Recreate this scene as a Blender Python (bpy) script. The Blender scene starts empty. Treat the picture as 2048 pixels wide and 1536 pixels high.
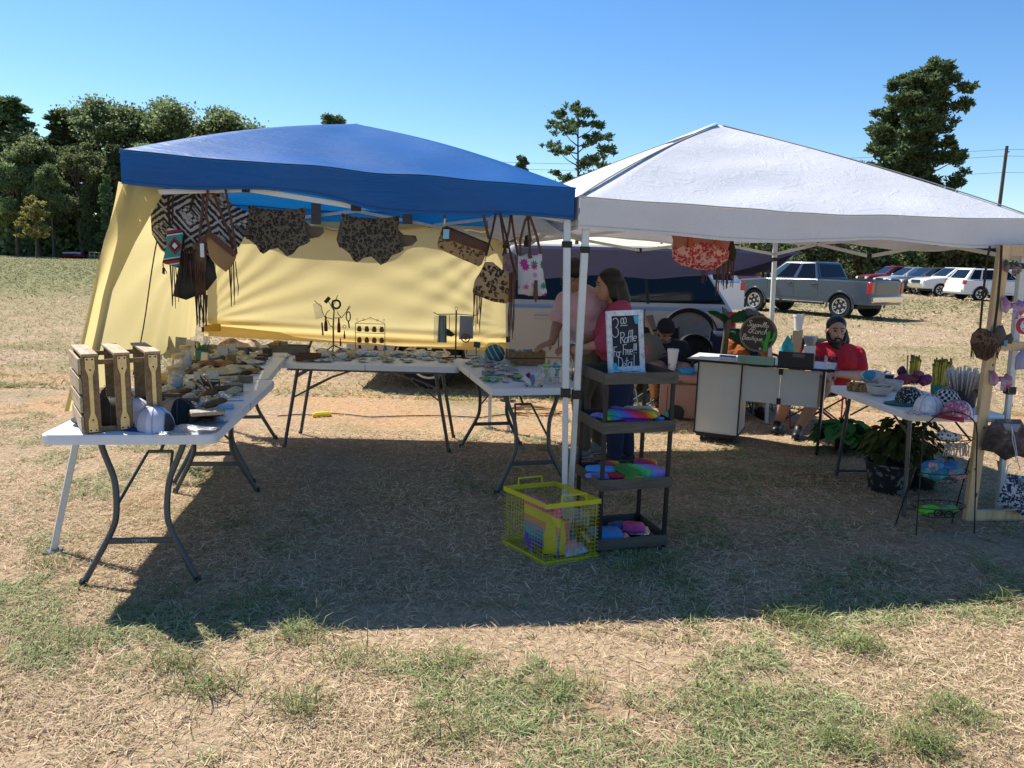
import bpy, bmesh, math, random
import numpy as np
from mathutils import Vector as V, Matrix as MX, noise as mn
from mathutils.geometry import delaunay_2d_cdt
R=math.radians; PI=math.pi
random.seed(7)
S=bpy.context.scene; C=S.collection
# ---------------------------------------------------------------- camera model (used to find where things stand)
F=1539.; ROLL=R(1.6); PITCH=math.atan(253/1539); H=1.6
def ray(u,v):
    x=(u-1024)/F; y=-(v-768)/F
    c,s=math.cos(ROLL),math.sin(ROLL); a=c*x-s*y; b=s*x+c*y
    cp,sp=math.cos(PITCH),math.sin(PITCH)
    return V((a,cp+b*sp,-sp+b*cp))
def G(u,v,z=0):
    r=ray(u,v); return V((0,0,H))+r*((z-H)/r.z)
def Yd(u,v,y):
    r=ray(u,v); return V((0,0,H))+r*(y/r.y)
def onplane(u,v,p,d):
    """pixel -> (s,t) on the vertical plane through p with horizontal direction d"""
    d=V((d[0],d[1],0)).normalized(); n=V((-d.y,d.x,0)); r=ray(u,v); o=V((0,0,H))
    q=o+r*((V(p)-o).dot(n)/r.dot(n)); w=q-V(p); return (w.dot(d),w.z)
# ---------------------------------------------------------------- materials
class NT:
    def __init__(s,m):
        m.use_nodes=True; s.t=m.node_tree; s.t.nodes.clear()
        s.out=s.n('ShaderNodeOutputMaterial')
    def n(s,ty,ins={},**kw):
        nd=s.t.nodes.new(ty)
        for k,v in kw.items(): setattr(nd,k,v)
        for k,v in ins.items(): s.set(nd.inputs[k],v)
        return nd
    def set(s,sock,v):
        if isinstance(v,bpy.types.NodeSocket): s.t.links.new(v,sock)
        elif v is not None:
            if hasattr(sock.default_value,'__len__') and not hasattr(v,'__len__'): v=(v,)*len(sock.default_value)
            if hasattr(v,'__len__') and sock.type=='RGBA' and len(v)==3: v=(*v,1)
            sock.default_value=v
    def m(s,op,a,b=None,c=None,clamp=False):
        nd=s.n('ShaderNodeMath',operation=op,use_clamp=clamp)
        for i,x in enumerate((a,b,c)):
            if x is not None: s.set(nd.inputs[i],x)
        return nd.outputs[0]
    def coord(s,kind='Object',scale=(1,1,1)):
        tc=s.n('ShaderNodeTexCoord'); mp=s.n('ShaderNodeMapping',{'Vector':tc.outputs[kind],'Scale':scale}); return mp.outputs[0]
    def geo(s): return s.n('ShaderNodeNewGeometry')
    def noise(s,co,scale,detail=3,rough=.55,dist=0):
        return s.n('ShaderNodeTexNoise',{'Vector':co,'Scale':scale,'Detail':detail,'Roughness':rough,'Distortion':dist}).outputs[0]
    def mix(s,f,a,b):
        nd=s.n('ShaderNodeMix',data_type='RGBA'); s.set(nd.inputs[0],f); s.set(nd.inputs[6],a); s.set(nd.inputs[7],b); return nd.outputs[2]
    def ramp(s,f,stops,interp='LINEAR'):
        nd=s.n('ShaderNodeValToRGB',{0:f}); cr=nd.color_ramp; cr.interpolation=interp
        while len(cr.elements)<len(stops): cr.elements.new(.5)
        for e,(p,c) in zip(cr.elements,stops):
            e.position=p; e.color=(*c,1) if hasattr(c,'__len__') else (c,c,c,1)
        return nd.outputs[0]
    def step(s,x,a,b):
        nd=s.n('ShaderNodeMapRange',{0:x,1:a,2:b},interpolation_type='SMOOTHSTEP'); return nd.outputs[0]
    def sep(s,co): return s.n('ShaderNodeSeparateXYZ',{0:co}).outputs
    def bump(s,h,strength=.3,dist=.01): return s.n('ShaderNodeBump',{'Height':h,'Strength':strength,'Distance':dist}).outputs[0]
    def surf(s,sh): s.t.links.new(sh,s.out.inputs[0])
    def pbsdf(s,col,rough=.6,metal=0,nrm=None,spec=.5,**kw):
        nd=s.n('ShaderNodeBsdfPrincipled',{'Base Color':col,'Roughness':rough,'Metallic':metal,'Specular IOR Level':spec})
        if nrm is not None: s.set(nd.inputs['Normal'],nrm)
        for k,v in kw.items(): s.set(nd.inputs[k.replace('_',' ')],v)
        return nd.outputs[0]
    def trans(s,sh,col,f,nrm=None):
        tr=s.n('ShaderNodeBsdfTranslucent',{'Color':col})
        if nrm is not None: s.set(tr.inputs['Normal'],nrm)
        return s.n('ShaderNodeMixShader',{0:f,1:sh,2:tr.outputs[0]}).outputs[0]
MATS={}
def mat(name,col,rough=.6,metal=0,var=.14,vs=7,bump=.12,bs=70,bd=.004,trans=0,tcol=None,spec=.4,pat=None,rv=.25,co='Object',cs=(1,1,1),**kw):
    if name in MATS: return MATS[name]
    m=bpy.data.materials.new(name); t=NT(m); c=t.coord(co,cs)
    if pat: base=pat(t,c)
    else: base=col
    n=t.noise(c,vs,4)
    k=t.ramp(n,[(.25,1-var),(.75,1+var)])
    mu=t.n('ShaderNodeMix',data_type='RGBA',blend_type='MULTIPLY'); t.set(mu.inputs[0],1.); t.set(mu.inputs[6],base if pat else (*col,1)); t.set(mu.inputs[7],k)
    colr=mu.outputs[2]
    nr=t.bump(t.noise(c,bs,3),bump,bd) if bump else None
    rr=t.m('MULTIPLY_ADD',n,rv,rough-rv*.48,clamp=True)
    sh=t.pbsdf(colr,rr,metal,nr,spec,**kw)
    if trans: sh=t.trans(sh,tcol or colr,trans,nr)
    t.surf(sh); MATS[name]=m; return m
def leopard(base,dark,mid,scale,ring=(.16,.2,.40,.46)):
    def f(t,c):
        d=t.noise(c,scale*.9,2); cc=t.n('ShaderNodeVectorMath',{0:c,1:t.n('ShaderNodeCombineXYZ',{0:t.m('MULTIPLY',d,.7/scale),1:0.,2:t.m('MULTIPLY',t.noise(c,scale*1.3,1),.7/scale)}).outputs[0]},operation='ADD').outputs[0]
        v=t.n('ShaderNodeTexVoronoi',{'Vector':cc,'Scale':scale,'Randomness':.75}).outputs['Distance']
        br=t.step(t.noise(c,scale*2.2,1),.36,.46)
        a,b,c2,d2=ring
        rg=t.m('MULTIPLY',t.m('MULTIPLY',t.step(v,a,b),t.step(v,d2,c2)),br)
        return t.mix(rg,t.mix(t.step(v,b,a),base,mid),dark)
    return f
def planks(c1,c2,ax=0,sc=14):
    def f(t,c):
        s=[3,3,3]; s[ax]=.35
        mp=t.n('ShaderNodeMapping',{'Vector':c,'Scale':s}).outputs[0]
        g=t.noise(mp,sc,5,.6,1.2); return t.ramp(g,[(.3,c1),(.7,c2)])
    return f
# ---------------------------------------------------------------- mesh builder
class MB:
    def __init__(s): s.v=[]; s.f=[]; s.mi=[]; s.k=0
    def add(s,vs,fs,T=None):
        b=len(s.v)
        if T is not None: vs=[T@V(p) for p in vs]
        s.v.extend([tuple(p) for p in vs]); s.f.extend([tuple(i+b for i in f) for f in fs]); s.mi.extend([s.k]*len(fs)); return s
    def box(s,c,d,rz=0,T=None,rot=None):
        x,y,z=d[0]/2,d[1]/2,d[2]/2
        vs=[V(p) for p in ((-x,-y,-z),(x,-y,-z),(x,y,-z),(-x,y,-z),(-x,-y,z),(x,-y,z),(x,y,z),(-x,y,z))]
        m=(rot if rot is not None else MX.Rotation(rz,3,'Z')); vs=[m@p+V(c) for p in vs]
        return s.add(vs,[(0,3,2,1),(4,5,6,7),(0,1,5,4),(1,2,6,5),(2,3,7,6),(3,0,4,7)],T)
    def tube(s,pts,r,n=8,cap=True,T=None,flat=1):
        pts=[V(p) for p in pts]; L=len(pts); vs=[]; fs=[]
        up=None
        for i,p in enumerate(pts):
            t=(pts[min(i+1,L-1)]-pts[max(i-1,0)])
            t=t.normalized() if t.length>1e-9 else V((0,0,1))
            if up is None:
                up=V((0,0,1)) if abs(t.z)<.9 else V((1,0,0))
            a=t.cross(up)
            a=a.normalized() if a.length>1e-6 else t.orthogonal().normalized()
            b=a.cross(t).normalized(); up=b
            rr=r[i] if hasattr(r,'__len__') else r
            for k in range(n):
                an=2*PI*(k+.5)/n; vs.append(p+a*math.cos(an)*rr+b*math.sin(an)*rr*flat)
        for i in range(L-1):
            for k in range(n):
                k2=(k+1)%n; fs.append((i*n+k,i*n+k2,(i+1)*n+k2,(i+1)*n+k))
        if cap: fs.append(tuple(range(n-1,-1,-1))); fs.append(tuple((L-1)*n+k for k in range(n)))
        return s.add(vs,fs,T)
    def bar(s,a,b,w,h,T=None,up=(0,0,1)):
        a,b=V(a),V(b); t=(b-a).normalized(); u=V(up)
        if abs(t.dot(u))>.98: u=V((0,1,0))
        x=t.cross(u).normalized(); y=x.cross(t).normalized(); vs=[]
        for p in (a,b):
            for i,j in ((-1,-1),(1,-1),(1,1),(-1,1)): vs.append(p+x*i*w/2+y*j*h/2)
        return s.add(vs,[(0,3,2,1),(4,5,6,7),(0,1,5,4),(1,2,6,5),(2,3,7,6),(3,0,4,7)],T)
    def lathe(s,prof,c=(0,0,0),n=20,T=None,sx=1,sy=1):
        c=V(c); vs=[]; fs=[]; L=len(prof)
        for r,z in prof:
            for k in range(n):
                a=2*PI*k/n; vs.append(c+V((r*math.cos(a)*sx,r*math.sin(a)*sy,z)))
        for i in range(L-1):
            for k in range(n):
                k2=(k+1)%n; fs.append((i*n+k,i*n+k2,(i+1)*n+k2,(i+1)*n+k))
        if prof[0][0]>1e-5: fs.append(tuple(range(n-1,-1,-1)))
        if prof[-1][0]>1e-5: fs.append(tuple((L-1)*n+k for k in range(n)))
        return s.add(vs,fs,T)
    def ell(s,c,r,n=14,m=9,T=None,rot=None):
        vs=[];fs=[]; c=V(c)
        for i in range(m+1):
            th=PI*i/m
            for k in range(n):
                a=2*PI*k/n; p=V((r[0]*math.sin(th)*math.cos(a),r[1]*math.sin(th)*math.sin(a),r[2]*math.cos(th)))
                vs.append((rot@p if rot is not None else p)+c)
        for i in range(m):
            for k in range(n):
                k2=(k+1)%n; fs.append((i*n+k,(i+1)*n+k,(i+1)*n+k2,i*n+k2))
        return s.add(vs,fs,T)
    def prism(s,pts,T,th,y0=0):
        """outline in local (x,z), extruded along local y"""
        n=len(pts); vs=[(p[0],y0,p[1]) for p in pts]+[(p[0],y0+th,p[1]) for p in pts]
        ar=sum(pts[i][0]*pts[(i+1)%n][1]-pts[(i+1)%n][0]*pts[i][1] for i in range(n))
        fs=[tuple(range(n)),tuple(range(2*n-1,n-1,-1))]+[(i,i+n,(i+1)%n+n,(i+1)%n) for i in range(n)]
        if ar<0: fs=[tuple(reversed(f)) for f in fs]
        return s.add(vs,fs,T)
    def grid(s,fn,nu,nv,T=None):
        vs=[fn(i/nu,j/nv) for j in range(nv+1) for i in range(nu+1)]
        fs=[(j*(nu+1)+i,j*(nu+1)+i+1,(j+1)*(nu+1)+i+1,(j+1)*(nu+1)+i) for j in range(nv) for i in range(nu)]
        return s.add(vs,fs,T)
    def puffy(s,pts,th,res=None,T=None,y0=0,wob=0,seed=0,pw=.5,one=False):
        """outline in (x,z); cushion-like solid of thickness th about y=y0"""
        P=[V((p[0],p[1])) for p in pts]; n=len(P)
        xs=[p.x for p in P]; zs=[p.y for p in P]; w=max(max(xs)-min(xs),max(zs)-min(zs)); res=res or w/14
        B=[]
        for i in range(n):
            a,b=P[i],P[(i+1)%n]; k=max(1,int((b-a).length/res))
            B+= [a.lerp(b,j/k) for j in range(k)]
        nb=len(B)
        def dist(q):
            best=9
            for i in range(nb):
                a,b=B[i],B[(i+1)%nb]; d=b-a; t=max(0,min(1,(q-a).dot(d)/max(d.length_squared,1e-12))); best=min(best,(q-a-d*t).length)
            return best
        I=[]; z=min(zs)+res*.5; row=0
        while z<max(zs):
            x=min(xs)+(res*.5 if row%2 else 0)
            while x<max(xs):
                q=V((x,z)); 
                if dist(q)>res*.45: I.append(q)
                x+=res
            z+=res*.87; row+=1
        o=delaunay_2d_cdt(B+I,[],[list(range(nb))],1,1e-6)
        ov,of=o[0],o[2]; mx=0; ds=[]
        for q in ov:
            ds.append(dist(q))
        mx=max(ds+[1e-6])
        vs=[];nn=len(ov)
        for sgn in (-1,1):
            for q,d in zip(ov,ds):
                k=min(1,d/mx)**pw if d>1e-6 else 0
                wv=wob*(mn.noise(V((q.x*9,q.y*9,seed)))) if wob else 0
                vs.append((q.x,y0+sgn*th/2*k*(1 if not one or sgn<0 else .1)+wv+ (0 if k else 0),q.y))
        fs=[]
        for f in of:
            a=sum(ov[f[i]].x*ov[f[(i+1)%len(f)]].y-ov[f[(i+1)%len(f)]].x*ov[f[i]].y for i in range(len(f)))
            f=list(f) if a>0 else list(reversed(f))
            fs.append(tuple(f)); fs.append(tuple(i+nn for i in reversed(f)))
        return s.add(vs,fs,T)
    def build(s,name,mats,parent=None,loc=None,smooth=True,ang=40,bev=0,seg=2,merge=False,rz=0):
        me=bpy.data.meshes.new(name); me.from_pydata(s.v,[],s.f)
        for m in (mats if isinstance(mats,(list,tuple)) else [mats]): me.materials.append(m)
        me.polygons.foreach_set('material_index',s.mi)
        if merge:
            b=bmesh.new(); b.from_mesh(me); bmesh.ops.remove_doubles(b,verts=b.verts,dist=1e-5); bmesh.ops.recalc_face_normals(b,faces=b.faces); b.to_mesh(me); b.free()
        me.update()
        if smooth:
            me.polygons.foreach_set('use_smooth',[True]*len(me.polygons)); me.set_sharp_from_angle(angle=R(ang))
        o=bpy.data.objects.new(name,me); C.objects.link(o)
        if parent is not None: o.parent=parent
        if loc is not None: o.location=loc
        o.rotation_euler.z=rz
        if bev:
            md=o.modifiers.new('bevel','BEVEL'); md.width=bev; md.segments=seg; md.limit_method='ANGLE'; md.angle_limit=R(45)
        return o
def tag(o,label=None,cat=None,group=None,kind=None):
    if label: o['label']=label
    if cat: o['category']=cat
    if group: o['group']=group
    if kind: o['kind']=kind
    return o
def thing(name,label,cat,loc=(0,0,0),rz=0,group=None):
    o=bpy.data.objects.new(name,None); C.objects.link(o); o.location=loc; o.rotation_euler=(0,0,rz); o.empty_display_size=.1
    return tag(o,label,cat,group)
def dup(root,loc,rz=0,label=None,sc=None):
    r=root.copy(); C.objects.link(r); r.location=loc; r.rotation_euler=(0,0,rz)
    if sc: r.scale=sc if hasattr(sc,'__len__') else (sc,)*3
    if label: r['label']=label
    for ch in list(root.children):
        c=ch.copy(); C.objects.link(c); c.parent=r
        for g in list(ch.children):
            d=g.copy(); C.objects.link(d); d.parent=c
    return r
def np_mesh(name,verts,faces,mats,smooth=False):
    """verts (n,3), faces (m,k) numpy -> mesh"""
    me=bpy.data.meshes.new(name); k=faces.shape[1]; m=len(faces)
    me.vertices.add(len(verts)); me.vertices.foreach_set('co',verts.astype(np.float32).ravel())
    me.loops.add(m*k); me.loops.foreach_set('vertex_index',faces.astype(np.int32).ravel())
    me.polygons.add(m); me.polygons.foreach_set('loop_start',np.arange(0,m*k,k,dtype=np.int32))
    if smooth: me.polygons.foreach_set('use_smooth',np.ones(m,dtype=bool))
    for x in mats: me.materials.append(x)
    me.update(calc_edges=True); return me
def link(name,me,parent=None,loc=None,rz=0,sc=None):
    o=bpy.data.objects.new(name,me); C.objects.link(o)
    if parent is not None: o.parent=parent
    if loc is not None: o.location=loc
    o.rotation_euler.z=rz
    if sc: o.scale=sc
    return o
def text_mesh(name,body,size,m,parent,T,depth=.001,shear=0,align='CENTER'):
    cu=bpy.data.curves.new(name,'FONT'); cu.body=body; cu.size=size; cu.extrude=depth; cu.shear=shear; cu.align_x=align; cu.align_y='CENTER'
    o=bpy.data.objects.new(name,cu); C.objects.link(o)
    me=bpy.data.meshes.new_from_object(o.evaluated_get(bpy.context.evaluated_depsgraph_get())); bpy.data.objects.remove(o)
    me.materials.clear(); me.materials.append(m); me.transform(T); me.name=name
    return link(name,me,parent)
# text lies in local xy -> stand it up facing -y
STAND=MX.Rotation(R(90),4,'X')
def lerp(a,b,t): return a+(b-a)*t
# ---------------------------------------------------------------- common materials
def flat(name,col,rough=.6,**k): return mat(name,col,rough,**k)
WHITE_PLASTIC=mat('white_plastic',(.72,.73,.74),.42,var=.05,bump=.25,bs=260,bd=.002)
GREY_STEEL=mat('grey_steel',(.085,.09,.092),.38,.3,var=.1,bump=.05)
WHITE_STEEL=mat('white_steel',(.62,.64,.63),.35,.1,var=.08,bump=.04)
BLACK=mat('black_plastic',(.012,.012,.013),.45,var=.1)
BLACKM=mat('black_metal',(.02,.018,.016),.42,.4,var=.1)
LEATHER=mat('brown_leather',(.085,.030,.014),.55,var=.25,vs=18,bump=.3,bs=120)
DKLEATHER=mat('dark_brown_suede',(.035,.015,.009),.8,var=.25,bump=.25,bs=160)
WOODD=mat('brown_wood',(.2,.12,.05),.65,pat=planks((.15,.085,.032),(.31,.20,.095),1),var=.15,bump=.3,bs=45)
WOODL=mat('grey_wood',(.3,.24,.16),.7,pat=planks((.30,.215,.125),(.54,.42,.28),1),var=.15,bump=.3,bs=45)
PINE=mat('pine_board',(.62,.42,.22),.55,pat=planks((.52,.34,.16),(.72,.52,.3),2,9),var=.08,bump=.15,bs=40)
BRASS=mat('brass',(.62,.5,.27),.38,.75,var=.2,vs=30,bump=.1)
# ================================================================ world, sun, camera
SUNV=V((-.60,.48,1)).normalized()
w=bpy.data.worlds.new('World'); S.world=w; w.use_nodes=True; nt=w.node_tree; nt.nodes.clear()
sky=nt.nodes.new('ShaderNodeTexSky'); sky.sky_type='NISHITA'; sky.sun_disc=False
sky.sun_elevation=math.asin(SUNV.z); sky.sun_rotation=math.atan2(SUNV.x,SUNV.y); sky.air_density=1.0; sky.dust_density=.15; sky.ozone_density=3.5; sky.altitude=100
bg=nt.nodes.new('ShaderNodeBackground'); bg.inputs[1].default_value=.105
ou=nt.nodes.new('ShaderNodeOutputWorld'); hs=nt.nodes.new('ShaderNodeHueSaturation'); hs.inputs['Saturation'].default_value=1.24; hs.inputs['Hue'].default_value=.503; nt.links.new(sky.outputs[0],hs.inputs['Color']); nt.links.new(hs.outputs[0],bg.inputs[0]); nt.links.new(bg.outputs[0],ou.inputs[0])
ld=bpy.data.lights.new('sun','SUN'); ld.energy=5.; ld.angle=R(.53); ld.color=(1,.96,.89)
lo=bpy.data.objects.new('sun',ld); C.objects.link(lo); lo.rotation_euler=(-SUNV).to_track_quat('-Z','Y').to_euler(); lo.location=(-20,16,30)
cd=bpy.data.cameras.new('camera'); cd.sensor_width=36; cd.lens=36*F/2048; cd.clip_end=3000; cd.clip_start=.05
co=bpy.data.objects.new('camera',cd); C.objects.link(co); co.location=(0,0,H)
co.rotation_mode='QUATERNION'
fw=V((0,math.cos(PITCH),-math.sin(PITCH))); up0=V((0,math.sin(PITCH),math.cos(PITCH))); rt0=V((1,0,0))
c_,s_=math.cos(ROLL),math.sin(ROLL); rt=rt0*c_+up0*s_; up=-rt0*s_+up0*c_
co.rotation_quaternion=MX((rt,up,-fw)).transposed().to_quaternion()
S.camera=co
S.view_settings.view_transform='Standard'; S.view_settings.look='None'; S.view_settings.exposure=.68; S.view_settings.gamma=1
S.cycles.max_bounces=8; S.cycles.transparent_max_bounces=12; S.cycles.sample_clamp_indirect=6
# ================================================================ ground
rng=np.random.default_rng(5)
def vnoise(x,y,s,seed=0):
    """smooth value noise, numpy"""
    x=np.asarray(x)*s+seed*17.3; y=np.asarray(y)*s+seed*9.1
    i=np.floor(x).astype(np.int64); j=np.floor(y).astype(np.int64); fx=x-i; fy=y-j; fx=fx*fx*(3-2*fx); fy=fy*fy*(3-2*fy)
    def h(a,b):
        n=np.sin(a*127.1+b*311.7+seed*74.7)*43758.5453; return n-np.floor(n)
    return (h(i,j)*(1-fx)+h(i+1,j)*fx)*(1-fy)+(h(i,j+1)*(1-fx)+h(i+1,j+1)*fx)*fy
def ground_mat():
    m=bpy.data.materials.new('dry_field'); t=NT(m); c=t.coord('Object'); X,Y,Z=t.sep(c)
    big=t.m('ADD',t.m('MULTIPLY',t.noise(c,.09,4),.55),t.m('MULTIPLY',t.noise(c,.33,4,.6),.45)); med=t.noise(c,.8,5,.6); fin=t.noise(c,26,5,.7); 
    st=t.n('ShaderNodeMapping',{'Vector':c,'Scale':(1,1,1),'Rotation':(0,0,.6)}).outputs[0]
    fib=t.noise(st,120,3,.7,2.)
    straw=t.ramp(fin,[(.25,(.13,.078,.046)),(.5,(.29,.19,.115)),(.75,(.52,.39,.25))])
    straw=t.mix(t.step(fib,.45,.7),straw,(.64,.52,.33))
    green=t.ramp(fin,[(.3,(.075,.09,.028)),(.7,(.235,.24,.09))])
    far=t.step(Y,14.,60.)
    gf=t.m('ADD',t.m('MULTIPLY',t.step(med,.5,.68),.45),t.m('MULTIPLY',t.m('MULTIPLY',far,t.step(big,.3,.62)),.55),clamp=True)
    leftg=t.m('MULTIPLY',t.step(X,-3.,-22.),t.step(Y,12.,30.))
    gf=t.m('MAXIMUM',gf,t.m('MULTIPLY',leftg,.72))
    col=t.mix(gf,straw,green)
    dirt=t.ramp(fin,[(.3,(.15,.075,.032)),(.7,(.3,.165,.078))]); orange=t.ramp(fin,[(.3,(.40,.20,.085)),(.7,(.62,.38,.19))])
    bare=t.step(t.noise(c,.55,4,.6),.56,.70); col=t.mix(t.m('MULTIPLY',bare,t.m('MULTIPLY',t.step(Y,40.,9.),.75)),col,dirt)
    # red sandy soil shows where feet and wheels have worn the turf behind the stalls
    band=t.m('MULTIPLY',t.step(Y,6.3,7.6),t.step(Y,10.6,8.6)); wv=t.noise(c,.7,4,.6)
    band=t.m('MULTIPLY',band,t.step(wv,.36,.58)); band=t.m('MULTIPLY',band,t.step(X,9.,5.))
    col=t.mix(t.m('MULTIPLY',band,.6),col,orange)
    road=t.m('MULTIPLY',t.step(Y,98.,100.),t.step(Y,112.,109.)); col=t.mix(t.m('MULTIPLY',road,.75),col,(.5,.36,.24))
    b=t.bump(t.m('ADD',fin,t.m('MULTIPLY',med,3.)),.9,.02)
    t.surf(t.pbsdf(col,.95,0,b,.1)); return m
def ground_h(x,y): return 0
gb=MB(); ys=[-30,0,3,6,12,25,60,120,250,600,1500]; xs=[-1500,-400,-120,-40,-12,0,12,40,120,400,1500]
gb.grid(lambda u,v:(xs[round(u*10)],ys[round(v*10)],0),10,10)
tag(gb.build('ground',ground_mat(),smooth=False),kind='structure')
def blades(name,n,px,py,length,width,tilt,m,cols,seed,curl=.5):
    """n bent grass blades as one mesh; cols = colour per blade"""
    g=np.random.default_rng(seed); a=g.uniform(0,2*np.pi,n); d=np.stack([np.cos(a),np.sin(a)],1)
    pr=np.stack([-d[:,1],d[:,0]],1); e=tilt
    L=length; ce=np.cos(e); se=np.sin(e); e2=e*(1-curl); z0=g.uniform(.001,.012,n)
    P=np.zeros((n,6,3)); w=width/2
    mid=np.stack([d[:,0]*ce*L*.5,d[:,1]*ce*L*.5,se*L*.5],1); tip=mid+np.stack([d[:,0]*np.cos(e2)*L*.5,d[:,1]*np.cos(e2)*L*.5,np.sin(e2)*L*.5],1)
    base=np.stack([px,py,z0],1); tw=g.uniform(-.6,.6,n)*w
    pw=np.stack([pr[:,0]*w,pr[:,1]*w,tw],1)
    P[:,0]=base-pw; P[:,1]=base+pw; P[:,2]=base+mid+pw*.9; P[:,3]=base+mid-pw*.9; P[:,4]=base+tip+pw*.25; P[:,5]=base+tip-pw*.25
    P[:,:,2]=np.maximum(P[:,:,2],.001)
    k=np.arange(n)[:,None]*6
    Fc=np.concatenate([k+np.array([[0,1,2,3]]),k+np.array([[3,2,4,5]])],0)
    me=np_mesh(name,P.reshape(-1,3),Fc,[m])
    at=me.color_attributes.new('tint','FLOAT_COLOR','POINT'); cc=np.ones((n,6,4),np.float32); cc[:,:,:3]=cols[:,None,:]; at.data.foreach_set('color',cc.ravel())
    return link(name,me)
def blade_mat():
    m=bpy.data.materials.new('grass_blade'); t=NT(m); a=t.n('ShaderNodeAttribute',attribute_name='tint').outputs[0]
    sh=t.pbsdf(a,.75,0,None,.25); t.surf(t.trans(sh,a,.28)); return m
BM=blade_mat()
def scatter(n,ymin,ymax,seed,p=1.6):
    g=np.random.default_rng(seed); y=ymin+(ymax-ymin)*g.random(n)**p; hw=y*.72+.5; x=g.uniform(-1,1,n)*hw; return g,x,y
def straw_cols(g,n,x,y):
    a=np.array([.30,.19,.105]); b=np.array([.97,.78,.53]); k=np.clip(g.beta(1.6,1.6,n)*.8+.25*(vnoise(x,y,1.3,2)-.3),0,1)[:,None]
    c=a*(1-k)+b*k; s=g.random(n)<.16; c[s]=np.array([.22,.215,.09])*g.uniform(.7,1.6,(s.sum(),1)); return c
def bare_mask(x,y):
    o=((y>6.9)&(y<9.8)&(vnoise(x,y,.9,8)*.7+vnoise(x,y,4,9)*.3>.36))|(vnoise(x,y,.8,6)*.55+vnoise(x,y,3.1,12)*.3+vnoise(x,y,9,13)*.15>.68)
    return o
g,x,y=scatter(300000,1.45,9.5,11); keep=~(bare_mask(x,y)&(g.random(len(x))<.8))&(g.random(len(x))<.35+1.1*vnoise(x,y,2.6,31)); x,y=x[keep],y[keep]; n=len(x)
tag(blades('dry_grass',n,x,y,g.uniform(.02,.068,n),g.uniform(.0013,.0032,n)*(1+y*.10),np.abs(g.normal(.12,.26,n)),BM,straw_cols(g,n,x,y),21),kind='stuff')
# green tufts
g,x,y=scatter(260000,1.45,10,12,1.5); gm=vnoise(x,y,1.3,3)*.38+vnoise(x,y,3.4,4)*.37+vnoise(x,y,9,41)*.25; keep=(gm>.585+.09*g.random(len(x)))&~(bare_mask(x,y)); x,y=x[keep],y[keep]; n=len(x)
k=g.random((n,1)); gc=np.array([.115,.15,.05])*(1-k)+np.array([.47,.52,.235])*k
tag(blades('green_grass',n,x,y,g.uniform(.025,.075,n),g.uniform(.0018,.0042,n)*(1+y*.07),g.uniform(.05,.8,n),BM,gc,22,.75),kind='stuff')
# taller clumps
cx=[];cy=[]
gt=np.random.default_rng(33)
for (u,v,k) in [(1580,1245,260),(1300,1130,110),(1240,1150,90),(1230,1210,60),(600,1275,120),(1720,1300,160),(1850,1500,260),(1900,1440,160),(350,1330,130),(420,1380,150),(1130,1385,160),(1480,1420,110),(330,1190,90),(900,1330,110),(700,1330,110),(1990,1200,120),(470,1050,60),(1560,965,70),(500,1210,130),(880,1480,160),(140,1290,80),(100,1130,70),(600,1420,120),(1700,1500,150)]:
    p=G(u,v); r=.05+.05*gt.random()
    cx.append(p.x+gt.normal(0,r,k)); cy.append(p.y+gt.normal(0,r*.7,k))
x=np.concatenate(cx); y=np.concatenate(cy); n=len(x); k=gt.random((n,1)); gc=np.array([.08,.11,.03])*(1-k)+np.array([.32,.36,.14])*k
tag(blades('grass_clumps',n,x,y,gt.uniform(.05,.14,n),gt.uniform(.002,.004,n),gt.uniform(.3,1.2,n),BM,gc,23,.8),kind='stuff')
# coarser turf further out
g,x,y=scatter(120000,8.5,40,14,1.7); keep=(g.random(len(x))<np.clip((40-y)/14,0,1))&~(bare_mask(x,y)&(g.random(len(x))<.7)); x,y=x[keep],y[keep]; n=len(x)
cc=straw_cols(g,n,x,y); gg=(vnoise(x,y,.5,7)>.52)|((x<-3)&(vnoise(x,y,.3,5)>.62-.028*(y-8.5)+.2*g.random(n)-.1)); cc[gg]=np.array([.27,.26,.10])*g.uniform(.7,1.5,(gg.sum(),1))
tag(blades('field_grass',n,x,y,g.uniform(.05,.11,n),g.uniform(.006,.012,n)*(.6+y*.05),np.abs(g.normal(.3,.25,n)),BM,cc,24),kind='stuff')

g,x,y=scatter(90000,20,98,16,1.3); keep=g.random(len(x))<np.clip((y-20)/22,0,1); x,y=x[keep],y[keep]; n=len(x); cc=straw_cols(g,n,x,y)*.8; gg=(vnoise(x,y,.12,7)*.6+vnoise(x,y,.4,17)*.4>.50)|((x<-5)&(vnoise(x,y,.2,5)>.22)); cc[gg]=np.array([.15,.16,.055])*g.uniform(.7,1.5,(gg.sum(),1))
tag(blades('far_grass',n,x,y,g.uniform(.10,.20,n),g.uniform(.03,.07,n)*(.5+y*.012),np.abs(g.normal(.35,.2,n)),BM,cc,26),kind='stuff')
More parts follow.
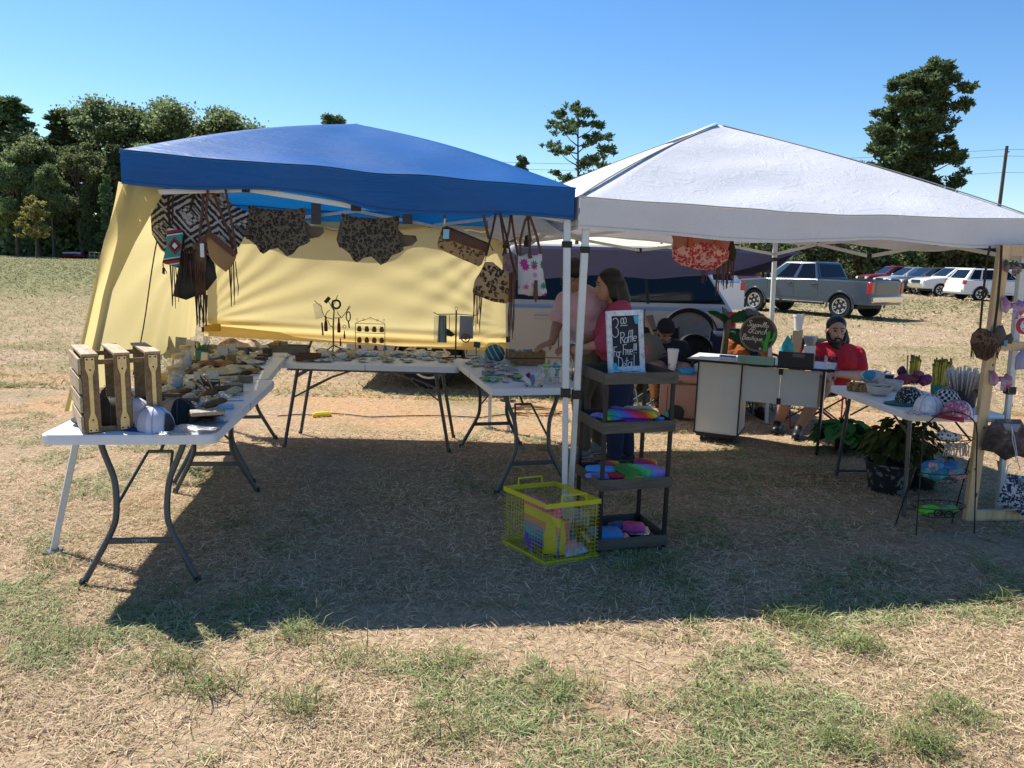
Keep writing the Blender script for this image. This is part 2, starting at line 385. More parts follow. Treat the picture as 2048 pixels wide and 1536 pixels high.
# ================================================================ trees
def leaf_mat(name,c1,c2,tr=.3):
    m=bpy.data.materials.new(name); t=NT(m); rnd=t.geo(True) if False else t.n('ShaderNodeNewGeometry').outputs['Random Per Island']
    oi=t.n('ShaderNodeObjectInfo').outputs['Random']
    col=t.ramp(rnd,[(0,c1),(1,c2)]); hs=t.n('ShaderNodeHueSaturation',{'Hue':t.m('MULTIPLY_ADD',oi,.05,.475),'Saturation':1.,'Value':t.m('MULTIPLY_ADD',oi,.5,.75),'Color':col}).outputs[0]
    t.surf(t.trans(t.pbsdf(hs,.6,0,None,.3),hs,tr)); return m
BARK=mat('bark',(.11,.085,.065),.9,var=.35,vs=5,bump=.8,bs=14,bd=.03)
LEAF_D=leaf_mat('broad_leaf',(.075,.11,.04),(.30,.35,.155),.5)
LEAF_P=leaf_mat('pine_needle',(.045,.085,.03),(.175,.235,.10),.4)
LEAF_Y=leaf_mat('young_leaf',(.20,.22,.05),(.50,.47,.15),.5)
LEAF_S=leaf_mat('shrub_leaf',(.05,.065,.02),(.22,.25,.09))
def cards(g,cen,size,asp=1.0,dirs=None):
    n=len(cen); a=g.normal(size=(n,3)); 
    if dirs is not None: a=dirs+a*.35
    a/=np.linalg.norm(a,axis=1)[:,None]; b=g.normal(size=(n,3)); b-=a*(a*b).sum(1)[:,None]; b/=np.linalg.norm(b,axis=1)[:,None]
    a=a*size[:,None]/2; b=b*size[:,None]*asp/2
    vs=np.stack([cen-a*.9-b*.5,cen-a*.1-b*1.0,cen+a-b*.15,cen+a*.5+b*.9,cen-a*.6+b*.8],1).reshape(-1,3)
    return vs,np.arange(n*5).reshape(-1,5)
def trunk_mb(h,r,limbs,lean=(0,0),n=8):
    mb=MB(); pts=[V((lean[0]*t*t*h+.012*h*math.sin(5*t),lean[1]*t*t*h,h*t)) for t in [i/8 for i in range(9)]]
    mb.tube(pts,[r*(1-.82*t)*(1.35 if t==0 else 1) for t in [i/8 for i in range(9)]],n)
    for (t,e,rr) in limbs:
        i=min(7,int(t*8)); p=pts[i].lerp(pts[i+1],t*8-i); q=V(e); md=p.lerp(q,.5)+V((0,0,-.06*(q-p).length))
        mb.tube([p,md,q],[rr,rr*.6,rr*.22],5)
    return mb
def broad(name,h,w,seed,leaf,n=9000,ls=.5,base=.25,cl=70):
    g=np.random.default_rng(seed); cen=[];lim=[]
    lob=[(0,0,h*.8,w*.30)]+[(math.cos(a)*w*.3*g.uniform(.6,1.1),math.sin(a)*w*.3*g.uniform(.6,1.1),h*g.uniform(base+.18,.85),w*g.uniform(.17,.27)) for a in np.arange(7)*PI*2/7+g.uniform(0,1)]
    cc=[]
    for i in range(cl):
        L=lob[i%len(lob)]; d=g.normal(size=3); d/=np.linalg.norm(d); d[2]=abs(d[2])*.9-.25*(g.random()<.5); rr=L[3]*g.uniform(.65,1.12)
        c=np.array(L[:3])+d*rr; c[2]=min(max(c[2],h*base),h*.98); cc.append(c)
        if i%2==0: lim.append((g.uniform(.3,.85),tuple(c*.94),w*.011))
    per=n//cl; ps=[]
    for c in cc: ps.append(c+g.normal(size=(per,3))*np.array([1,1,.7])*w*.052*g.uniform(.7,1.35))
    P=np.concatenate(ps); vs,fs=cards(g,P,g.uniform(.55,1.3,len(P))*ls)
    return trunk_mb(h*.93,h*.018,lim),np_mesh(name,vs,fs,[leaf])
def pine(name,h,w,seed,leaf,lo=.35,br=60,n=14000,ls=.55,prof=None,gap=.0):
    g=np.random.default_rng(seed); lim=[]; ps=[];ds=[]
    prof=prof or (lambda t:math.sin(min(1,t*1.0+.12)*PI)**.7*(1-.25*t))
    for i in range(br):
        t=(i+.5)/br; z=h*(lo+(1-lo)*t*.985); rr=w/2*prof(t)*g.uniform(.55,1.12); a=i*2.4+g.uniform(-.5,.5)
        if g.random()<gap: continue
        e=np.array([math.cos(a)*rr,math.sin(a)*rr,min(h*.995,z+rr*g.uniform(.0,.35))]); lim.append(((lo+(1-lo)*t)*.97,tuple(e),h*.0045*(1.2-t*.7)))
        o=np.array([0,0,z]); k=max(2,int(rr/1.0)+1)
        for j in range(k):
            c=o+(e-o)*(.45+.6*(j+1)/k); 
            for q in range(2):
                cc=c+g.normal(size=3)*np.array([.5,.5,.3])*w*.055; m=max(6,n//(br*5)); d=g.normal(size=(m,3)); d[:,2]=np.abs(d[:,2])*.8-.15; d/=np.linalg.norm(d,axis=1)[:,None]
                ps.append(cc+d*g.uniform(.15,1.,(m,1))*w*.062*np.array([1.25,1.25,.75])); ds.append(d)
    P=np.concatenate(ps); D=np.concatenate(ds); vs,fs=cards(g,P,g.uniform(.6,1.3,len(P))*ls,.38,D)
    return trunk_mb(h*.97,h*.014,lim),np_mesh(name,vs,fs,[leaf])
def pine_clumps(name,h,seed,leaf,blobs,per,ls):
    """blobs: (x,z,radius) as fractions of the height, spread round the trunk"""
    g=np.random.default_rng(seed); lim=[];ps=[];ds=[]
    for (x,z,r) in blobs:
        y=g.uniform(-1,1)*min(.13,abs(x)*.9+.05)*h; c=np.array([x*h,y,z*h]); rr=r*h; lim.append((max(.2,z-.05),tuple(c),h*.0045)); m=int(per*(r/.06)**2)
        d=g.normal(size=(m,3)); d/=np.linalg.norm(d,axis=1)[:,None]; ctr=g.normal(size=(9,3))*np.array([.44,.44,.36]); k=g.integers(0,9,m)
        d2=d.copy(); d2[:,2]=np.abs(d2[:,2])*.8
        ps.append(c+(ctr[k]+d*g.uniform(.1,.5,(m,1)))*rr*np.array([1.15,1.15,.78])); ds.append(d2)
    P=np.concatenate(ps); D=np.concatenate(ds); vs,fs=cards(g,P,g.uniform(.6,1.3,len(P))*ls,.42,D)
    return trunk_mb(h*.97,h*.014,lim),np_mesh(name,vs,fs,[leaf])
def plant_tree(name,proto,loc,rz,sc,label,group=None):
    tr,cr=proto; o=thing(name,label,'tree',loc,rz,group); o.scale=sc if hasattr(sc,'__len__') else (sc,)*3
    link('trunk',tr,o); link('crown',cr,o); return o
def proto(p): 
    tr,cr=p; o=tr.build('trunk',BARK); me=o.data; bpy.data.objects.remove(o); return me,cr
PR_B1=proto(broad('crown_broad_a',20,13,1,LEAF_D,34000,.33)); PR_B2=proto(broad('crown_broad_b',20,11,2,LEAF_D,32000,.33,.15)); PR_B3=proto(broad('crown_broad_c',20,10,9,LEAF_D,32000,.32,.06,90))
PR_P1=proto(pine('crown_pine_a',22,9.5,3,LEAF_P,.18,70,15000,.8,lambda t:(1-t)**.6*.95+.1)); PR_P2=proto(pine('crown_pine_b',22,8,4,LEAF_P,.12,70,15000,.8,lambda t:(1-t)**.75*1.0+.12))
# the wood on the left: every tree that can be told apart
wood=[ # pixel x of trunk, depth, pixel y of top, kind, width factor
 (20,108,196,'P1',1.25,'dark round topped pine at the left edge of the wood'),
 (-60,118,215,'B1',1.0,'broad tree cut by the left edge of the photo'),
 (62,104,262,'B3',.9,'bushy bright green tree standing before the dark left pine'),
 (118,112,222,'P2',1.0,'narrow pointed pine left of the tall broad trees'),
 (190,116,205,'B1',1.15,'tall broad tree with a wide feathery top above the wood'),
 (262,118,214,'B2',1.15,'tall broad tree next to the gap in the tree tops'),
 (330,122,226,'B3',.95,'slimmer tree right of the gap in the wood'),
 (395,120,212,'B1',1.2,'broad tree rising behind the left end of the blue canopy'),
 (452,122,220,'B2',1.1,'tree at the right end of the wood above the blue canopy'),
 (150,102,275,'B2',.85,'mid height tree with leaves down to the ground'),
 (225,101,290,'P1',.8,'shorter dark pine in the front row of the wood'),
 (95,100,330,'B3',.8,'low bushy tree behind the little yellow green tree'),
 (20,101,300,'B2',.85,'low leafy tree in the front row at the far left'),
 (300,103,285,'B3',.9,'leafy front row tree just left of the yellow side wall'),
 (170,98,372,'P2',.6,'small conical pine at the foot of the wood'),
 (212,97,350,'P1',.55,'small dark young pine beside the yellow wall'),
 (365,105,262,'B2',.9,'front row tree mostly hidden by the blue canopy'),
 (48,99,380,'P2',.5,'small pine low at the edge of the wood'),
]
PRS={'B1':(PR_B1,20),'B2':(PR_B2,20),'B3':(PR_B3,20),'P1':(PR_P1,22),'P2':(PR_P2,22)}
for i,(u,d,vt,k,wf,lab) in enumerate(wood):
    top=Yd(u,vt,d); pr,h0=PRS[k]; s=top.z/h0
    plant_tree('pine_tree' if k[0]=='P' else 'broadleaf_tree',pr,(top.x,d,0),i*1.7,(s*wf,s*wf,s),lab,'trees of the wood behind the field')
# deep part of the wood that reads as one mass
g=np.random.default_rng(77); ps=[]
for i in range(26):
    u=-120+i*25; d=128+g.uniform(0,14); p=Yd(u,300+g.uniform(-30,30),d); n=900
    q=np.stack([g.normal(p.x,3.2,n),g.normal(d,2.,n),g.uniform(.2,p.z,n)],1); ps.append(q)
for i in range(34):
    u=-100+i*18; d=g.uniform(106,113); p=Yd(u,430+g.uniform(-35,25),d); n=900; q=np.stack([g.normal(p.x,1.9,n),g.normal(d,.9,n),p.z*g.uniform(.02,1,n)**1.2],1); ps.append(q)
P=np.concatenate(ps); vs,fs=cards(g,P,g.uniform(.35,.8,len(P)))
tag(link('woodland',np_mesh('woodland',vs,fs,[LEAF_D])),kind='stuff')
# young tree in the field
def young():
    h=Yd(73,393,94.5).z; k=94.5/F/h; B=[((u-73)*k,1-(v-393)*k,r*k) for u,v,r in [(66,402,10),(78,410,12),(58,420,11),(88,428,11),(70,434,13),(52,446,9),(86,450,11),(99,456,9),(60,460,11),(74,468,10),(92,466,8),(50,470,7)]]
    tr,cr=pine_clumps('crown_young',h,15,LEAF_Y,B,120,.36); b=tr.build('trunk',BARK); me=b.data; bpy.data.objects.remove(b); p=G(73,516)
    plant_tree('young_tree',(me,cr),(p.x,p.y,0),0,1,'small yellow green tree standing alone before the dark wood')
young()
# tall pines beyond the stalls
h=Yd(1158,203,90).z; k=90/F/h; B=[((u-1158-.042*(300-v))*k,1-(v-203)*k,r*k*.92) for u,v,r in [(1150,214,16),(1128,220,15),(1172,226,16),(1110,240,14),(1192,246,17),(1150,246,18),(1124,262,18),(1208,262,15),(1104,276,14),(1180,274,18),(1140,290,15),(1206,290,16),(1116,300,13),(1190,306,18),(1212,318,14),(1165,318,15),(1200,338,18),(1120,334,12),(1176,344,16),(1135,352,16),(1110,362,12),(1210,356,14),(1160,366,18),(1190,372,18)]]
pr=proto(pine_clumps('crown_open',h,31,LEAF_P,B,640,.42)); q=Yd(1150,360,90); plant_tree('pine_tree',pr,(Yd(1158,300,90).x,90,0),0,1,'tall open pine with bare trunk rising between the two canopies')
h=Yd(1860,130,72).z; k=72/F/h; B=[((u-1840-.113*(300-v))*k*.95,1-(v-130)*k,r*k*1.04) for u,v,r in [(1862,146,26),(1828,152,22),(1896,158,22),(1806,168,20),(1846,170,30),(1908,178,18),(1876,186,28),(1786,196,20),(1820,196,28),(1860,208,30),(1900,206,20),(1766,226,20),(1796,228,28),(1838,234,30),(1878,238,24),(1756,256,20),(1786,262,28),(1824,266,30),(1866,268,28),(1896,268,18),(1746,290,18),(1776,296,28),(1816,302,30),(1858,304,30),(1892,306,20),(1738,322,18),(1770,330,28),(1812,338,30),(1854,342,30),(1894,346,22),(1730,350,14),(1756,364,24),(1800,372,30),(1846,378,30),(1890,382,24),(1880,404,24),(1830,410,28),(1780,404,26)]]
B+=[(x*.6,z+.01,r) for x,z,r in B[::2]]
pr=proto(pine_clumps('crown_dense',h,37,LEAF_P,B,900,.40)); plant_tree('pine_tree',pr,(Yd(1840,300,72).x,72,0),0,1,'big dense dark pine towering behind the right end of the white canopy')
for (u,vt,d,k,wf,lab) in [(667,232,118,'P1',1.0,'far pine whose top just shows above the blue canopy ridge'),(1043,314,112,'P2',.75,'far pine tip showing left of the tall open pine')]:
    top=Yd(u,vt,d); s=top.z/22; plant_tree('pine_tree',PRS[k][0],(top.x,d,0),.9,(s*wf,s*wf,s),lab)
# hedge of trees beyond the car park
PR_S=[proto(broad('crown_hedge_%s'%k,6,6.5,50+i,LEAF_S if i else LEAF_D,5200,.36,.06,60)) for i,k in enumerate('abc')]
rowlab=['dark leafy tree behind the open tailgate of the grey pickup','bushy tree just right of the pickup cab','yellowish bush with bare twigs over the pickup bed','rounded tree behind the parked red truck','leafy tree right of the dark pine trunk','tree above the silver parked cars','tree behind the roof of the white pickup','tree behind the white parked wagon','broad tree left of the pine display frame','tree seen through the display frame','tree at the right edge beyond the car park','dark tree behind the cab of the grey pickup','tree left of the grey pickup under the canopy edge']
for i,u in enumerate([1720,1655,1690,1790,1845,1880,1915,1950,1995,2040,2085,1600,1545]):
    d=[66,64,56,66,70,68,66,70,66,68,66,64,62][i]; vt=[478,472,540,470,470,462,470,466,470,466,470,478,476][i]; t=Yd(u,vt,d); s=max(t.z,1.3)/6
    plant_tree('hedgerow_tree',PR_S[0 if i in (0,11,12,1) else 1+i%2],(t.x,d,0),i*1.3,(s*1.05,s*1.05,s),rowlab[i],'trees behind the car park')
g=np.random.default_rng(78); ps=[]
for i in range(30):
    u=1400+i*26; d=78+g.uniform(0,8); p=Yd(u,462,d); n=700
    ps.append(np.stack([g.normal(p.x,1.5,n),g.normal(d,1.,n),g.uniform(.1,p.z,n)],1))
P=np.concatenate(ps); vs,fs=cards(g,P,g.uniform(.3,.8,len(P))); tag(link('far_woodland',np_mesh('far_woodland',vs,fs,[LEAF_S])),kind='stuff')
# utility pole and wires
pt=Yd(2014,292,75); mb=MB(); pl=thing('utility_pole','wooden power pole leaning slightly at the right edge of the sky','utility pole',(pt.x,75,0)); 
MB().tube([(0,0,0),(0,0,pt.z)],[.2,.14],8).build('pole',BARK,pl); MB().tube([(0,0,pt.z-.6),(.28,0,pt.z-.5)],.05,6).build('insulator',BARK,pl)
for k,(v0,v1,sag) in enumerate([(305,292,.4),(322,320,.4),(352,348,.3)]):
    pass
for k,(dz,ex) in enumerate([(-.3,-1.0),(-.9,1.0),(-2.4,0)]):
    a=V((pt.x+ex*.0,75,pt.z+dz)); b=V((pt.x-75,78,pt.z+dz-1.2)); c=V((pt.x+40,72,pt.z+dz))
    m=MB(); pts=[a.lerp(b,i/14)-V((0,0,1.6*math.sin(PI*i/14))) for i in range(15)]; m.tube(list(reversed(pts))+[c],.018,4)
    o=m.build('power_line',BLACK); tag(o,['topmost thin power line running left from the pole','middle thin power line crossing behind the dense pine','lowest power line sagging left of the pole'][k],'power line','power lines across the sky')
# ================================================================ canopies
def cloth(name,col,tr,rough=.5,var=.06,bump=.35,bs=7,spec=.35,tcol=None,st=(1,1,1)):
    if name in MATS: return MATS[name]
    m=bpy.data.materials.new(name); t=NT(m); c=t.coord('Object')
    n=t.noise(c,2.2,3); k=t.ramp(n,[(.3,tuple(x*(1-var) for x in col)),(.7,tuple(min(1,x*(1+var)) for x in col))])
    cr=t.noise(t.n('ShaderNodeMapping',{'Vector':c,'Scale':st}).outputs[0],bs,5,.6,1.1); wv=t.noise(c,420,1)
    nr=t.bump(t.m('ADD',t.m('ABSOLUTE',t.m('SUBTRACT',cr,.5)),t.m('MULTIPLY',wv,.03)),bump,.03)
    sh=t.pbsdf(k,rough,0,nr,spec); t.surf(t.trans(sh,tcol or k,tr,nr)); MATS[name]=m; return m
BLUE=cloth('blue_canopy_cloth',(.002,.10,.34),.20,.44,.08,.28,3,.4,(.002,.18,.50),(.9,4,5))
WHITEC=cloth('white_canopy_cloth',(.70,.69,.70),.12,.45,.04,.42,6,.45)
YEL=cloth('yellow_wall_cloth',(.62,.51,.22),.56,.5,.05,.14,2.5,.25,(.82,.67,.31))
NAVY=cloth('navy_awning_cloth',(.035,.036,.062),.16,.6,.08,.3,4,.2,(.07,.07,.13))
def col0(n,c): return mat(n,c,.6)
def canopy(name,label,cs,zt,vh,peak,bulge,sag,fmat,cord,legs,wr,seed,inset=.05):
    """cs: corners FL,FR,BR,BL (x,y); zt: height of the edge at each corner"""
    cen=V((sum(c[0] for c in cs)/4,sum(c[1] for c in cs)/4,0)); o=thing(name,label,'canopy',cen)
    Pk=V((peak[0]-cen.x,peak[1]-cen.y,peak[2])); K=[V((c[0],c[1],z))-cen for c,z in zip(cs,zt)]
    mb=MB(); N=26
    for k in range(4):
        A,B=K[k],K[(k+1)%4]
        def fn(s,t):
            b=A.lerp(B,s); e=math.sin(PI*s); p=b.lerp(Pk,t)
            z=bulge*math.sin(PI*t)*(1-.35*e)-sag*e*math.sin(PI*(t*.8+.2))*(1-t)
            z+=wr*e*(math.sin(22*t*(1-.3*s)+4*mn.noise(V((p.x*1.2,p.y*1.2,seed))))*(1-t)*.5+mn.noise(V((p.x*2.6,p.y*2.6,seed+3)))*.9)
            return p+V((0,0,z))
        mb.grid(fn,N,N)
    mb.build('roof_fabric',fmat,o,merge=True,ang=60)
    for k in range(4):
        A,B=K[k],K[(k+1)%4]; d=(B-A); nrm=V((d.y,-d.x,0)).normalized(); mb=MB()
        def fn(s,t):
            e=math.sin(PI*s); w=.012*math.sin(s*19+seed+k)*t*e+.02*t*e*mn.noise(V((s*5,seed,k)))
            p=A.lerp(B,s); z=-sag*e*math.sin(PI*.2)-vh*t-.012*e*t*math.sin(s*7+seed)-.028*t*e*math.sin(s*PI*3+seed*.6)
            z+=wr*e*mn.noise(V((p.x*2.6,p.y*2.6,seed+3)))*.9+wr*e*math.sin(4*mn.noise(V((p.x*1.2,p.y*1.2,seed))))*.5
            return p+nrm*(w+.004)+V((0,0,z))
        mb.grid(fn,40,6); q=mb.build('valance',fmat,o,ang=60)
        m=MB(); m.tube([V(fn(i/40,.90))+nrm*.003 for i in range(41)],.0025,4,flat=.6); m.build('hem_seam',cord,q); m=MB(); m.tube([V(fn(i/40,.0))+nrm*.002 for i in range(41)],.004,5); m.build('edge_piping',cord,q)
    for k,(a,b) in enumerate(legs):
        a=V(a)-cen; b=V(b)-cen; L=MB(); L.bar(a.lerp(b,.0),a.lerp(b,.56),.040,.040); L.bar(a.lerp(b,.5),b,.032,.032); lg=L.build('leg',WHITE_STEEL,o,bev=.004)
        m=MB(); m.box((b.x,b.y,.006),(.085,.085,.008),.3); m.build('foot_plate',GREY_STEEL,lg)
        m=MB(); m.box(a.lerp(b,.13),(.056,.056,.035)); m.build('slider',BLACK,lg,bev=.004); m=MB(); m.box(a+V((0,0,-.02)),(.058,.058,.05)); m.build('corner_bracket',BLACK,lg,bev=.004)
        m=MB(); m.box(a.lerp(b,.555),(.055,.055,.05)); m.build('lock',BLACK,lg,bev=.004)
    T=[V(l[0])-cen for l in legs]
    for k in range(4):
        A,B=T[k],T[(k+1)%4]; d=(B-A)
        for h in range(2):
            p,q=A+d*(.5*h),A+d*(.5*(h+1)); lo=.30
            zs=[(0,-.02,-lo),(1,-lo,-.02)] 
            hi,lw=(-.01,-.12) if k==0 else (.0,-.20)
            za,zb=(hi,lw) if h==0 else (lw,hi)
            off=V((-d.y,d.x,0)).normalized()*.016
            MB().bar(p+V((0,0,hi)),q+V((0,0,lw)),.013,.026).build('truss_bar',WHITE_STEEL,o)
            MB().bar(p+off+V((0,0,lw)),q+off+V((0,0,hi)),.013,.026).build('truss_bar',WHITE_STEEL,o)
            m=MB(); m.box((p+q)/2+V((0,0,(hi+lw)/2)),(.04,.04,.035)); m.build('joint',BLACK,o,bev=.004)
        m=MB(); m.box(A+d*.5+V((0,0,lw)),(.05,.045,.045)); m.build('joint',BLACK,o,bev=.004)
    return o,cen,K,Pk
BF=[(-2.04,4.08),(.31,4.28),(-.06,7.0),(-2.78,6.95)]
blue,bcen,BK,BP=canopy('blue_canopy','blue pop up canopy with slanted left leg shading the tables of bags and yellow walls',BF,[2.09,1.98,1.98,2.0],.17,(-1.12,5.5,2.475),.035,.03,BLUE,col0('blue_seam',(.003,.05,.19)),
  [((-2.0,4.12,2.0),(-2.40,3.86,0)),((.275,4.33,1.93),(.325,4.22,0)),((-.1,6.93,1.95),(-.02,6.98,0)),((-2.72,6.9,1.98),(-2.85,7.0,0))],.022,3)
WF=[(.34,4.27),(3.24,4.90),(2.62,7.80),(-.28,7.14)]
white,wcen,WK,WP=canopy('white_canopy','white pop up canopy with pointed roof shading the sales desk',WF,[1.935,1.925,1.99,1.95],.17,(1.5,6.03,2.625),.03,.05,WHITEC,col0('white_seam',(.45,.45,.46)),
  [((.385,4.32,1.9),(.352,4.28,0)),((3.2,4.95,1.88),(3.27,4.95,0)),((2.56,7.74,1.9),(2.6,7.68,0)),((-.22,7.12,1.9),(-.2,7.1,0))],.02,8)
# piping along the hips, the vent flap at the peak
for k in range(4):
    m=MB(); pts=[]
    for i in range(13):
        t=i/12*.985; p=WK[k].lerp(WP,t); pts.append(p+V((0,0,.03*math.sin(PI*min(1,t**.8))+.004)))
    m.tube(pts,.008,5,flat=.5); m.build('hip_seam',cloth('grey_piping',(.25,.25,.26),.05),white)
m=MB(); 
def flap(s,t):
    a=WK[3].lerp(WP,.80); b=WK[0].lerp(WP,.80); p=a.lerp(b,s).lerp(WP+V((0,0,.005)),t*.9); return p+V((-.015*(1-t),0,.022))
m.grid(flap,8,6); m.build('vent_flap',WHITEC,white)
# straps and clips under the rear blue valance
for u in (632,815):
    p=Yd(u,403,6.86)-bcen; q=Yd(u,448,6.86)-bcen; m=MB(); m.bar(p,q,.085,.004,up=(0,1,0)); m.build('strap',mat('grey_webbing',(.11,.11,.12),.8),blue)
# ---- yellow side walls
def wall(name,label,P00,P10,P01,P11,nu,nv,disp,mats=YEL,extra=None):
    o=P00.lerp(P10,.5); o.z=min(P00.z,P10.z); t=thing(name,label,'tent wall',o); mb=MB()
    n=((P10-P00).cross(P01-P00)).normalized()
    def fn(s,v): return P00.lerp(P10,s).lerp(P01.lerp(P11,s),v)+n*disp(s,v)-o
    mb.grid(fn,nu,nv); mb.build('wall_fabric',mats,t,ang=70); return t,o,n
def dback(s,v):
    d=0
    for (s0,v0,f,a,ph) in ((-.03,.10,30,.0065,0),(1.03,.20,26,.006,1.),(1.0,.95,22,.005,.5)):
        an=math.atan2((v-v0)*1.0,(s-s0)*2.6) if s0<.5 else math.atan2((v-v0),(s0-s)*2.6); r=math.hypot((s-s0)*2.6,(v-v0)); d+=a*math.sin(an*f+ph+2.5*mn.noise(V((s*2,v*2,s0))))*min(1,r*2.2)*math.exp(-r*.55)
    d+=.05*math.sin(PI*s)*math.sin(PI*v)+.012*math.sin(v*70)*math.exp(-((v-.08)/.07)**2)
    return d
yb=6.88
bl,br,tl,trr=Yd(408,672,yb),Yd(1012,704,yb),V((-2.72,yb,1.87)),V((-.1,6.93,1.86))
yw,yo,yn=wall('yellow_back_wall','yellow tarp wall stretched across the back of the blue canopy',bl,br,tl,trr,90,60,dback)
m=MB(); 
def hem(s,v): return bl.lerp(br,s).lerp(tl.lerp(trr,s),.02+v*.155*(1-.25*s))+V((0,.035+.02*math.sin(s*3),-.03*math.sin(PI*s)))-yo
m.grid(hem,40,6); m.build('folded_hem',cloth('yellow_hem_cloth',(.62,.42,.09),.5,tcol=(.72,.5,.12)),yw)
m=MB(); m.prism([(0,-.035),(.14,-.03),(.14,.035),(0,.03)],None,.03); q=m.build('corner_fold',cloth('ochre_fold',(.5,.32,.03),.25,tcol=(.5,.3,.04)),yw,bev=.006); q.location=Yd(408,655,6.80)-yo
fl0,ftop=V((-2.31,3.95,.78)),V((-2.05,4.06,1.93))
bl0,btop=Yd(388,672,6.75),V((-2.70,6.82,1.9))
def dleft(s,v):
    an=math.atan2(1.0-v,(1.02-s)*2.6); r=math.hypot((1.02-s)*2.6,1-v)
    return -.09*math.sin(PI*s)*math.sin(PI*min(1,v*1.1))*.8+.013*math.sin(an*34+2*mn.noise(V((s*2,v*2,3))))*min(1,r*2)*math.exp(-r*.5)
yl,ylo,yln=wall('yellow_side_wall','yellow tarp wall hanging down the left side of the blue canopy',fl0,bl0,ftop,btop,70,50,dleft)
m=MB()   # folded-over front edge of the tarp
def fold(s,v):
    z=.76+(2.0-.76)*v; lg=V((-2.40,3.86,0)).lerp(V((-2.0,4.12,2.0)),z/2.0); a=lg+V((-.05+.03*v,-.085+.075*max(0,v-.7)/.3,0)); w=.075+.15*max(0,v-.48)/.52
    b=a+V((.93,.36,0))*w+V((0,.06*(1-v),0)); q=a.lerp(b,s); q.z=z; q.y-=.055*math.sin(PI*min(1,s*1.2))*(1-.8*v); return q-ylo
m.grid(fold,14,30); m.build('front_fold',YEL,yl,ang=70)
m=MB(); pts=[fl0.lerp(bl0,.31+.02*math.sin(i*.5)).lerp(ftop.lerp(btop,.31),i/10*.86)+V((.06,.0,0))-ylo for i in range(11)]; m.tube(pts,.004,4); m.build('cord',DKLEATHER,yl)
# ---- navy awning behind the white canopy
m=MB(); P=[Yd(1030,492,7.9),Yd(1600,505,8.1),Yd(1060,556,8.6),Yd(1440,552,8.6)]; ao=V(P[0])
na=thing('navy_awning','dark navy awning sagging between the white canopy and the van','awning',ao)
def aw(s,t):
    a=P[0].lerp(P[1],s); b=P[2].lerp(P[3],s); return a.lerp(b,t)+V((0,0,.05*math.sin(PI*s*1.0)*t*(1-t)*4*-.5+.02*math.sin(9*s+5*t)*t+.012*mn.noise(V((s*7,t*3,1)))))-ao
m.grid(aw,40,12); m.build('awning_fabric',NAVY,na,ang=70)
m=MB()
def aw2(s,t):
    a=P[0].lerp(P[1],s)+V((0,0,.01)); return a+V((0,-.03*t,-.03*t))-ao
m.grid(aw2,20,2); m.build('awning_hem',mat('navy_binding',(.015,.02,.06),.7),na)
m=MB()
def aw3(s,t):
    a=V(P[1]); b=Yd(1500,553,8.4); c=Yd(1556,528,8.15); return P[1].lerp(P[3],t).lerp(a.lerp(b,t),s)+V((0,-.1*s,.02*math.sin(8*t)*s))-ao
m.grid(aw3,8,14); m.build('loose_corner',NAVY,na,ang=70)
m=MB(); m.tube([P[1]-ao,Yd(1583,487,7.74)-ao],.004,4); m.tube([P[0]-ao,Yd(1040,480,7.2)-ao],.004,4); m.build('cord',BLACK,na)
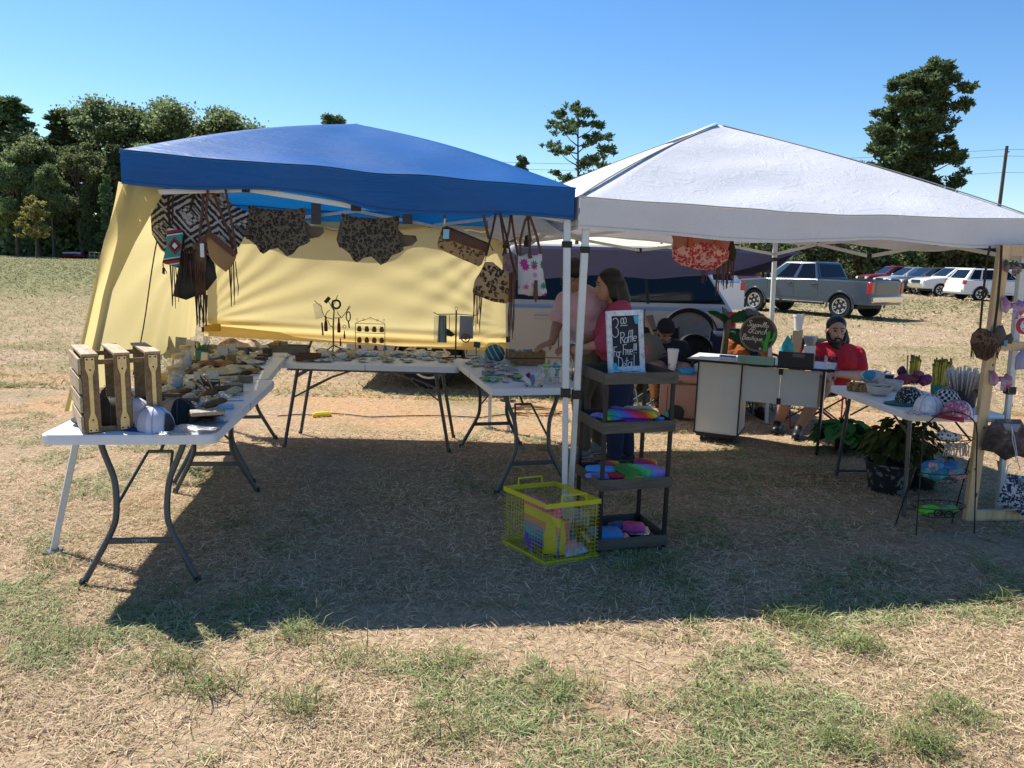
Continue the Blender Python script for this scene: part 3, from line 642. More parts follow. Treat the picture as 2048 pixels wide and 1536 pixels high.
# ================================================================ folding tables
def curved_table(label,cx,cy,rz,L,W,zt=.745,kind='curved',group='white folding tables of the stall',name='folding_table',marks=None):
    """long axis along local y"""
    o=thing(name,label,'table',(cx,cy,0),rz,group); hw,hl=W/2,L/2
    out=[]; r=.045
    for (sx,sy,a0) in ((1,-1,-90),(1,1,0),(-1,1,90),(-1,-1,180)):
        for i in range(6):
            a=R(a0+i*18); out.append((sx*(hw-r)+r*math.cos(a),sy*(hl-r)+r*math.sin(a)))
    m=MB(); n=len(out); zs=[(0,1),(-.006,1.0),(-.042,1.0),(-.045,.985)]
    vs=[(p[0]*(1 if j else .992),p[1]*(1 if j else .996),zt+(0 if j==0 else zs[j][0])) for j in range(4) for p in out]
    fs=[tuple(range(n))]+[(j*n+k,(j+1)*n+k,(j+1)*n+(k+1)%n,j*n+(k+1)%n) for j in range(3) for k in range(n)]+[tuple(range(4*n-1,3*n-1,-1))]
    m.add(vs,fs); top=m.build('tabletop',WHITE_PLASTIC,o,ang=30)
    m=MB(); m.box((0,0,zt-.0245),(W+.004,.006,.043)); m.build('fold_seam',mat('seam_grey',(.3,.3,.31)),top)
    for e in (-1,1):
        y0=e*(hl-.20); y1=e*(hl-.07)
        if kind=='curved':
            prof=[(.20,zt-.05),(.175,.62),(.125,.50),(.115,.40),(.117,.30),(.15,.22),(.265,.0)]
        else: prof=[(.235,zt-.05),(.235,.3),(.245,0)]
        for s in (-1,1):
            pts=[]; 
            for i in range(len(prof)-1):
                for k in range(4):
                    t=k/4; pts.append((lerp(prof[i][0],prof[i+1][0],t),lerp(prof[i][1],prof[i+1][1],t)))
            pts.append(prof[-1]); 
            P=[(s*x,lerp(y1,y0,z/zt),z) for x,z in pts]
            # smooth the bends
            for _ in range(2): P=[P[0]]+[tuple((P[i-1][q]+2*P[i][q]+P[i+1][q])/4 for q in range(3)) for i in range(1,len(P)-1)]+[P[-1]]
            m=MB(); m.tube(list(reversed(P)),.0145,10); lg=m.build('leg',GREY_STEEL,o); m=MB(); b=V(P[-1]); m.tube([b+V((0,0,.001)),b+V((-s*.006,0,.03))],.0165,8); m.build('foot_cap',BLACK,lg)
        zc=.205 if kind=='curved' else .60; xw=.155 if kind=='curved' else .235
        yc=lerp(y1,y0,zc/zt); m=MB(); m.box((0,yc,zc),(xw*2,.014,.030)); cb=m.build('crossbar',GREY_STEEL,o,bev=.004)
        if marks and e==-1:
            m=MB(); m.box((0,yc-.0085,zc),(.085,.003,.022)); m.build('plate',mat('dark_plate',(.03,.03,.03)),cb,bev=.002)
            text_mesh('lettering','LIFETIME',.0165,mat('pale_letter',(.62,.6,.5)),cb,MX.Translation((0,yc-.0108,zc))@STAND,.0006)
            m=MB(); a,b2,h=.0395,.0095,yc-.0106
            for q in ((-a,-b2,a,-b2),(a,-b2,a,b2),(a,b2,-a,b2),(-a,b2,-a,-b2)): m.tube([(q[0],h,zc+q[1]),(q[2],h,zc+q[3])],.0009,4)
            m.build('border',MATS['pale_letter'],cb)
        zb=.37 if kind=='curved' else .42; yb_=lerp(y1,y0,zb/zt)
        m=MB(); xa=.115 if kind=='curved' else .235
        for s in (-1,1): m.tube([(s*xa,yb_,zb),(s*.06,e*hl*.45,.56)],.0075,6)
        m.tube([(0,e*hl*.45,.56),(0,e*.05,zt-.05)],.0085,6); m.tube([(-.06,e*hl*.45,.56),(.06,e*hl*.45,.56)],.009,6)
        m.build('brace',GREY_STEEL,o)
    m=MB(); 
    for s in (-1,1): m.box((s*(hw-.07),0,zt-.058),(.022,L*.86,.022))
    m.build('side_rail',GREY_STEEL,o)
    return o
T1=curved_table('nearest white folding table carrying the wooden crate at the far left',-1.855,4.22,R(7.5),1.60,.765,.75,marks=1)
T2=curved_table('white folding table behind the crate table piled with cloths',-2.16,5.77,R(10.5),1.44,.76,.742)
T3=curved_table('white folding table across the back before the yellow wall',-1.185,6.42,R(-90),1.50,.60,.715,kind='straight')
T4=curved_table('white folding table under the fringed bags at the centre',-.0,5.77,R(14.5),1.48,.66,.745)
# ================================================================ hanging bags
class Hang:
    def __init__(s,name,label,cat,u,v,y,group=None,ang=4):
        s.p=Yd(u,v,y); s.a=R(ang); s.d=(math.cos(s.a),math.sin(s.a)); s.o=thing(name,label,cat,s.p,s.a,group); s.q=V((0,0,0))
    def L(s,pts): return [onplane(u,v,s.p,s.d) for u,v in pts]
    def puff(s,part,pts,th,m,y0=0,wob=.006,parent=None,pw=.5,res=None):
        b=MB(); b.puffy(s.L(pts),th,res,y0=y0,wob=wob,pw=pw,seed=len(part)); return b.build(part,m,parent or s.o,ang=60)
    def plate(s,part,pts,th,m,y0=0,parent=None):
        b=MB(); b.prism(s.L(pts),None,th,y0); return b.build(part,m,parent or s.o,bev=.001)
    def ribbon(s,part,pts,w,m,y0=0,th=.004,parent=None):
        P=s.L(pts); b=MB()
        P3=[V((x,y0,z)) for x,z in P]; vs=[]; n=len(P3)
        for i,p in enumerate(P3):
            t=(P3[min(i+1,n-1)]-P3[max(0,i-1)]).normalized(); a=V((-t.z,0,t.x))*w/2
            vs+= [p-a+V((0,-th/2,0)),p+a+V((0,-th/2,0)),p+a+V((0,th/2,0)),p-a+V((0,th/2,0))]
        fs=[(i*4+k,i*4+(k+1)%4,i*4+4+(k+1)%4,i*4+4+k) for i in range(n-1) for k in range(4)]+[(3,2,1,0),tuple(4*n-4+k for k in range(4))]
        b.add(vs,fs); return b.build(part,m,parent or s.o,ang=50)
    def cord(s,part,pts,r,m,y0=0,parent=None):
        b=MB(); b.tube([(x,y0,z) for x,z in s.L(pts)],r,6); return b.build(part,m,parent or s.o)
    def fringe(s,part,a,b,n,ln,m,y0=0,r=.0028,var=.25,lean=0,seed=1,parent=None,dep=.012):
        g=random.Random(seed); mb=MB(); (x0,z0),(x1,z1)=s.L([a,b]); k=s.p.y/F
        for i in range(n):
            t=(i+.5)/n; x=lerp(x0,x1,t); z=lerp(z0,z1,t); l=ln*k*(1-var*g.random()); yy=y0+g.uniform(-dep,dep); sw=g.uniform(-.012,.012)
            mb.tube([(x,yy,z),(x+sw*.4+lean*l*.4,yy,z-l*.4),(x+sw+lean*l*.8,yy+.004,z-l*.75),(x+sw*.7+lean*l,yy,z-l)],[r,r,r*.9,r*.6],4)
        return mb.build(part,m,parent or s.o)
def ikat(t,c):
    X,Y,Z=t.sep(c); nz=t.m('MULTIPLY',t.m('SUBTRACT',t.noise(c,55,2),.5),.10)
    u=t.m('ADD',t.m('MULTIPLY',t.m('ADD',X,t.m('MULTIPLY',Z,.9)),4.3),nz); v=t.m('ADD',t.m('MULTIPLY',t.m('SUBTRACT',t.m('MULTIPLY',X,.6),Z),4.3),nz)
    fu=t.m('ABSOLUTE',t.m('SUBTRACT',t.m('FRACT',u),.5)); fv=t.m('ABSOLUTE',t.m('SUBTRACT',t.m('FRACT',v),.5))
    q=t.m('MULTIPLY',t.m('MAXIMUM',fu,fv),2.); st=t.m('GREATER_THAN',t.m('SINE',t.m('MULTIPLY',q,20.)),.1)
    zig=t.m('MULTIPLY',t.m('GREATER_THAN',t.m('SINE',t.m('MULTIPLY',t.m('ADD',X,Z),150.)),.3),t.m('LESS_THAN',q,.52))
    k=t.m('ABSOLUTE',t.m('SUBTRACT',st,t.m('MULTIPLY',zig,.8))); return t.mix(k,(.015,.016,.03),(.40,.37,.33))
IKAT=mat('ikat_fabric',(.3,.3,.3),.8,var=.1,pat=ikat,bump=.3,bs=300)
def flowers(t,c):
    vn=t.n('ShaderNodeTexVoronoi',{'Vector':c,'Scale':17.,'Randomness':.55}); d=t.n('ShaderNodeVectorMath',{0:c,1:vn.outputs['Position']},operation='SUBTRACT').outputs[0]
    x,y,z=t.sep(d); an=t.m('ARCTAN2',z,x); pet=t.m('COSINE',t.m('MULTIPLY',an,9.)); r=t.m('MULTIPLY',vn.outputs['Distance'],1.)
    inside=t.m('LESS_THAN',t.m('ADD',r,t.m('MULTIPLY',pet,.06)),.45); core=t.m('LESS_THAN',r,.14); edge=t.m('GREATER_THAN',pet,.55)
    rc=t.sep(vn.outputs['Color'])[0]; col=t.mix(t.m('GREATER_THAN',rc,.5),(.02,.22,.14),(.42,.03,.22)); col=t.mix(edge,col,(.03,.02,.04)); col=t.mix(core,col,(.7,.7,.6))
    return t.mix(inside,(.5,.48,.47),col)
FLOWER=mat('flower_print',(.5,.5,.5),.7,pat=flowers,bump=.2,bs=300)
LEO_S=mat('leopard_small',(.3,.2,.1),.7,pat=leopard((.115,.09,.06),(.010,.008,.007),(.060,.042,.026),52,(.10,.16,.50,.58)),bump=.3,bs=300)
LEO_B=mat('leopard_big',(.3,.2,.1),.75,pat=leopard((.33,.21,.10),(.014,.008,.006),(.18,.095,.035),30,(.20,.27,.46,.53)),bump=.3,bs=300)
LEO_C=mat('leopard_calf',(.3,.2,.1),.75,pat=leopard((.31,.19,.085),(.02,.012,.008),(.17,.08,.03),46),bump=.3,bs=300)
COW=mat('spotted_calf',(.3,.2,.1),.75,pat=leopard((.30,.175,.075),(.012,.008,.006),(.014,.009,.007),17,(.02,.02,.27,.33)),bump=.3,bs=300)
TAUPE=mat('taupe_suede',(.12,.095,.062),.85,bump=.2)
HG='bags hung along the front of the blue canopy'
h=Hang('tote_bag','large black and cream diamond patterned bag hanging at the left end of the blue canopy','bag',390,385,4.27,HG)
h.puff('bag_body',[(306,372),(300,420),(304,468),(322,500),(352,522),(392,530),(430,512),(455,498),(478,494),(490,472),(497,440),(500,425),(470,412),(452,398),(440,372)],.13,IKAT,wob=.012,res=.02)
h.ribbon('handle',[(428,370),(440,400),(455,440),(468,470),(474,500)],.014,LEATHER,-.075); h.ribbon('handle',[(348,372),(347,420),(350,452)],.012,DKLEATHER,-.075)
h=Hang('crossbody_bag','small turquoise woven bag with red and white bands and a black tassel','bag',345,455,4.16,HG)
def aztec(t,c):
    X,Y,Z=t.sep(c); z=t.m('MULTIPLY',Z,1.); tri=t.m('ABSOLUTE',t.m('SUBTRACT',t.m('FRACT',t.m('MULTIPLY',X,18.)),.5))
    w=t.m('ADD',t.m('MULTIPLY',z,-5.0),t.m('MULTIPLY',X,.9))
    b=t.ramp(w,[(0,(.55,.55,.52)),(.06,(.30,.03,.03)),(.13,(.02,.02,.03)),(.17,(.6,.6,.57)),(.20,(.03,.24,.23)),(.78,(.55,.55,.5)),(.81,(.02,.02,.02)),(.86,(.3,.03,.03)),(.94,(.6,.6,.57)),(.97,(.03,.2,.2))],'CONSTANT')
    dx=t.m('ABSOLUTE',t.m('ADD',X,-.012)); dz=t.m('ABSOLUTE',t.m('ADD',Z,.095)); dd=t.m('ADD',t.m('MULTIPLY',dx,1.2),dz); 
    b=t.mix(t.m('LESS_THAN',dd,.05),b,(.25,.03,.03)); b=t.mix(t.m('LESS_THAN',dd,.032),b,(.02,.015,.015)); return t.mix(t.m('LESS_THAN',dd,.018),b,(.6,.6,.6))
h.puff('bag_body',[(333,455),(366,461),(364,490),(357,536),(324,526),(333,490)],.03,mat('aztec_weave',(.1,.3,.3),.8,pat=aztec,bump=.4,bs=250))
h.ribbon('strap',[(334,456),(345,448),(346,372)],.008,DKLEATHER); h.cord('tassel_cord',[(326,527),(327,540)],.003,BLACK); h.fringe('tassel',(324,535),(331,536),7,14,BLACK)
h.fringe('fringe',(336,530),(352,534),6,85,DKLEATHER,.01)
h=Hang('fringed_bag','black leather shoulder bag with long dark fringe below the patterned bag','bag',390,500,4.22,HG)
h.puff('bag_body',[(362,505),(352,560),(346,592),(372,600),(392,592),(415,580),(434,556),(428,525),(420,515)],.05,mat('black_leather',(.012,.014,.012),.5,bump=.3))
h.fringe('fringe',(362,490),(396,500),11,75,DKLEATHER,-.045,.0035); h.ribbon('strap',[(362,505),(375,440),(392,372)],.012,DKLEATHER)
h=Hang('fringed_bag','brown suede bag with white tag and long fringe hanging lowest of the left bags','bag',405,480,4.2,HG)
h.puff('bag_body',[(385,485),(414,485),(412,545),(388,545)],.03,mat('tooled_leather',(.14,.075,.03),.6,var=.5,vs=40,bump=.6,bs=120))
h.fringe('fringe',(380,520),(414,528),10,45,LEATHER,-.03,.003); h.fringe('long_fringe',(388,585),(416,590),12,68,mat('brown_suede',(.075,.035,.013),.85,bump=.3),.0,.004); h.ribbon('fringe_band',[(400,540),(402,590)],.055,MATS['brown_suede'],.0)
h.plate('tag',[(404,487),(412,487),(413,515),(405,514)],.001,mat('white_card',(.7,.72,.76),.6),-.035); h.ribbon('strap',[(398,486),(405,420),(407,372)],.014,LEATHER)
h=Hang('crossbody_bag','spotted cowhide bag with brown leather flap tilted at the end of its strap','bag',440,470,4.14,HG)
h.puff('bag_body',[(412,474),(420,466),(474,508),(470,522),(462,534),(452,544),(435,532),(418,512)],.04,COW)
h.ribbon('flap',[(408,482),(420,467),(446,488),(474,510)],.03,LEATHER,-.024); h.fringe('fringe',(456,535),(473,522),6,82,DKLEATHER,0,.003)
h.ribbon('strap',[(421,466),(412,430),(416,372)],.013,LEATHER); h.ribbon('strap',[(473,508),(464,450),(450,372)],.013,LEATHER)
for k,(dx,dy,lab) in enumerate([(0,0,'left leopard print hide shaped bag hanging from the blue canopy'),(187,17,'right leopard print hide shaped bag hanging under the blue canopy middle')]):
    h=Hang('hide_shaped_bag',lab,'bag',555+dx,415+dy,4.3,HG)
    h.puff('back_panel',[(a+dx,b+dy) for a,b in [(492,425),(484,462),(490,478),(540,482),(600,480),(636,474),(647,464),(644,454),(620,452),(606,440),(604,418)]],.02,TAUPE,.03)
    h.puff('bag_body',[(a+dx,b+dy) for a,b in [(496,409),(520,416),(555,419),(590,418),(612,414),(610,440),(612,462),(621,482),(613,488),(597,494),(586,508),(574,513),(566,505),(556,496),(540,499),(527,508),(520,504),(512,490),(500,481),(490,474),(490,462),(498,440)]],.03,LEO_S,wob=.004)
h=Hang('clutch_bag','small leopard print clutch with brown leather top and pale blue price tag','bag',925,470,4.24,HG)
h.puff('bag_body',[(884,457),(880,470),(874,487),(877,497),(900,508),(930,521),(958,533),(964,528),(974,502),(979,487),(950,476),(915,463),(892,452)],.03,LEO_C)
h.puff('leather_top',[(884,455),(895,452),(918,462),(950,475),(980,487),(974,508),(962,500),(935,493),(905,482),(893,484),(883,472)],.02,LEATHER,-.014)
h.cord('zip',[(890,454),(918,463),(950,476),(980,489),(986,502)],.003,BLACK,-.02); h.ribbon('strap',[(892,410),(889,437)],.017,LEATHER); h.cord('clasp',[(890,437),(888,450)],.005,BRASS)
h.ribbon('strap',[(965,420),(970,445),(978,478)],.015,LEATHER); h.plate('price_tag',[(887,459),(899,459),(898,478),(886,478)],.001,mat('pale_blue_card',(.25,.5,.6),.6),-.035)
h=Hang('fringed_bag','leopard print bag with long brown fringe on both sides beside the yellow wall','bag',990,525,4.2,HG)
h.puff('bag_body',[(970,524),(985,524),(1005,540),(1030,546),(1028,575),(1024,603),(1010,607),(985,603),(948,589),(945,583),(950,560),(960,545)],.04,LEO_B)
h.fringe('fringe',(946,575),(965,592),9,78,LEATHER,-.02,.0032); h.fringe('fringe',(1018,545),(1032,545),9,140,LEATHER,-.02,.0036)
h.cord('strap_clip',[(970,523),(972,512)],.004,BRASS); h.ribbon('strap',[(972,512),(985,460),(992,425)],.012,DKLEATHER); h.ribbon('strap',[(1030,546),(1012,470),(1000,425)],.012,DKLEATHER)
h=Hang('tote_bag','white tote printed with magenta and green flowers on tall leather handles','bag',1062,512,4.3,HG)
h.puff('bag_body',[(1036,509),(1060,508),(1084,507),(1085,535),(1094,585),(1090,592),(1062,592),(1036,588)],.05,FLOWER)
h.ribbon('handle',[(1040,512),(1040,480),(1049,444),(1056,430)],.014,LEATHER,-.02); h.ribbon('handle',[(1081,508),(1072,470),(1060,436),(1056,430)],.014,LEATHER,-.02); h.ribbon('handle',[(1060,509),(1060,470),(1056,430)],.013,LEATHER,.02); h.ribbon('handle_end',[(1058,507),(1060,517)],.022,LEATHER,-.026)
h.puff('leather_tab',[(1068,560),(1074,560),(1075,592),(1071,606),(1065,592)],.012,LEATHER,-.03)
h=Hang('tote_bag','dusty pink patterned bag hanging half hidden behind the leopard fringe bag','bag',1015,505,4.36,HG)
h.puff('bag_body',[(1006,510),(1022,503),(1036,512),(1040,545),(1035,560),(1004,558)],.04,mat('dusty_pink_print',(.3,.17,.16),.8,var=.5,vs=35)); 
for pts in ([(1006,512),(1018,460),(1022,425)],[(1036,512),(1028,470),(1022,425)],[(1012,508),(1006,470),(1000,425)]): h.ribbon('handle',pts,.013,LEATHER)
h=Hang('tote_bag','coral pink leopard tote hanging from the white canopy','bag',1403,470,5.0,None,12)
h.puff('bag_body',[(1341,466),(1346,480),(1343,500),(1345,518),(1360,530),(1395,539),(1425,541),(1440,532),(1456,520),(1459,505),(1452,492),(1462,470)],.09,mat('coral_leopard',(.6,.2,.2),.55,pat=leopard((.80,.50,.46),(.50,.035,.06),(.62,.20,.19),34,(.10,.16,.54,.62)),trans=.35),wob=.01)
h.puff('sheer_top',[(1339,458),(1345,500),(1400,487),(1452,500),(1464,462)],.05,mat('sheer_coral',(.62,.27,.22),.4,trans=.5),-.024,wob=.008); h.ribbon('strap',[(1372,460),(1374,494)],.028,mat('coral_strap',(.55,.13,.05),.5,trans=.3),-.055); h.ribbon('strap',[(1425,462),(1427,490)],.026,MATS['coral_strap'],-.055)
h=Hang('fringed_bag','brown suede bag with long fringe hanging behind the coral tote','bag',1455,475,5.08,None,12)
h.puff('bag_body',[(1440,470),(1464,470),(1473,505),(1470,522),(1440,525)],.04,DKLEATHER); h.fringe('fringe',(1434,525),(1472,505),16,70,LEATHER,0,.004,.4); h.fringe('fringe',(1404,541),(1414,541),5,26,LEATHER,0,.003)
# ================================================================ goods on the left and back tables
def col(name,c,rough=.6,metal=0,**k): return mat(name,c,rough,metal,**k)
CLEAR=None
def clear_plastic():
    m=bpy.data.materials.new('clear_plastic'); t=NT(m); c=t.coord('Object'); n=t.noise(c,38,3,.6,.8)
    g=t.n('ShaderNodeBsdfGlossy',{'Roughness':.16,'Color':(.9,.9,.9,1),'Normal':t.bump(n,.8,.02)}).outputs[0]; tr=t.n('ShaderNodeBsdfTransparent',{'Color':(.95,.96,.97,1)}).outputs[0]; df=t.n('ShaderNodeBsdfDiffuse',{'Color':(.75,.77,.78,1)}).outputs[0]
    a=t.n('ShaderNodeMixShader',{0:.13,1:tr,2:df}).outputs[0]; lw=t.n('ShaderNodeFresnel',{'IOR':1.35}).outputs[0]
    t.surf(t.n('ShaderNodeMixShader',{0:t.m('ADD',lw,.06),1:a,2:g}).outputs[0]); return m
CLEAR=clear_plastic()
# --- wooden crate standing on end
c0=G(170,868,.752); c1=G(313,858,.752); ca=math.atan2(c1.y-c0.y,c1.x-c0.x); ca=R(35); CW=.335; CH=.355; CD=.38
cr=thing('wooden_crate','brown wooden crate standing on end with three brass strapped uprights','crate',c0,ca)
for k in range(4):
    m=MB(); m.box((-.006,CD/2,.045+k*.088),(.012,CD,.072)); m.build('side_slat',WOODL,cr,bev=.002)
xs=[.036,CW*.5,CW-.036]
for i,x in enumerate(xs):
    m=MB(); m.box((x,.008,CH/2),(.068,.016,CH-.002)); m.build('upright',WOODD,cr,bev=.002)
    m=MB(); m.box((x,CD-.008,CH/2),(.055,.016,CH-.002)); m.build('upright',WOODD,cr,bev=.002)
    m=MB(); m.box((x,CD/2,CH+.006),(.068,CD+.02,.012)); m.build('top_slat',WOODL,cr,bev=.002)
    w=.019; n=.0085; H0,H1=.006,CH-.006
    o=[(-w,H0),(w,H0),(w,H0+.05),(n,H0+.085),(n,H1-.085),(w,H1-.05),(w,H1),(-w,H1),(-w,H1-.05),(-n,H1-.085),(-n,H0+.085),(-w,H0+.05)]
    m=MB(); m.prism([(x+a,b) for a,b in o],None,-.003,-.0005); st=m.build('brass_strap',BRASS,cr)
    m=MB()
    for (a,b) in ((-.011,.014),(.011,.014),(0,.062),(-.011,CH-.014),(.011,CH-.014),(0,CH-.062)): m.ell((x+a,-.004,b),(.0042,.002,.0042),8,5)
    m.build('rivets',BLACKM,st)
for z in (.012,CH-.03):
    for y in (.022,CD-.022):
        m=MB(); m.box((CW/2,y,z),(CW-.002,.010,.022)); m.build('rail',WOODD,cr,bev=.001)
m=MB(); m.box((CW/2,CD/2,.006),(CW-.01,CD-.06,.008)); m.build('base_board',WOODD,cr)
def ball_cap(label,loc,rz,crown,brim,back=None,sc=1,group=None,tilt=0,front=None):
    o=thing('ball_cap',label,'cap',loc,rz,group); n=22
    def dome(a0,a1,mm,nm):
        m=MB()
        def f(s,t):
            a=a0+(a1-a0)*s; th=t*PI/2; fr=1+.06*math.cos(a); r=.092*math.cos(th)**.75
            return ((r*fr*1.08)*math.cos(a)*sc,r*.92*math.sin(a)*sc,(.115*math.sin(th)**.9+.012*math.cos(a)*math.cos(th))*sc+tilt*r*math.cos(a))
        m.grid(f,n,9); return m.build(nm,mm,o,ang=70,merge=True)
    dome(-1.75,1.75,crown,'crown'); dome(1.75,2*PI-1.75,back or crown,'back_panel')
    m=MB()
    def br(s,t):
        a=lerp(-1.15,1.15,s); e=math.cos(a/1.15*PI/2)**.6; r=.094+.075*t*e; return (r*1.1*math.cos(a)*sc,r*.92*math.sin(a)*sc,(.014-.022*(abs(a)/1.15)**2*t-.006*t)*sc+tilt*r)
    m.grid(br,16,5); q=m.build('brim',brim,o,ang=70); md=q.modifiers.new('thick','SOLIDIFY'); md.thickness=.004
    m=MB(); m.ell((0,0,.116*sc),(.007,.007,.004),8,5); m.build('button',crown,o)
    L=MB()
    for a in (0,PI/3,2*PI/3,PI,4*PI/3,5*PI/3): L.tube([(.0935*math.cos(t*PI/2)**.75*(1+.06*math.cos(a))*1.08*math.cos(a)*sc,.0935*math.cos(t*PI/2)**.75*.92*math.sin(a)*sc,(.1165*math.sin(t*PI/2)**.9+.012*math.cos(a)*math.cos(t*PI/2))*sc) for t in [i/10 for i in range(11)]],.0011,4)
    L.build('seam',col('cap_thread',(.16,.16,.18),.8),o)
    L=MB()
    def op(s,t):
        a=PI+lerp(-.42,.42,s); th=t*.50*math.sin(PI*(s*.94+.03))**.6*PI/2; r=.0945*math.cos(th)**.75; return (r*(1+.06*math.cos(a))*1.08*math.cos(a)*sc,r*.92*math.sin(a)*sc,(.1165*math.sin(th)**.9+.012*math.cos(a)*math.cos(th))*sc+.012)
    L.grid(op,8,4); L.build('back_opening',col('cap_inside',(.05,.05,.055),.9),o)
    if front:
        m=MB()
        def fp(s,t):
            a=lerp(-.42,.42,s); th=lerp(.18,.8,t)*PI/2*.8; r=.0945*math.cos(th)**.75; return (r*1.06*1.08*math.cos(a)*sc,r*.92*math.sin(a)*sc,(.116*math.sin(th)**.9+.012*math.cos(a)*math.cos(th))*sc)
        m.grid(fp,6,5); m.build('front_patch',front,o)
    return o
KW=col('white_mesh',(.62,.62,.70),.8,bump=.5,bs=220); KK=col('black_twill',(.012,.012,.014),.8); OLV=col('olive_twill',(.05,.05,.035),.85); RED=col('red_twill',(.45,.02,.03),.7)
CAPG='ball caps by the crate'
ball_cap('black ball cap lying on the table edge right of the white caps',G(358,842,.752),R(165),col('tan_twill',(.45,.33,.2),.8),KK,KK,1,CAPG)
ball_cap('white mesh ball cap beside the right upright of the crate',G(312,858,.752),R(160),col('grey_front',(.46,.45,.47),.8),col('navy_twill',(.02,.03,.12),.8),KW,.95,CAPG)
ball_cap('white cap showing between the middle and right crate uprights',G(268,842,.766),R(170),KW,KW,KW,1,CAPG)
ball_cap('dark olive cap in the left opening of the crate',G(222,842,.766),R(175),OLV,KK,OLV,1,CAPG)
ball_cap('red cap at the back inside the wooden crate',G(232,812,.766),R(100),RED,RED,KK,1,CAPG)
ball_cap('dark green cap behind the white caps at the crate',G(300,822,.752),R(120),col('dark_green_twill',(.03,.045,.035),.85),OLV,None,1,CAPG)
def jar(label,u,v,z,r,h,fill):
    p=G(u,v,z); o=thing('glass_jar',label,'jar',p,0,'jars and bottles on the crate table')
    m=MB(); m.lathe([(r*.9,0),(r,.01),(r,h*.8),(r*.8,h*.9),(r*.8,h)],n=16); m.build('glass',CLEAR,o)
    m=MB(); m.lathe([(r*.86,.006),(r*.9,.012),(r*.9,h*.55),(r*.5,h*.62)],n=12); m.build('contents',fill,o)
    m=MB(); m.lathe([(r*.95,h),(r*.98,h+.004),(r*.98,h+.018),(r*.9,h+.02)],n=16); m.build('lid',col('light_wood',(.5,.36,.18),.6),o)
jar('glass jar of white beads with wooden lid, front of the three jars',350,778,.752,.045,.12,KW); jar('clear jar with wooden lid behind the front jar',358,752,.752,.042,.13,col('cream_fill',(.5,.45,.33),.8)); jar('rear clear jar half hidden by the other jars',372,735,.752,.040,.14,KW)
LAYN=[0]
def lay(name,label,cat,u,v,z,w,d,h,rz,m,group=None,bev=.004,kind='box',wob=.0):
    p=G(u,v,z); b=MB()
    if kind=='box': b.box((0,0,h/2),(w,d,h)); o=b.build(name,m,None,p,bev=bev,rz=rz)
    else:
        LAYN[0]+=1; g=random.Random(LAYN[0]); n=16; pts=[]
        for i in range(n):
            a=2*PI*i/n; e=1/max(abs(math.cos(a)),abs(math.sin(a)))**.95; k=min(e,1.32)*(1+g.uniform(-.07,.07)); pts.append((w/2*k*math.cos(a),d/2*k*math.sin(a)))
        b.puffy(pts,h,None,y0=0,wob=wob or h*.5,seed=u*.1,pw=.5); T=MX.Rotation(R(90),4,'X')
        b.v=[(x,-z_,max(y+h*.42,.002)) if False else (x,z_,max(y+h*.5,.001)) for x,y,z_ in b.v]; b.f=[tuple(reversed(f)) for f in b.f]
        o=b.build(name,m,None,p,rz=rz,ang=60)
        if w<.16 and g.random()<.6:
            hb=MB(); hb.box((0,d*.34,h*.62),(w*.8,d*.22,.004),rot=MX.Rotation(g.uniform(-.25,.25),3,'X')); hb.build('header_card',[KW,DKLEATHER,HC1,HC2,BRASS][g.randrange(5)],o)
            if g.random()<.5: hb=MB(); hb.ell((g.uniform(-.2,.2)*w,-d*.12,h*.8),(w*.16,d*.2,.006),8,5); hb.build('trinket',[DKLEATHER,HC2,LEATHER,HC1][g.randrange(4)],o)
    return tag(o,label,cat,group)
HC1=mat('card_kraft',(.36,.25,.14),.7); HC2=mat('card_teal',(.05,.19,.2),.6)
WAL='leather wallets stacked beside the caps'
for i in range(5):
    lay('leather_wallet',['lowest brown wallet of the stack beside the black cap','second brown wallet from the bottom of the stack','middle wallet of the stack beside the black cap','second wallet from the top of the stack','top patterned wallet of the stack beside the black cap'][i],'wallet',407+i*2,832-i,.752+i*.019,.15,.085,.018,R(10+i*9-18),LEATHER if i<4 else col('pale_wallet',(.35,.28,.2),.7,var=.5,vs=50),WAL)
lay('gift_box','small open red box near the table edge','box',437,830,.752,.055,.05,.03,.2,col('dark_red_card',(.25,.02,.03),.5)); lay('gift_box','pale blue card box behind the small red box','box',452,816,.752,.08,.06,.02,.3,col('sky_card',(.22,.42,.6),.5)); lay('gift_box','flat light blue packet on the table edge above the blue box','packet',470,800,.752,.09,.05,.008,.4,col('light_card',(.55,.65,.72),.5))
lay('plastic_bag','crumpled clear plastic bag on the near corner of the crate table','plastic bag',395,866,.752,.20,.10,.035,.1,CLEAR,None,kind='puff',wob=.02); lay('plastic_bag','clear plastic wrap lying in front of the crate right upright','plastic bag',345,870,.752,.16,.05,.02,.1,CLEAR,None,kind='puff',wob=.012); lay('plastic_bag','glossy clear bag behind the black cap beside the wallets','plastic bag',430,845,.752,.13,.08,.02,.5,CLEAR,None,kind='puff',wob=.012)
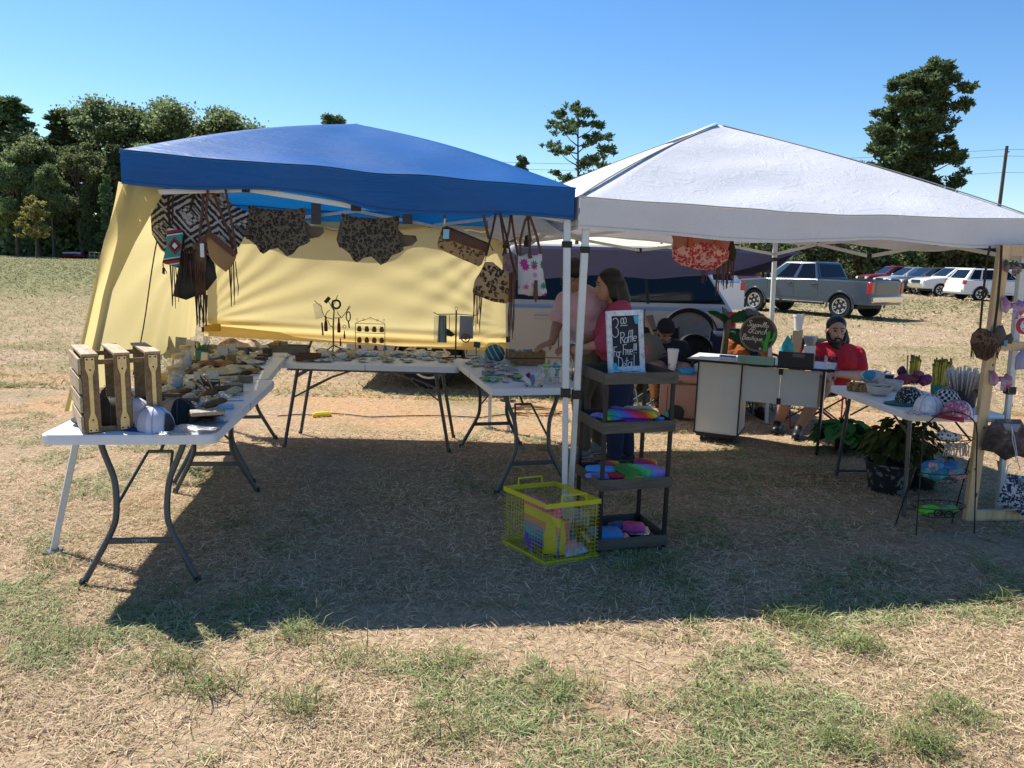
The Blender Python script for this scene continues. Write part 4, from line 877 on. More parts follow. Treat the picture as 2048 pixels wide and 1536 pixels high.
# tray, wire basket with sticks, pouch
p=G(350,806,.752); tr=thing('wooden_tray','low brown wooden tray beneath the front jar','tray',p,R(12)); 
m=MB(); m.box((0,0,.006),(.24,.13,.010)); m.build('tray_base',WOODD,tr)
for s in (-1,1):
    m=MB(); m.box((0,s*.066,.02),(.25,.008,.04)); m.build('tray_side',WOODD,tr); m=MB(); m.box((s*.124,0,.02),(.008,.124,.038)); m.build('tray_side',WOODD,tr)
lay('paper_pouch','mustard paper pouch leaning behind the wooden tray','pouch',325,770,.752,.13,.05,.09,.1,col('mustard_paper',(.5,.35,.12),.7),None,kind='puff')
lay('cardboard_box','white card box behind the crate uprights','box',270,800,.752,.10,.08,.06,.2,KW); lay('cardboard_box','white printed card behind the right crate upright','box',300,800,.752,.09,.05,.05,.1,col('white_print',(.6,.6,.6),.6,var=.3,vs=60))
def wire_basket(label,u,v,z,w,d,h,rz,m,step=.02,r=.0012,name='wire_basket',group=None,feet=False):
    p=G(u,v,z); o=thing(name,label,'basket',p,rz,group); f=.0 if not feet else .012
    b=MB(); k=max(2,int(w/step)); 
    for i in range(k+1):
        x=-w/2+w*i/k
        for s in (-1,1): b.tube([(x,s*d/2,f),(x,s*d/2,f+h)],r,4)
        b.tube([(x,-d/2,f+.001),(x,d/2,f+.001)],r,4)
    k=max(2,int(d/step))
    for i in range(k+1):
        y=-d/2+d*i/k
        for s in (-1,1): b.tube([(s*w/2,y,f),(s*w/2,y,f+h)],r,4)
    b.build('wires',m,o); b=MB(); q=[(-w/2,-d/2),(w/2,-d/2),(w/2,d/2),(-w/2,d/2),(-w/2,-d/2)]
    b.tube([(x,y,f+h) for x,y in q],r*2,5); b.build('rim',m,o); b=MB(); b.tube([(x,y,f+h*.5) for x,y in q],r*1.3,4); b.build('hoop',m,o)
    if feet:
        for sx in (-1,1):
            for sy in (-1,1): b=MB(); b.ell((sx*w*.45,sy*d*.45,.006),(.008,.008,.006),8,5); b.build('foot',BLACK,o)
    return o
wire_basket('dark wire basket holding thin sticks beside the folded cloths',416,778,.752,.13,.10,.05,.3,BLACKM)
g=random.Random(4)
for i in range(9):
    a=G(404+i*3,782-g.uniform(0,8),.775); m=MB(); m.tube([(0,0,0),(-.07+g.uniform(-.02,.03),.06,.045+g.uniform(0,.02))],.004,5); tag(m.build('wooden_stick',WOODL if i%2 else DKLEATHER,None,a),'thin wooden stick leaning in the dark wire basket','stick','sticks in the dark wire basket')
for i,(u,v,w,d,c,lab) in enumerate([(445,782,.16,.08,(.05,.045,.04),'dark zipped pouch in front of the folded cloths'),(428,772,.14,.05,(.03,.03,.035),'black sunglasses case lying beside the wire basket'),(462,762,.17,.10,(.30,.27,.2),'folded grey cloth near the right table edge'),(455,748,.2,.1,(.42,.38,.26),'folded cream cloth beneath the dark bundle'),(480,738,.2,.1,(.48,.43,.3),'flat cream cloth near the table corner'),(425,745,.2,.1,(.38,.34,.2),'folded straw coloured cloth in the middle of the table'),(505,728,.16,.12,(.5,.46,.36),'pale cloth spread on the far right corner'),(470,775,.12,.05,(.3,.22,.2),'small pinkish packet lying near the edge'),(395,792,.1,.07,(.2,.18,.15),'brown packet left of the dark zipped pouch'),(400,735,.14,.07,(.40,.36,.26),'beige packet in front of the teal tin'),(310,735,.1,.06,(.45,.36,.2),'kraft packet behind the crate')]):
    lay('folded_cloth' if w>.15 else 'packet',lab,'cloth' if w>.15 else 'packet',u,v,.75,w,d,.03,.15*i,col('cloth_%d'%i,c,.85,var=.4,vs=28,bump=.5,bs=60),None,kind='puff',wob=.012)
# bundles of bags on the far table
def floral(c1,c2,c3):
    def f(t,c):
        n=t.noise(c,11,3,.6,.8); return t.ramp(n,[(.32,c1),(.48,c2),(.6,c3),(.72,(.6,.55,.45))])
    return f
for i,(u,v,w,d,h,cc,lab) in enumerate([(478,704,.34,.2,.11,((.06,.08,.05),(.5,.22,.12),(.45,.4,.3)),'big bundle of orange flowered bags at the back of the left table'),(425,712,.24,.16,.09,((.03,.07,.045),(.12,.13,.06),(.5,.2,.1)),'green flowered bundle left of the orange flowered bundle'),(505,704,.26,.18,.07,((.4,.35,.28),(.5,.3,.2),(.6,.55,.45)),'pale flowered bundle wrapped in clear plastic on the far corner'),(430,735,.25,.12,.05,((.02,.02,.02),(.3,.08,.03),(.12,.12,.05)),'dark rust and green scarf pile in front of the flowered bundles')]):
    lay('fabric_bundle',lab,'bundle',u,v,.745,w,d,h,.2*i,mat('floral_%d'%i,(.3,.3,.3),.7,pat=floral(*cc),bump=.6,bs=40),None,kind='puff',wob=.03)
p=G(405,722,.745); tn=thing('tin_can','teal tin crammed with thin brushes','tin',p); m=MB(); m.lathe([(.05,0),(.052,.09),(.048,.09),(.046,.02)],n=16); m.build('can',col('teal_tin',(.03,.17,.14),.5),tn); m=MB(); g=random.Random(3)
for i in range(26): a=g.uniform(0,6.3); m.tube([(.03*math.cos(a),.03*math.sin(a),.04),(.055*math.cos(a),.055*math.sin(a),.11+g.uniform(0,.05))],.003,4)
m.build('brushes',col('green_bristle',(.06,.13,.06),.8,var=.5,vs=60),tn)
for i,(u,v,w,h,rx,c,lab) in enumerate([(340,718,.07,.16,-20,(.42,.4,.3),'clear sleeve of straw leaning left of the grey plaque'),(362,722,.075,.17,5,(.25,.25,.24),'grey wooden plaque standing among the packets'),(380,722,.07,.15,12,(.5,.47,.4),'white plaque standing beside the grey plaque'),(330,720,.06,.13,-30,(.4,.36,.2),'tilted straw bundle behind the crate'),(318,722,.05,.12,8,(.5,.46,.38),'small pale card standing behind the crate')]):
    p=G(u,v,.748); m=MB(); m.box((0,0,h/2),(w,.012,h),rot=MX.Rotation(R(rx),3,'Y')); tag(m.build('display_card',col('card_%d'%i,c,.7,var=.3,vs=40),None,p+V((0,0,.012)),rz=.2),lab,'card')
for i,(u,h) in enumerate([(300,.17),(312,.13),(296,.2),(305,.1),(372,.2)]):
    p=G(u,728,.748); m=MB(); m.tube([(0,0,0),(.008*i-.02,0,h)],.0025,5); tag(m.build('incense_stick',col('pale_stick',(.5,.46,.36),.7),None,p),'thin pale stick standing upright behind the wooden crate','stick','thin sticks behind the crate')
lay('binoculars_case','black rounded case behind the crate top','case',297,712,.80,.10,.07,.06,.2,BLACK,None,kind='puff')
p=G(297,722,.748); m=MB(); m.box((0,0,.025),(.12,.08,.05)); tag(m.build('cardboard_box',WOODD,None,p,bev=.002),'brown box carrying the black rounded case','box')
# --- back table
ZB=.716
p=G(575,707,ZB); pl=thing('planter_box','long grey wooden planter box with a curved handle','planter box',p,R(2)); m=MB(); W,D,Hh=.36,.12,.075
for s in (-1,1): 
    m=MB(); m.box((0,s*D/2,Hh/2),(W,.012,Hh)); m.build('side_panel',col('weathered_grey',(.13,.12,.105),.8,var=.3,bump=.4),pl); m=MB(); m.box((s*W/2,0,Hh/2),(.012,D-.013,Hh-.002)); m.build('end_panel',MATS['weathered_grey'],pl)
m=MB(); m.box((0,0,.008),(W-.014,D-.014,.01)); m.build('base_board',MATS['weathered_grey'],pl); m=MB(); m.tube([(W/2+.008,-.03,Hh*.7),(W/2+.03,-.03,Hh+.04),(W/2+.03,.03,Hh+.04),(W/2+.008,.03,Hh*.7)],.005,6); m.build('handle',BLACKM,pl)
for i,(dx,h) in enumerate([(-.12,.03),(-.08,.045),(-.03,.04)]): m=MB(); m.box((0,0,h/2),(.05,.06,h)); tag(m.build('cork_block',col('cork',(.42,.26,.11),.8),None,p+V((dx,0,Hh-.01)),rz=i),['left cork block in the grey planter box','tall cork block in the grey planter box','right cork block in the grey planter box'][i],'block')
p=G(617,722,ZB); wk=thing('wicker_basket','small brown wicker tray basket on the back table','basket',p,R(-2)); m=MB()
for k in range(5): 
    q=[(-.085,-.045),(.085,-.045),(.085,.045),(-.085,.045),(-.085,-.045)]; m.tube([(x*(1+k*.02),y*(1+k*.02),.007+k*.0125) for x,y in q],.0075,5)
m.build('weave',col('wicker',(.12,.06,.03),.8,var=.5,vs=90,bump=.6),wk); m=MB(); m.box((0,0,.004),(.165,.085,.006)); m.build('base_board',MATS['wicker'],wk)
# jewellery tree
p=G(672,712,ZB); jt=thing('jewellery_tree','iron branch jewellery tree hung with tassels and bracelets','jewellery stand',p); IRON=col('aged_iron',(.12,.10,.065),.5,bump=.2)
k=p.y/F
def jp(u,v): return ((u-672)*k,0,-(v-712)*k)
m=MB(); m.tube([jp(667,690),jp(667,650),jp(669,620),jp(666,600)],[.008,.007,.006,.004],7)
for q in ([(667,690),(655,700),(646,712)],[(667,690),(680,696),(694,710)]): m.tube([jp(*x) for x in q],.006,6)
m.tube([(0-.02,0,jp(667,690)[2]),(-.02,-.06,.01),(-.02,-.09,.005)],.006,6); m.build('stem',IRON,jt)
for q in ([(667,638),(650,634),(645,622),(644,612)],[(667,636),(684,634),(694,622),(702,612)],[(650,634),(655,624),(660,620)],[(684,634),(677,628),(676,622)],[(668,620),(660,606),(655,598)],[(667,612),(673,600),(676,590)],[(644,614),(637,608),(630,602)],[(694,622),(697,615),(700,610)],[(667,655),(660,650),(656,640)]):
    m=MB(); m.tube([jp(*x) for x in q],.0035,5); m.build('branch',IRON,jt)
MAR=col('maroon_thread',(.16,.012,.02),.8,var=.3,bump=.4,bs=220); RUST=col('rust_thread',(.28,.06,.025),.8)
def jhang(name,label,cat,u,v,mb,m,group=None):
    tag(mb.build(name,m,None,p+V(jp(u,v))+V((0,-.012,0))),label,cat,group)
for (u,v,l,r,mm,lab) in [(653,632,.125,.016,MAR,'large maroon tassel on the left of the jewellery tree'),(679,634,.125,.015,MAR,'large maroon tassel in the middle of the jewellery tree'),(690,660,.065,.009,RUST,'small rust tassel hanging on a ring at the right'),(682,675,.065,.009,RUST,'small rust tassel hanging lowest on the tree')]:
    b=MB(); b.lathe([(.003,0),(r*.5,-.01),(r*.55,-.025),(r*.45,-.03),(r*.9,-.06*l/.125),(r,-l),(r*.8,-l-.004)],n=12); jhang('tassel',lab,'tassel',u,v,b,mm,'tassels on the jewellery tree')
def ring(r,th,n=20,ty=.6,m=None):
    b=MB(); b.tube([(r*math.cos(a),.004*math.sin(a*2),r*ty*0+r*math.sin(a)) for a in [2*PI*i/n for i in range(n+1)]],th,6); return b
jhang('bracelet','thick dark beaded bracelet hung at the top of the jewellery tree','bracelet',674,608,ring(.035,.009),col('dark_bead',(.03,.028,.02),.5)); 
b=MB(); b.tube([(-.025,0,-.02),(.012,0,.022)],.016,10); jhang('bracelet','black cuff bracelet tilted at the top left of the tree','bracelet',658,600,b,MATS['dark_bead'])
b=MB(); b.tube([(.018*math.cos(a),0,-.04+.04*math.sin(a)) for a in [2*PI*i/16 for i in range(17)]],.005,6); b.tube([(.0,0,-.08),(.008,0,-.14)],.006,6); jhang('bracelet','dark braided loop with a tail at the right of the tree','bracelet',698,622,b,MATS['dark_bead'])
b=MB(); b.puffy([(-.04,0),(.03,.0),(.045,-.12),(-.02,-.14)],.02,wob=.01); jhang('jewellery_bag','clear bag of jewellery hung on the left branch','plastic bag',637,607,b,CLEAR)
b=MB(); b.tube([(0,0,0),(.008,0,-.11)],.007,6); jhang('tassel','dark narrow tassel at the lower left of the tree','tassel',645,645,b,MATS['dark_bead'],'tassels on the jewellery tree')
b=ring(.014,.003); jhang('bracelet','small gold ring bracelet right of the maroon tassel','bracelet',690,652,b,BRASS)
# earring rack
p=G(743,709,ZB); k=p.y/F; er=thing('earring_rack','black scrolled metal rack hung with rows of brown earrings','earring rack',p)
def ep(u,v): return ((u-743)*k,0,-(v-709)*k)
for x in (711,770): m=MB(); m.tube([ep(x,709),ep(x,647)],.003,5); m.build('post',BLACKM,er)
for v in (647,666,700): m=MB(); m.tube([ep(711,v),ep(770,v)],.0025,5); m.build('rail',BLACKM,er)
m=MB(); m.tube([ep(*q) for q in [(711,647),(716,644),(724,641),(730,639),(736,637),(741,634),(746,637),(752,639),(758,641),(766,644),(770,647)]],.0025,5)
for cx_ in (714,727,741,755,768): m.tube([(ep(cx_,640)[0]+.009*math.cos(a),0,ep(cx_,639 if cx_!=741 else 636)[2]+.009*math.sin(a)) for a in [i*.6 for i in range(11)]],.0018,4)
m.build('scrollwork',BLACKM,er)
TOOL=col('tooled_brown',(.16,.075,.03),.6,var=.45,vs=70,bump=.5,bs=150)
for r_,v in enumerate((652,674)):
    for i in range(4):
        b=MB(); b.puffy([(-.012,0),(.012,0),(.022,-.03),(.016,-.05),(-.016,-.05),(-.022,-.03)],.006,.01)
        tag(b.build('earring',TOOL,None,p+V(ep(719+i*15,v))+V((0,-.008,0))),('brown leather earring in the upper row of the metal rack' if r_==0 else 'brown leather earring in the lower row of the metal rack'),'earring','earrings in the upper row' if r_==0 else 'earrings in the lower row')
for i,(u,c,lab) in enumerate([(720,BLACK,'black earring at the bottom left of the rack'),(737,col('silver_ring',(.5,.5,.5),.3,.8),'silver hoop earring at the bottom of the rack'),(752,MAR,'maroon earring at the bottom of the rack'),(771,col('teal_stone',(.04,.2,.26),.5),'teal earring at the bottom right of the rack')]):
    b=ring(.014,.003) if i==1 else MB().puffy([(-.008,.0),(.008,0),(.02,-.04),(-.02,-.04)],.01,.012); b=b if isinstance(b,MB) else b
    tag(b.build('earring',c,None,p+V(ep(u,690))+V((0,-.012,0))),lab,'earring')
# spinner stand
p=G(911,722,ZB); k=p.y/F; sp=thing('spinner_stand','black metal spinner stand on a scrolled foot hung with packets','display stand',p)
m=MB(); m.tube([(0,0,.02),(0,0,.43)],.007,8); m.build('post',BLACKM,sp); m=MB(); m.tube([(.012*math.cos(a),0,.445+.016*math.sin(a)) for a in [2*PI*i/12 for i in range(13)]],.002,5); m.build('top_ring',BLACKM,sp)
m=MB(); m.tube([(.13*math.cos(a),.07*math.sin(a),.022) for a in [2*PI*i/24 for i in range(25)]],.004,5)
for a in (0,1.57,3.14,4.71): m.tube([(0,0,.03),(.13*math.cos(a),.07*math.sin(a),.022),(.14*math.cos(a),.075*math.sin(a),.004)],.004,5)
m.build('foot_ring',BLACKM,sp)
for s in (-1,1): m=MB(); m.tube([(0,0,.40),(s*.16,-.02,.395),(s*.19,-.02,.41)],.0035,5); m.build('arm',BLACKM,sp)
def shang(name,label,u,v,pts,th,m,cat='packet'):
    b=MB(); b.puffy(pts,th,wob=.004); tag(b.build(name,m,None,p+V(((u-911)*k,-.03,-(v-722)*k))),label,cat)
shang('jewellery_bag','grey card with a round horse medallion hanging on the spinner',932,630,[(-.055,0),(.055,0),(.06,-.19),(-.06,-.20)],.012,col('grey_card',(.25,.25,.27),.6,var=.2))
b=ring(.034,.005,24); b.puffy([(-.02,.005),(.0,.02),(.024,.0),(.0,-.02)],.006); tag(b.build('medallion',TOOL,None,p+V(((931-911)*k,-.045,-(674-722)*k))),'round brown medallion on the grey card of the spinner','pendant')
shang('jewellery_bag','dark green striped ribbon packet on the left of the spinner',884,630,[(-.03,0),(.035,0),(.04,-.23),(-.04,-.23)],.014,mat('ribbon_stripe',(.1,.13,.11),.5,pat=lambda t,c:t.ramp(t.noise(t.n('ShaderNodeMapping',{'Vector':c,'Scale':(40,1,1)}).outputs[0],2,2),[(.4,(.02,.035,.03)),(.6,(.25,.3,.25))],'LINEAR')))
shang('jewellery_bag','clear plastic packet behind the green ribbon packet',872,632,[(-.02,0),(.03,0),(.03,-.22),(-.02,-.2)],.012,CLEAR)
b=MB(); b.tube([(0,0,0),(0,0,-.12)],.003,5); b.puffy([(-.03,-.11),(.0,-.12),(.05,-.16),(.02,-.18),(-.03,-.17)],.02); tag(b.build('hat_pendant',BLACK,None,p+V(((898-911)*k,-.02,-(630-722)*k))),'black hat shaped pendant hanging from the spinner','pendant')
b=MB(); b.tube([(0,0,0),(0,0,.13)],.004,5); b.puffy([(-.025,.12),(.03,.11),(.035,.16),(-.02,.165)],.03); tag(b.build('teal_pendant',col('dark_teal',(.02,.1,.11),.6),None,G(952,722,.73)),'dark teal ornament on a short stick right of the spinner','ornament')
# small packets spread over the back and centre tables
g=random.Random(12); PC=[(.55,.5,.4),(.42,.35,.22),(.6,.58,.52),(.25,.36,.34),(.5,.4,.3),(.3,.22,.12),(.58,.5,.42),(.35,.42,.4)]
PM=[col('packet_%d'%i,c,.5,var=.45,vs=45,bump=.6,bs=70) for i,c in enumerate(PC)]
for i in range(74):
    u=g.uniform(556,915); v=g.uniform(709,725)
    if 595<u<640 and v<722: continue
    lay('jewellery_packet','small clear packet of jewellery lying flat on the back table','packet',u,v,ZB,g.uniform(.05,.11),g.uniform(.04,.08),g.uniform(.012,.032),g.uniform(0,3),CLEAR if i%4==0 else PM[i%8],'jewellery packets spread on the back table',kind='puff',wob=.008)
for i in range(46):
    v=g.uniform(712,764); u=g.uniform(925+ (v-712)*1.0,1010+(v-712)*.75)
    if v<722 and u<950: continue
    lay('toy_packet','small bright packet lying flat on the centre table','packet',u,v,.747,g.uniform(.06,.12),g.uniform(.04,.08),g.uniform(.012,.03),g.uniform(0,3),CLEAR if i%3==0 else [PM[0],PM[2],PM[7],col('pink_packet',(.5,.2,.22),.5,var=.3,vs=40),col('lime_packet',(.3,.42,.08),.5,var=.2),col('teal_packet',(.1,.3,.32),.5,var=.3,vs=40),PM[4]][i%7],'toy packets spread on the centre table',kind='puff',wob=.008)
lay('lime_soap','lime green and cream block near the left edge of the centre table','block',983,762,.747,.12,.07,.03,.1,col('lime_block',(.12,.42,.06),.5),None,kind='puff',wob=.003)
# teal knitted ball hat
p=G(989,724,.747); m=MB(); m.lathe([(.02,0),(.07,.02),(.085,.07),(.07,.115),(.035,.14),(.0,.148)],n=22,sx=1,sy=.8); tag(m.build('knit_hat',mat('teal_knit',(.03,.2,.24),.9,pat=lambda t,c:t.mix(t.m('GREATER_THAN',t.m('SINE',t.m('MULTIPLY',t.m('ADD',t.sep(c)[0],t.m('MULTIPLY',t.sep(c)[2],.6)),130.)),.75),(.03,.16,.2),(.45,.42,.35)),bump=.7,bs=160),None,p),'round teal knitted hat with cream stripes beside the small crate','hat')
p=G(1050,728,.747); a=R(10); sc=thing('wooden_crate','small slatted wooden crate behind the white wire basket','crate',p,a); W,D,Hh=.30,.16,.115
for s in (-1,1):
    for kz in (0,1): m=MB(); m.box((0,s*D/2,.028+kz*.058),(W,.009,.05)); m.build('slat',WOODD,sc,bev=.002)
    m=MB(); m.box((s*(W/2-.006),0,Hh/2),(.012,D-.011,Hh+.004)); m.build('end_panel',WOODD,sc,bev=.002)
m=MB(); m.box((0,0,.006),(W-.03,D-.012,.008)); m.build('base_board',WOODD,sc)
for i in range(7):
    q=p+V((-.1+.033*i,.02*((i*3)%3-1),.07)); b=MB(); b.puffy([(-.03,0),(.03,0),(.035,.05),(-.03,.055)],.02,wob=.01,seed=i); tag(b.build('wrapped_packet',[CLEAR,PM[2],PM[0],col('blue_packet',(.1,.3,.5),.5),CLEAR,PM[6],MAR][i],None,q,rz=i),'small wrapped packet sticking out of the small wooden crate','packet','packets in the small wooden crate')
wire_basket('white wire basket full of clear packets on the centre table',1108,766,.747,.20,.16,.115,R(12),WHITE_STEEL,.03)
for i in range(9):
    q=G(1082+i*7,764-(i%3)*9,.756); b=MB(); b.puffy([(-.035,0),(.035,0),(.04,.08),(.0,.11),(-.04,.085)],.03,wob=.015,seed=i); tag(b.build('wrapped_packet',[CLEAR,col('lime_wrap',(.22,.42,.05),.5),CLEAR,PM[2],col('teal_wrap',(.03,.22,.28),.5),CLEAR,PM[0],PM[2],CLEAR][i],None,q,rz=i*.7),'wrapped packet standing in the white wire basket','packet','packets in the white wire basket')
o=wire_basket('low white basket of raffle cards at the near edge of the centre table',1067,772,.747,.11,.07,.04,R(10),WHITE_STEEL,.018,.002,feet=True)
for i in range(6):
    q=G(1055+i*5,771-(i%2)*5,.762); b=MB(); b.box((0,0,.035),(.03,.004,.08),rot=MX.Rotation(.3,3,'X')@MX.Rotation(.3*(i-3),3,'Y')); tag(b.build('paper_card',[KW,MAR,col('blue_card',(.1,.2,.42),.5),KW,PM[0],KW][i],None,q,rz=.2),'paper card standing in the low white basket','card','cards in the low white basket')
# extension cord
m=MB(); pts=[G(u,v,.012) for u,v in [(555,832),(590,829),(625,830),(660,826),(700,829),(740,834),(800,832),(860,831),(905,832),(960,835),(1000,830),(1060,822)]]; m.tube(pts,.006,6); ec=m.build('extension_cord',col('cord_black',(.02,.02,.02),.6)); tag(ec,'dark extension cord lying on the ground beneath the back table','cord')
p0=G(625,831,.02); p1=G(662,828,.02); m=MB(); m.tube([p0,p0.lerp(p1,.2),p0.lerp(p1,.8),p1],[.02,.03,.03,.02],8); tag(m.build('outlet_block',col('yellow_plastic',(.72,.6,.03),.5)),'bright yellow outlet block on the cord beneath the back table','power outlet')
m=MB(); g=random.Random(8)
pts=[]
for i in range(60): a=i*.5; pts.append(G(1070,822,.015)+V((.26*math.cos(a)+g.uniform(-.04,.04),.2*math.sin(a)+g.uniform(-.04,.04),.01*(i%5)*.5)))
m.tube(pts,.008,5); tag(m.build('coiled_rope',col('tan_rope',(.45,.27,.12),.8),None),'tan rope lying in a loose coil beneath the centre table','rope')
# ---- more small goods so that the tables are as full as in the photo
bpy.context.view_layer.update()
def occupied():
    return [o.matrix_world.translation.copy() for o in C.objects if o.parent is None and o.get('category') and .70<o.matrix_world.translation.z<.86]
KINDS=[('key_ring_packet','packet','small packet of brown leather key rings on the left tables','brown key ring packets on the left tables',[LEATHER,DKLEATHER,TOOL],'puff',(.06,.11),(.05,.08),(.02,.045)),
 ('straw_packet','packet','flat straw coloured packet of jewellery on the left tables','straw packets on the left tables',[col('straw_a',(.42,.36,.2),.6,var=.5,vs=50,bump=.6),col('straw_b',(.5,.46,.34),.6,var=.45,vs=50,bump=.6)],'puff',(.07,.13),(.05,.09),(.02,.05)),
 ('small_box','box','small dark keepsake box on the left tables','dark keepsake boxes on the left tables',[col('box_dark',(.05,.035,.03),.6),WOODD,col('box_grey',(.12,.12,.12),.6)],'box',(.05,.09),(.04,.07),(.03,.07)),
 ('clear_packet','packet','clear packet of trinkets lying on the left tables','clear trinket packets on the left tables',[CLEAR],'puff',(.07,.12),(.05,.09),(.02,.04)),
 ('pale_card','card','pale price card standing between the goods on the left tables','pale cards on the left tables',[col('pale_card_a',(.55,.52,.44),.7,var=.3,vs=50)],'card',(.05,.08),(.012,.014),(.06,.11))]
g=random.Random(99)
for T,(hw_,hl_),zt in ((T1,(.36,.76),.752),(T2,(.36,.68),.744)):
    Mx=MX.Translation(T.location)@MX.Rotation(T.rotation_euler.z,4,'Z'); occ=occupied(); nx,ny=6,int(hl_*2/.105)
    for i in range(nx):
        for j in range(ny):
            x=-hw_+.05+(i+.5)*(2*hw_-.13)/nx+g.uniform(-.02,.02); y=-hl_+.05+(j+.5)*(2*hl_-.1)/ny+g.uniform(-.02,.02)
            p=Mx@V((x,y,zt))
            if T is T1 and y<-.18 and x<.05: continue
            if T is T1 and y<-.48: continue
            if any((q.xy-p.xy).length<.075 for q in occ) or g.random()<.10: continue
            nm,cat,lab,grp,ms,kd,w_,d_,h_=KINDS[g.choice([0,0,1,1,1,2,3,3,4])]; w,d,h=g.uniform(*w_),g.uniform(*d_),g.uniform(*h_); m=ms[g.randrange(len(ms))]
            if kd=='puff': o=lay(nm,None,None,0,0,0,w,d,h,g.uniform(0,3),m,None,kind='puff',wob=.012); o.location=p
            else:
                b=MB(); b.box((0,0,h/2),(w,d,h),rot=MX.Rotation(R(-10),3,'X') if kd=='card' else None); o=b.build(nm,m,None,p+V((0,0,.002)),bev=.002,rz=g.uniform(-.5,.5))
            tag(o,lab,cat,grp)
for i in range(26):   # taller heaps of lace and jewellery bags along the back table
    u=g.uniform(640,900); 
    if 895<u<925: continue
    o=lay('lace_bundle',None,None,u,g.uniform(708,716),ZB,g.uniform(.10,.18),g.uniform(.07,.11),g.uniform(.035,.065),g.uniform(0,3),[PM[0],PM[2],PM[6],CLEAR,PM[1]][i%5],None,kind='puff',wob=.02); tag(o,'crumpled cream bundle of lace and jewellery bags on the back table','bundle','cream bundles along the back table')
for i in range(16):
    v=g.uniform(716,752); u=g.uniform(945+(v-712)*.9,1000+(v-712)*.8); o=lay('toy_bundle',None,None,u,v,.747,g.uniform(.10,.15),g.uniform(.06,.09),g.uniform(.03,.05),g.uniform(0,3),[CLEAR,PM[2],PM[3],PM[7],CLEAR][i%5],None,kind='puff',wob=.018); tag(o,'crumpled clear bag of small toys on the centre table','plastic bag','crumpled toy bags on the centre table')
# ================================================================ yellow wire basket and its toys
YM=col('yellow_coated_wire',(.52,.47,.02),.5)
bF,bR,bL=G(1090,1132),G(1195,1117),G(1006,1087); bB=bL+bR-bF; bh=.325
yb_=thing('wire_basket','bright yellow wire basket filled with bagged toys in front of the canopy leg','basket',bF); q4=[bF-bF,bR-bF,bB-bF,bL-bF]
def up(p,z): return V((p.x,p.y,z))
for k in range(4):
    a,b=q4[k],q4[(k+1)%4]; m=MB(); n=int((b-a).length/.0225); nh=14
    for i in range(1,n): p=a.lerp(b,i/n); m.tube([up(p,.012),up(p,bh-.012)],.0011,4,cap=False)
    for j in range(1,nh): z=.012+(bh-.024)*j/nh; m.tube([up(a,z),up(b,z)],.0011,4,cap=False)
    m.build('wire_side',YM,yb_)
m=MB(); n=16
for i in range(n): 
    m.tube([up(q4[0].lerp(q4[1],i/n),.008),up(q4[3].lerp(q4[2],i/n),.008)],.0013,4); m.tube([up(q4[0].lerp(q4[3],i/n),.008),up(q4[1].lerp(q4[2],i/n),.008)],.0013,4)
m.build('wire_floor',YM,yb_)
for nm,z0,hh in (('rim',bh,.026),('base_rim',.012,.024)):
    m=MB()
    for k in range(4): a,b=q4[k],q4[(k+1)%4]; m.bar(up(a,z0),up(b,z0),.008,hh); 
    for k in range(4): m.tube([up(q4[k],z0-hh/2),up(q4[k],z0+hh/2)],.0058,8)
    m.build(nm,YM,yb_)
for a,b in ((q4[0],q4[1]),(q4[2],q4[3])):
    m=MB(); p,q=a.lerp(b,.27),a.lerp(b,.73); d=.0; m.tube([up(p,bh),up(p,bh+.05),up(q,bh+.05),up(q,bh)],.0062,6); m.build('handle',YM,yb_)
def inb(s,t,z): return bF+up(q4[0].lerp(q4[1],s).lerp(q4[3].lerp(q4[2],s),t),z)
bang=math.atan2((bR-bF).y,(bR-bF).x)
# striped pastel game board, tall, along the left side
def stripes(t,c):
    Z=t.sep(c)[2]; return t.ramp(t.m('MULTIPLY',Z,3.4),[(0,(.05,.08,.5)),(.16,(.05,.34,.5)),(.30,(.25,.25,.40)),(.42,(.62,.25,.12)),(.55,(.62,.56,.06)),(.72,(.72,.12,.26)),(.90,(.75,.08,.38))],'CONSTANT')
p=inb(.35,.52,.022); d=(q4[3]-q4[0]).normalized(); m=MB(); m.box((0,0,.135),(.31,.016,.27)); tag(m.build('toy_board',mat('pastel_stripes',(.5,.3,.4),.5,pat=stripes,bump=.4,bs=90),None,p,bev=.004,rz=math.atan2(d.y,d.x)),'tall pastel striped bubble board packed along the left side of the yellow basket','toy')
def pouch(name,label,s,t,z,w,h,th,rz,rx,m,cat='toy',group=None,seed=0,shape=None):
    b=MB(); g=random.Random(seed+5); o=shape or [(-w/2,0),(w/2,0),(w/2*.98,h*.5),(w/2,h),(-w/2,h),(-w/2*.97,h*.5)]
    b.puffy(o,th,wob=.006,seed=seed); T=MX.Rotation(R(rx),4,'X'); b.v=[tuple(T@V(v)) for v in b.v]
    return tag(b.build(name,m,None,inb(s,t,z),rz=bang+R(rz),ang=60),label,cat,group)
YP=col('yellow_silicone',(.55,.45,.03),.45,var=.1); pouch('toy_pouch','yellow rounded bubble toy in the front corner of the basket',.30,.17,.03,.12,.2,.04,-30,-8,YP,shape=[(-.055,0),(.055,0),(.062,.09),(.05,.16),(.055,.195),(.02,.185),(-.02,.19),(-.045,.18),(-.058,.1)])
pouch('toy_pouch','coral tube shaped toy standing behind the yellow toy',.52,.22,.02,.075,.19,.035,-10,-5,col('coral_silicone',(.55,.16,.14),.5,var=.15))
pouch('toy_pouch','pink squashy toy lying on the basket floor',.62,.17,.02,.16,.09,.08,10,-50,col('pink_silicone',(.6,.24,.32),.5))
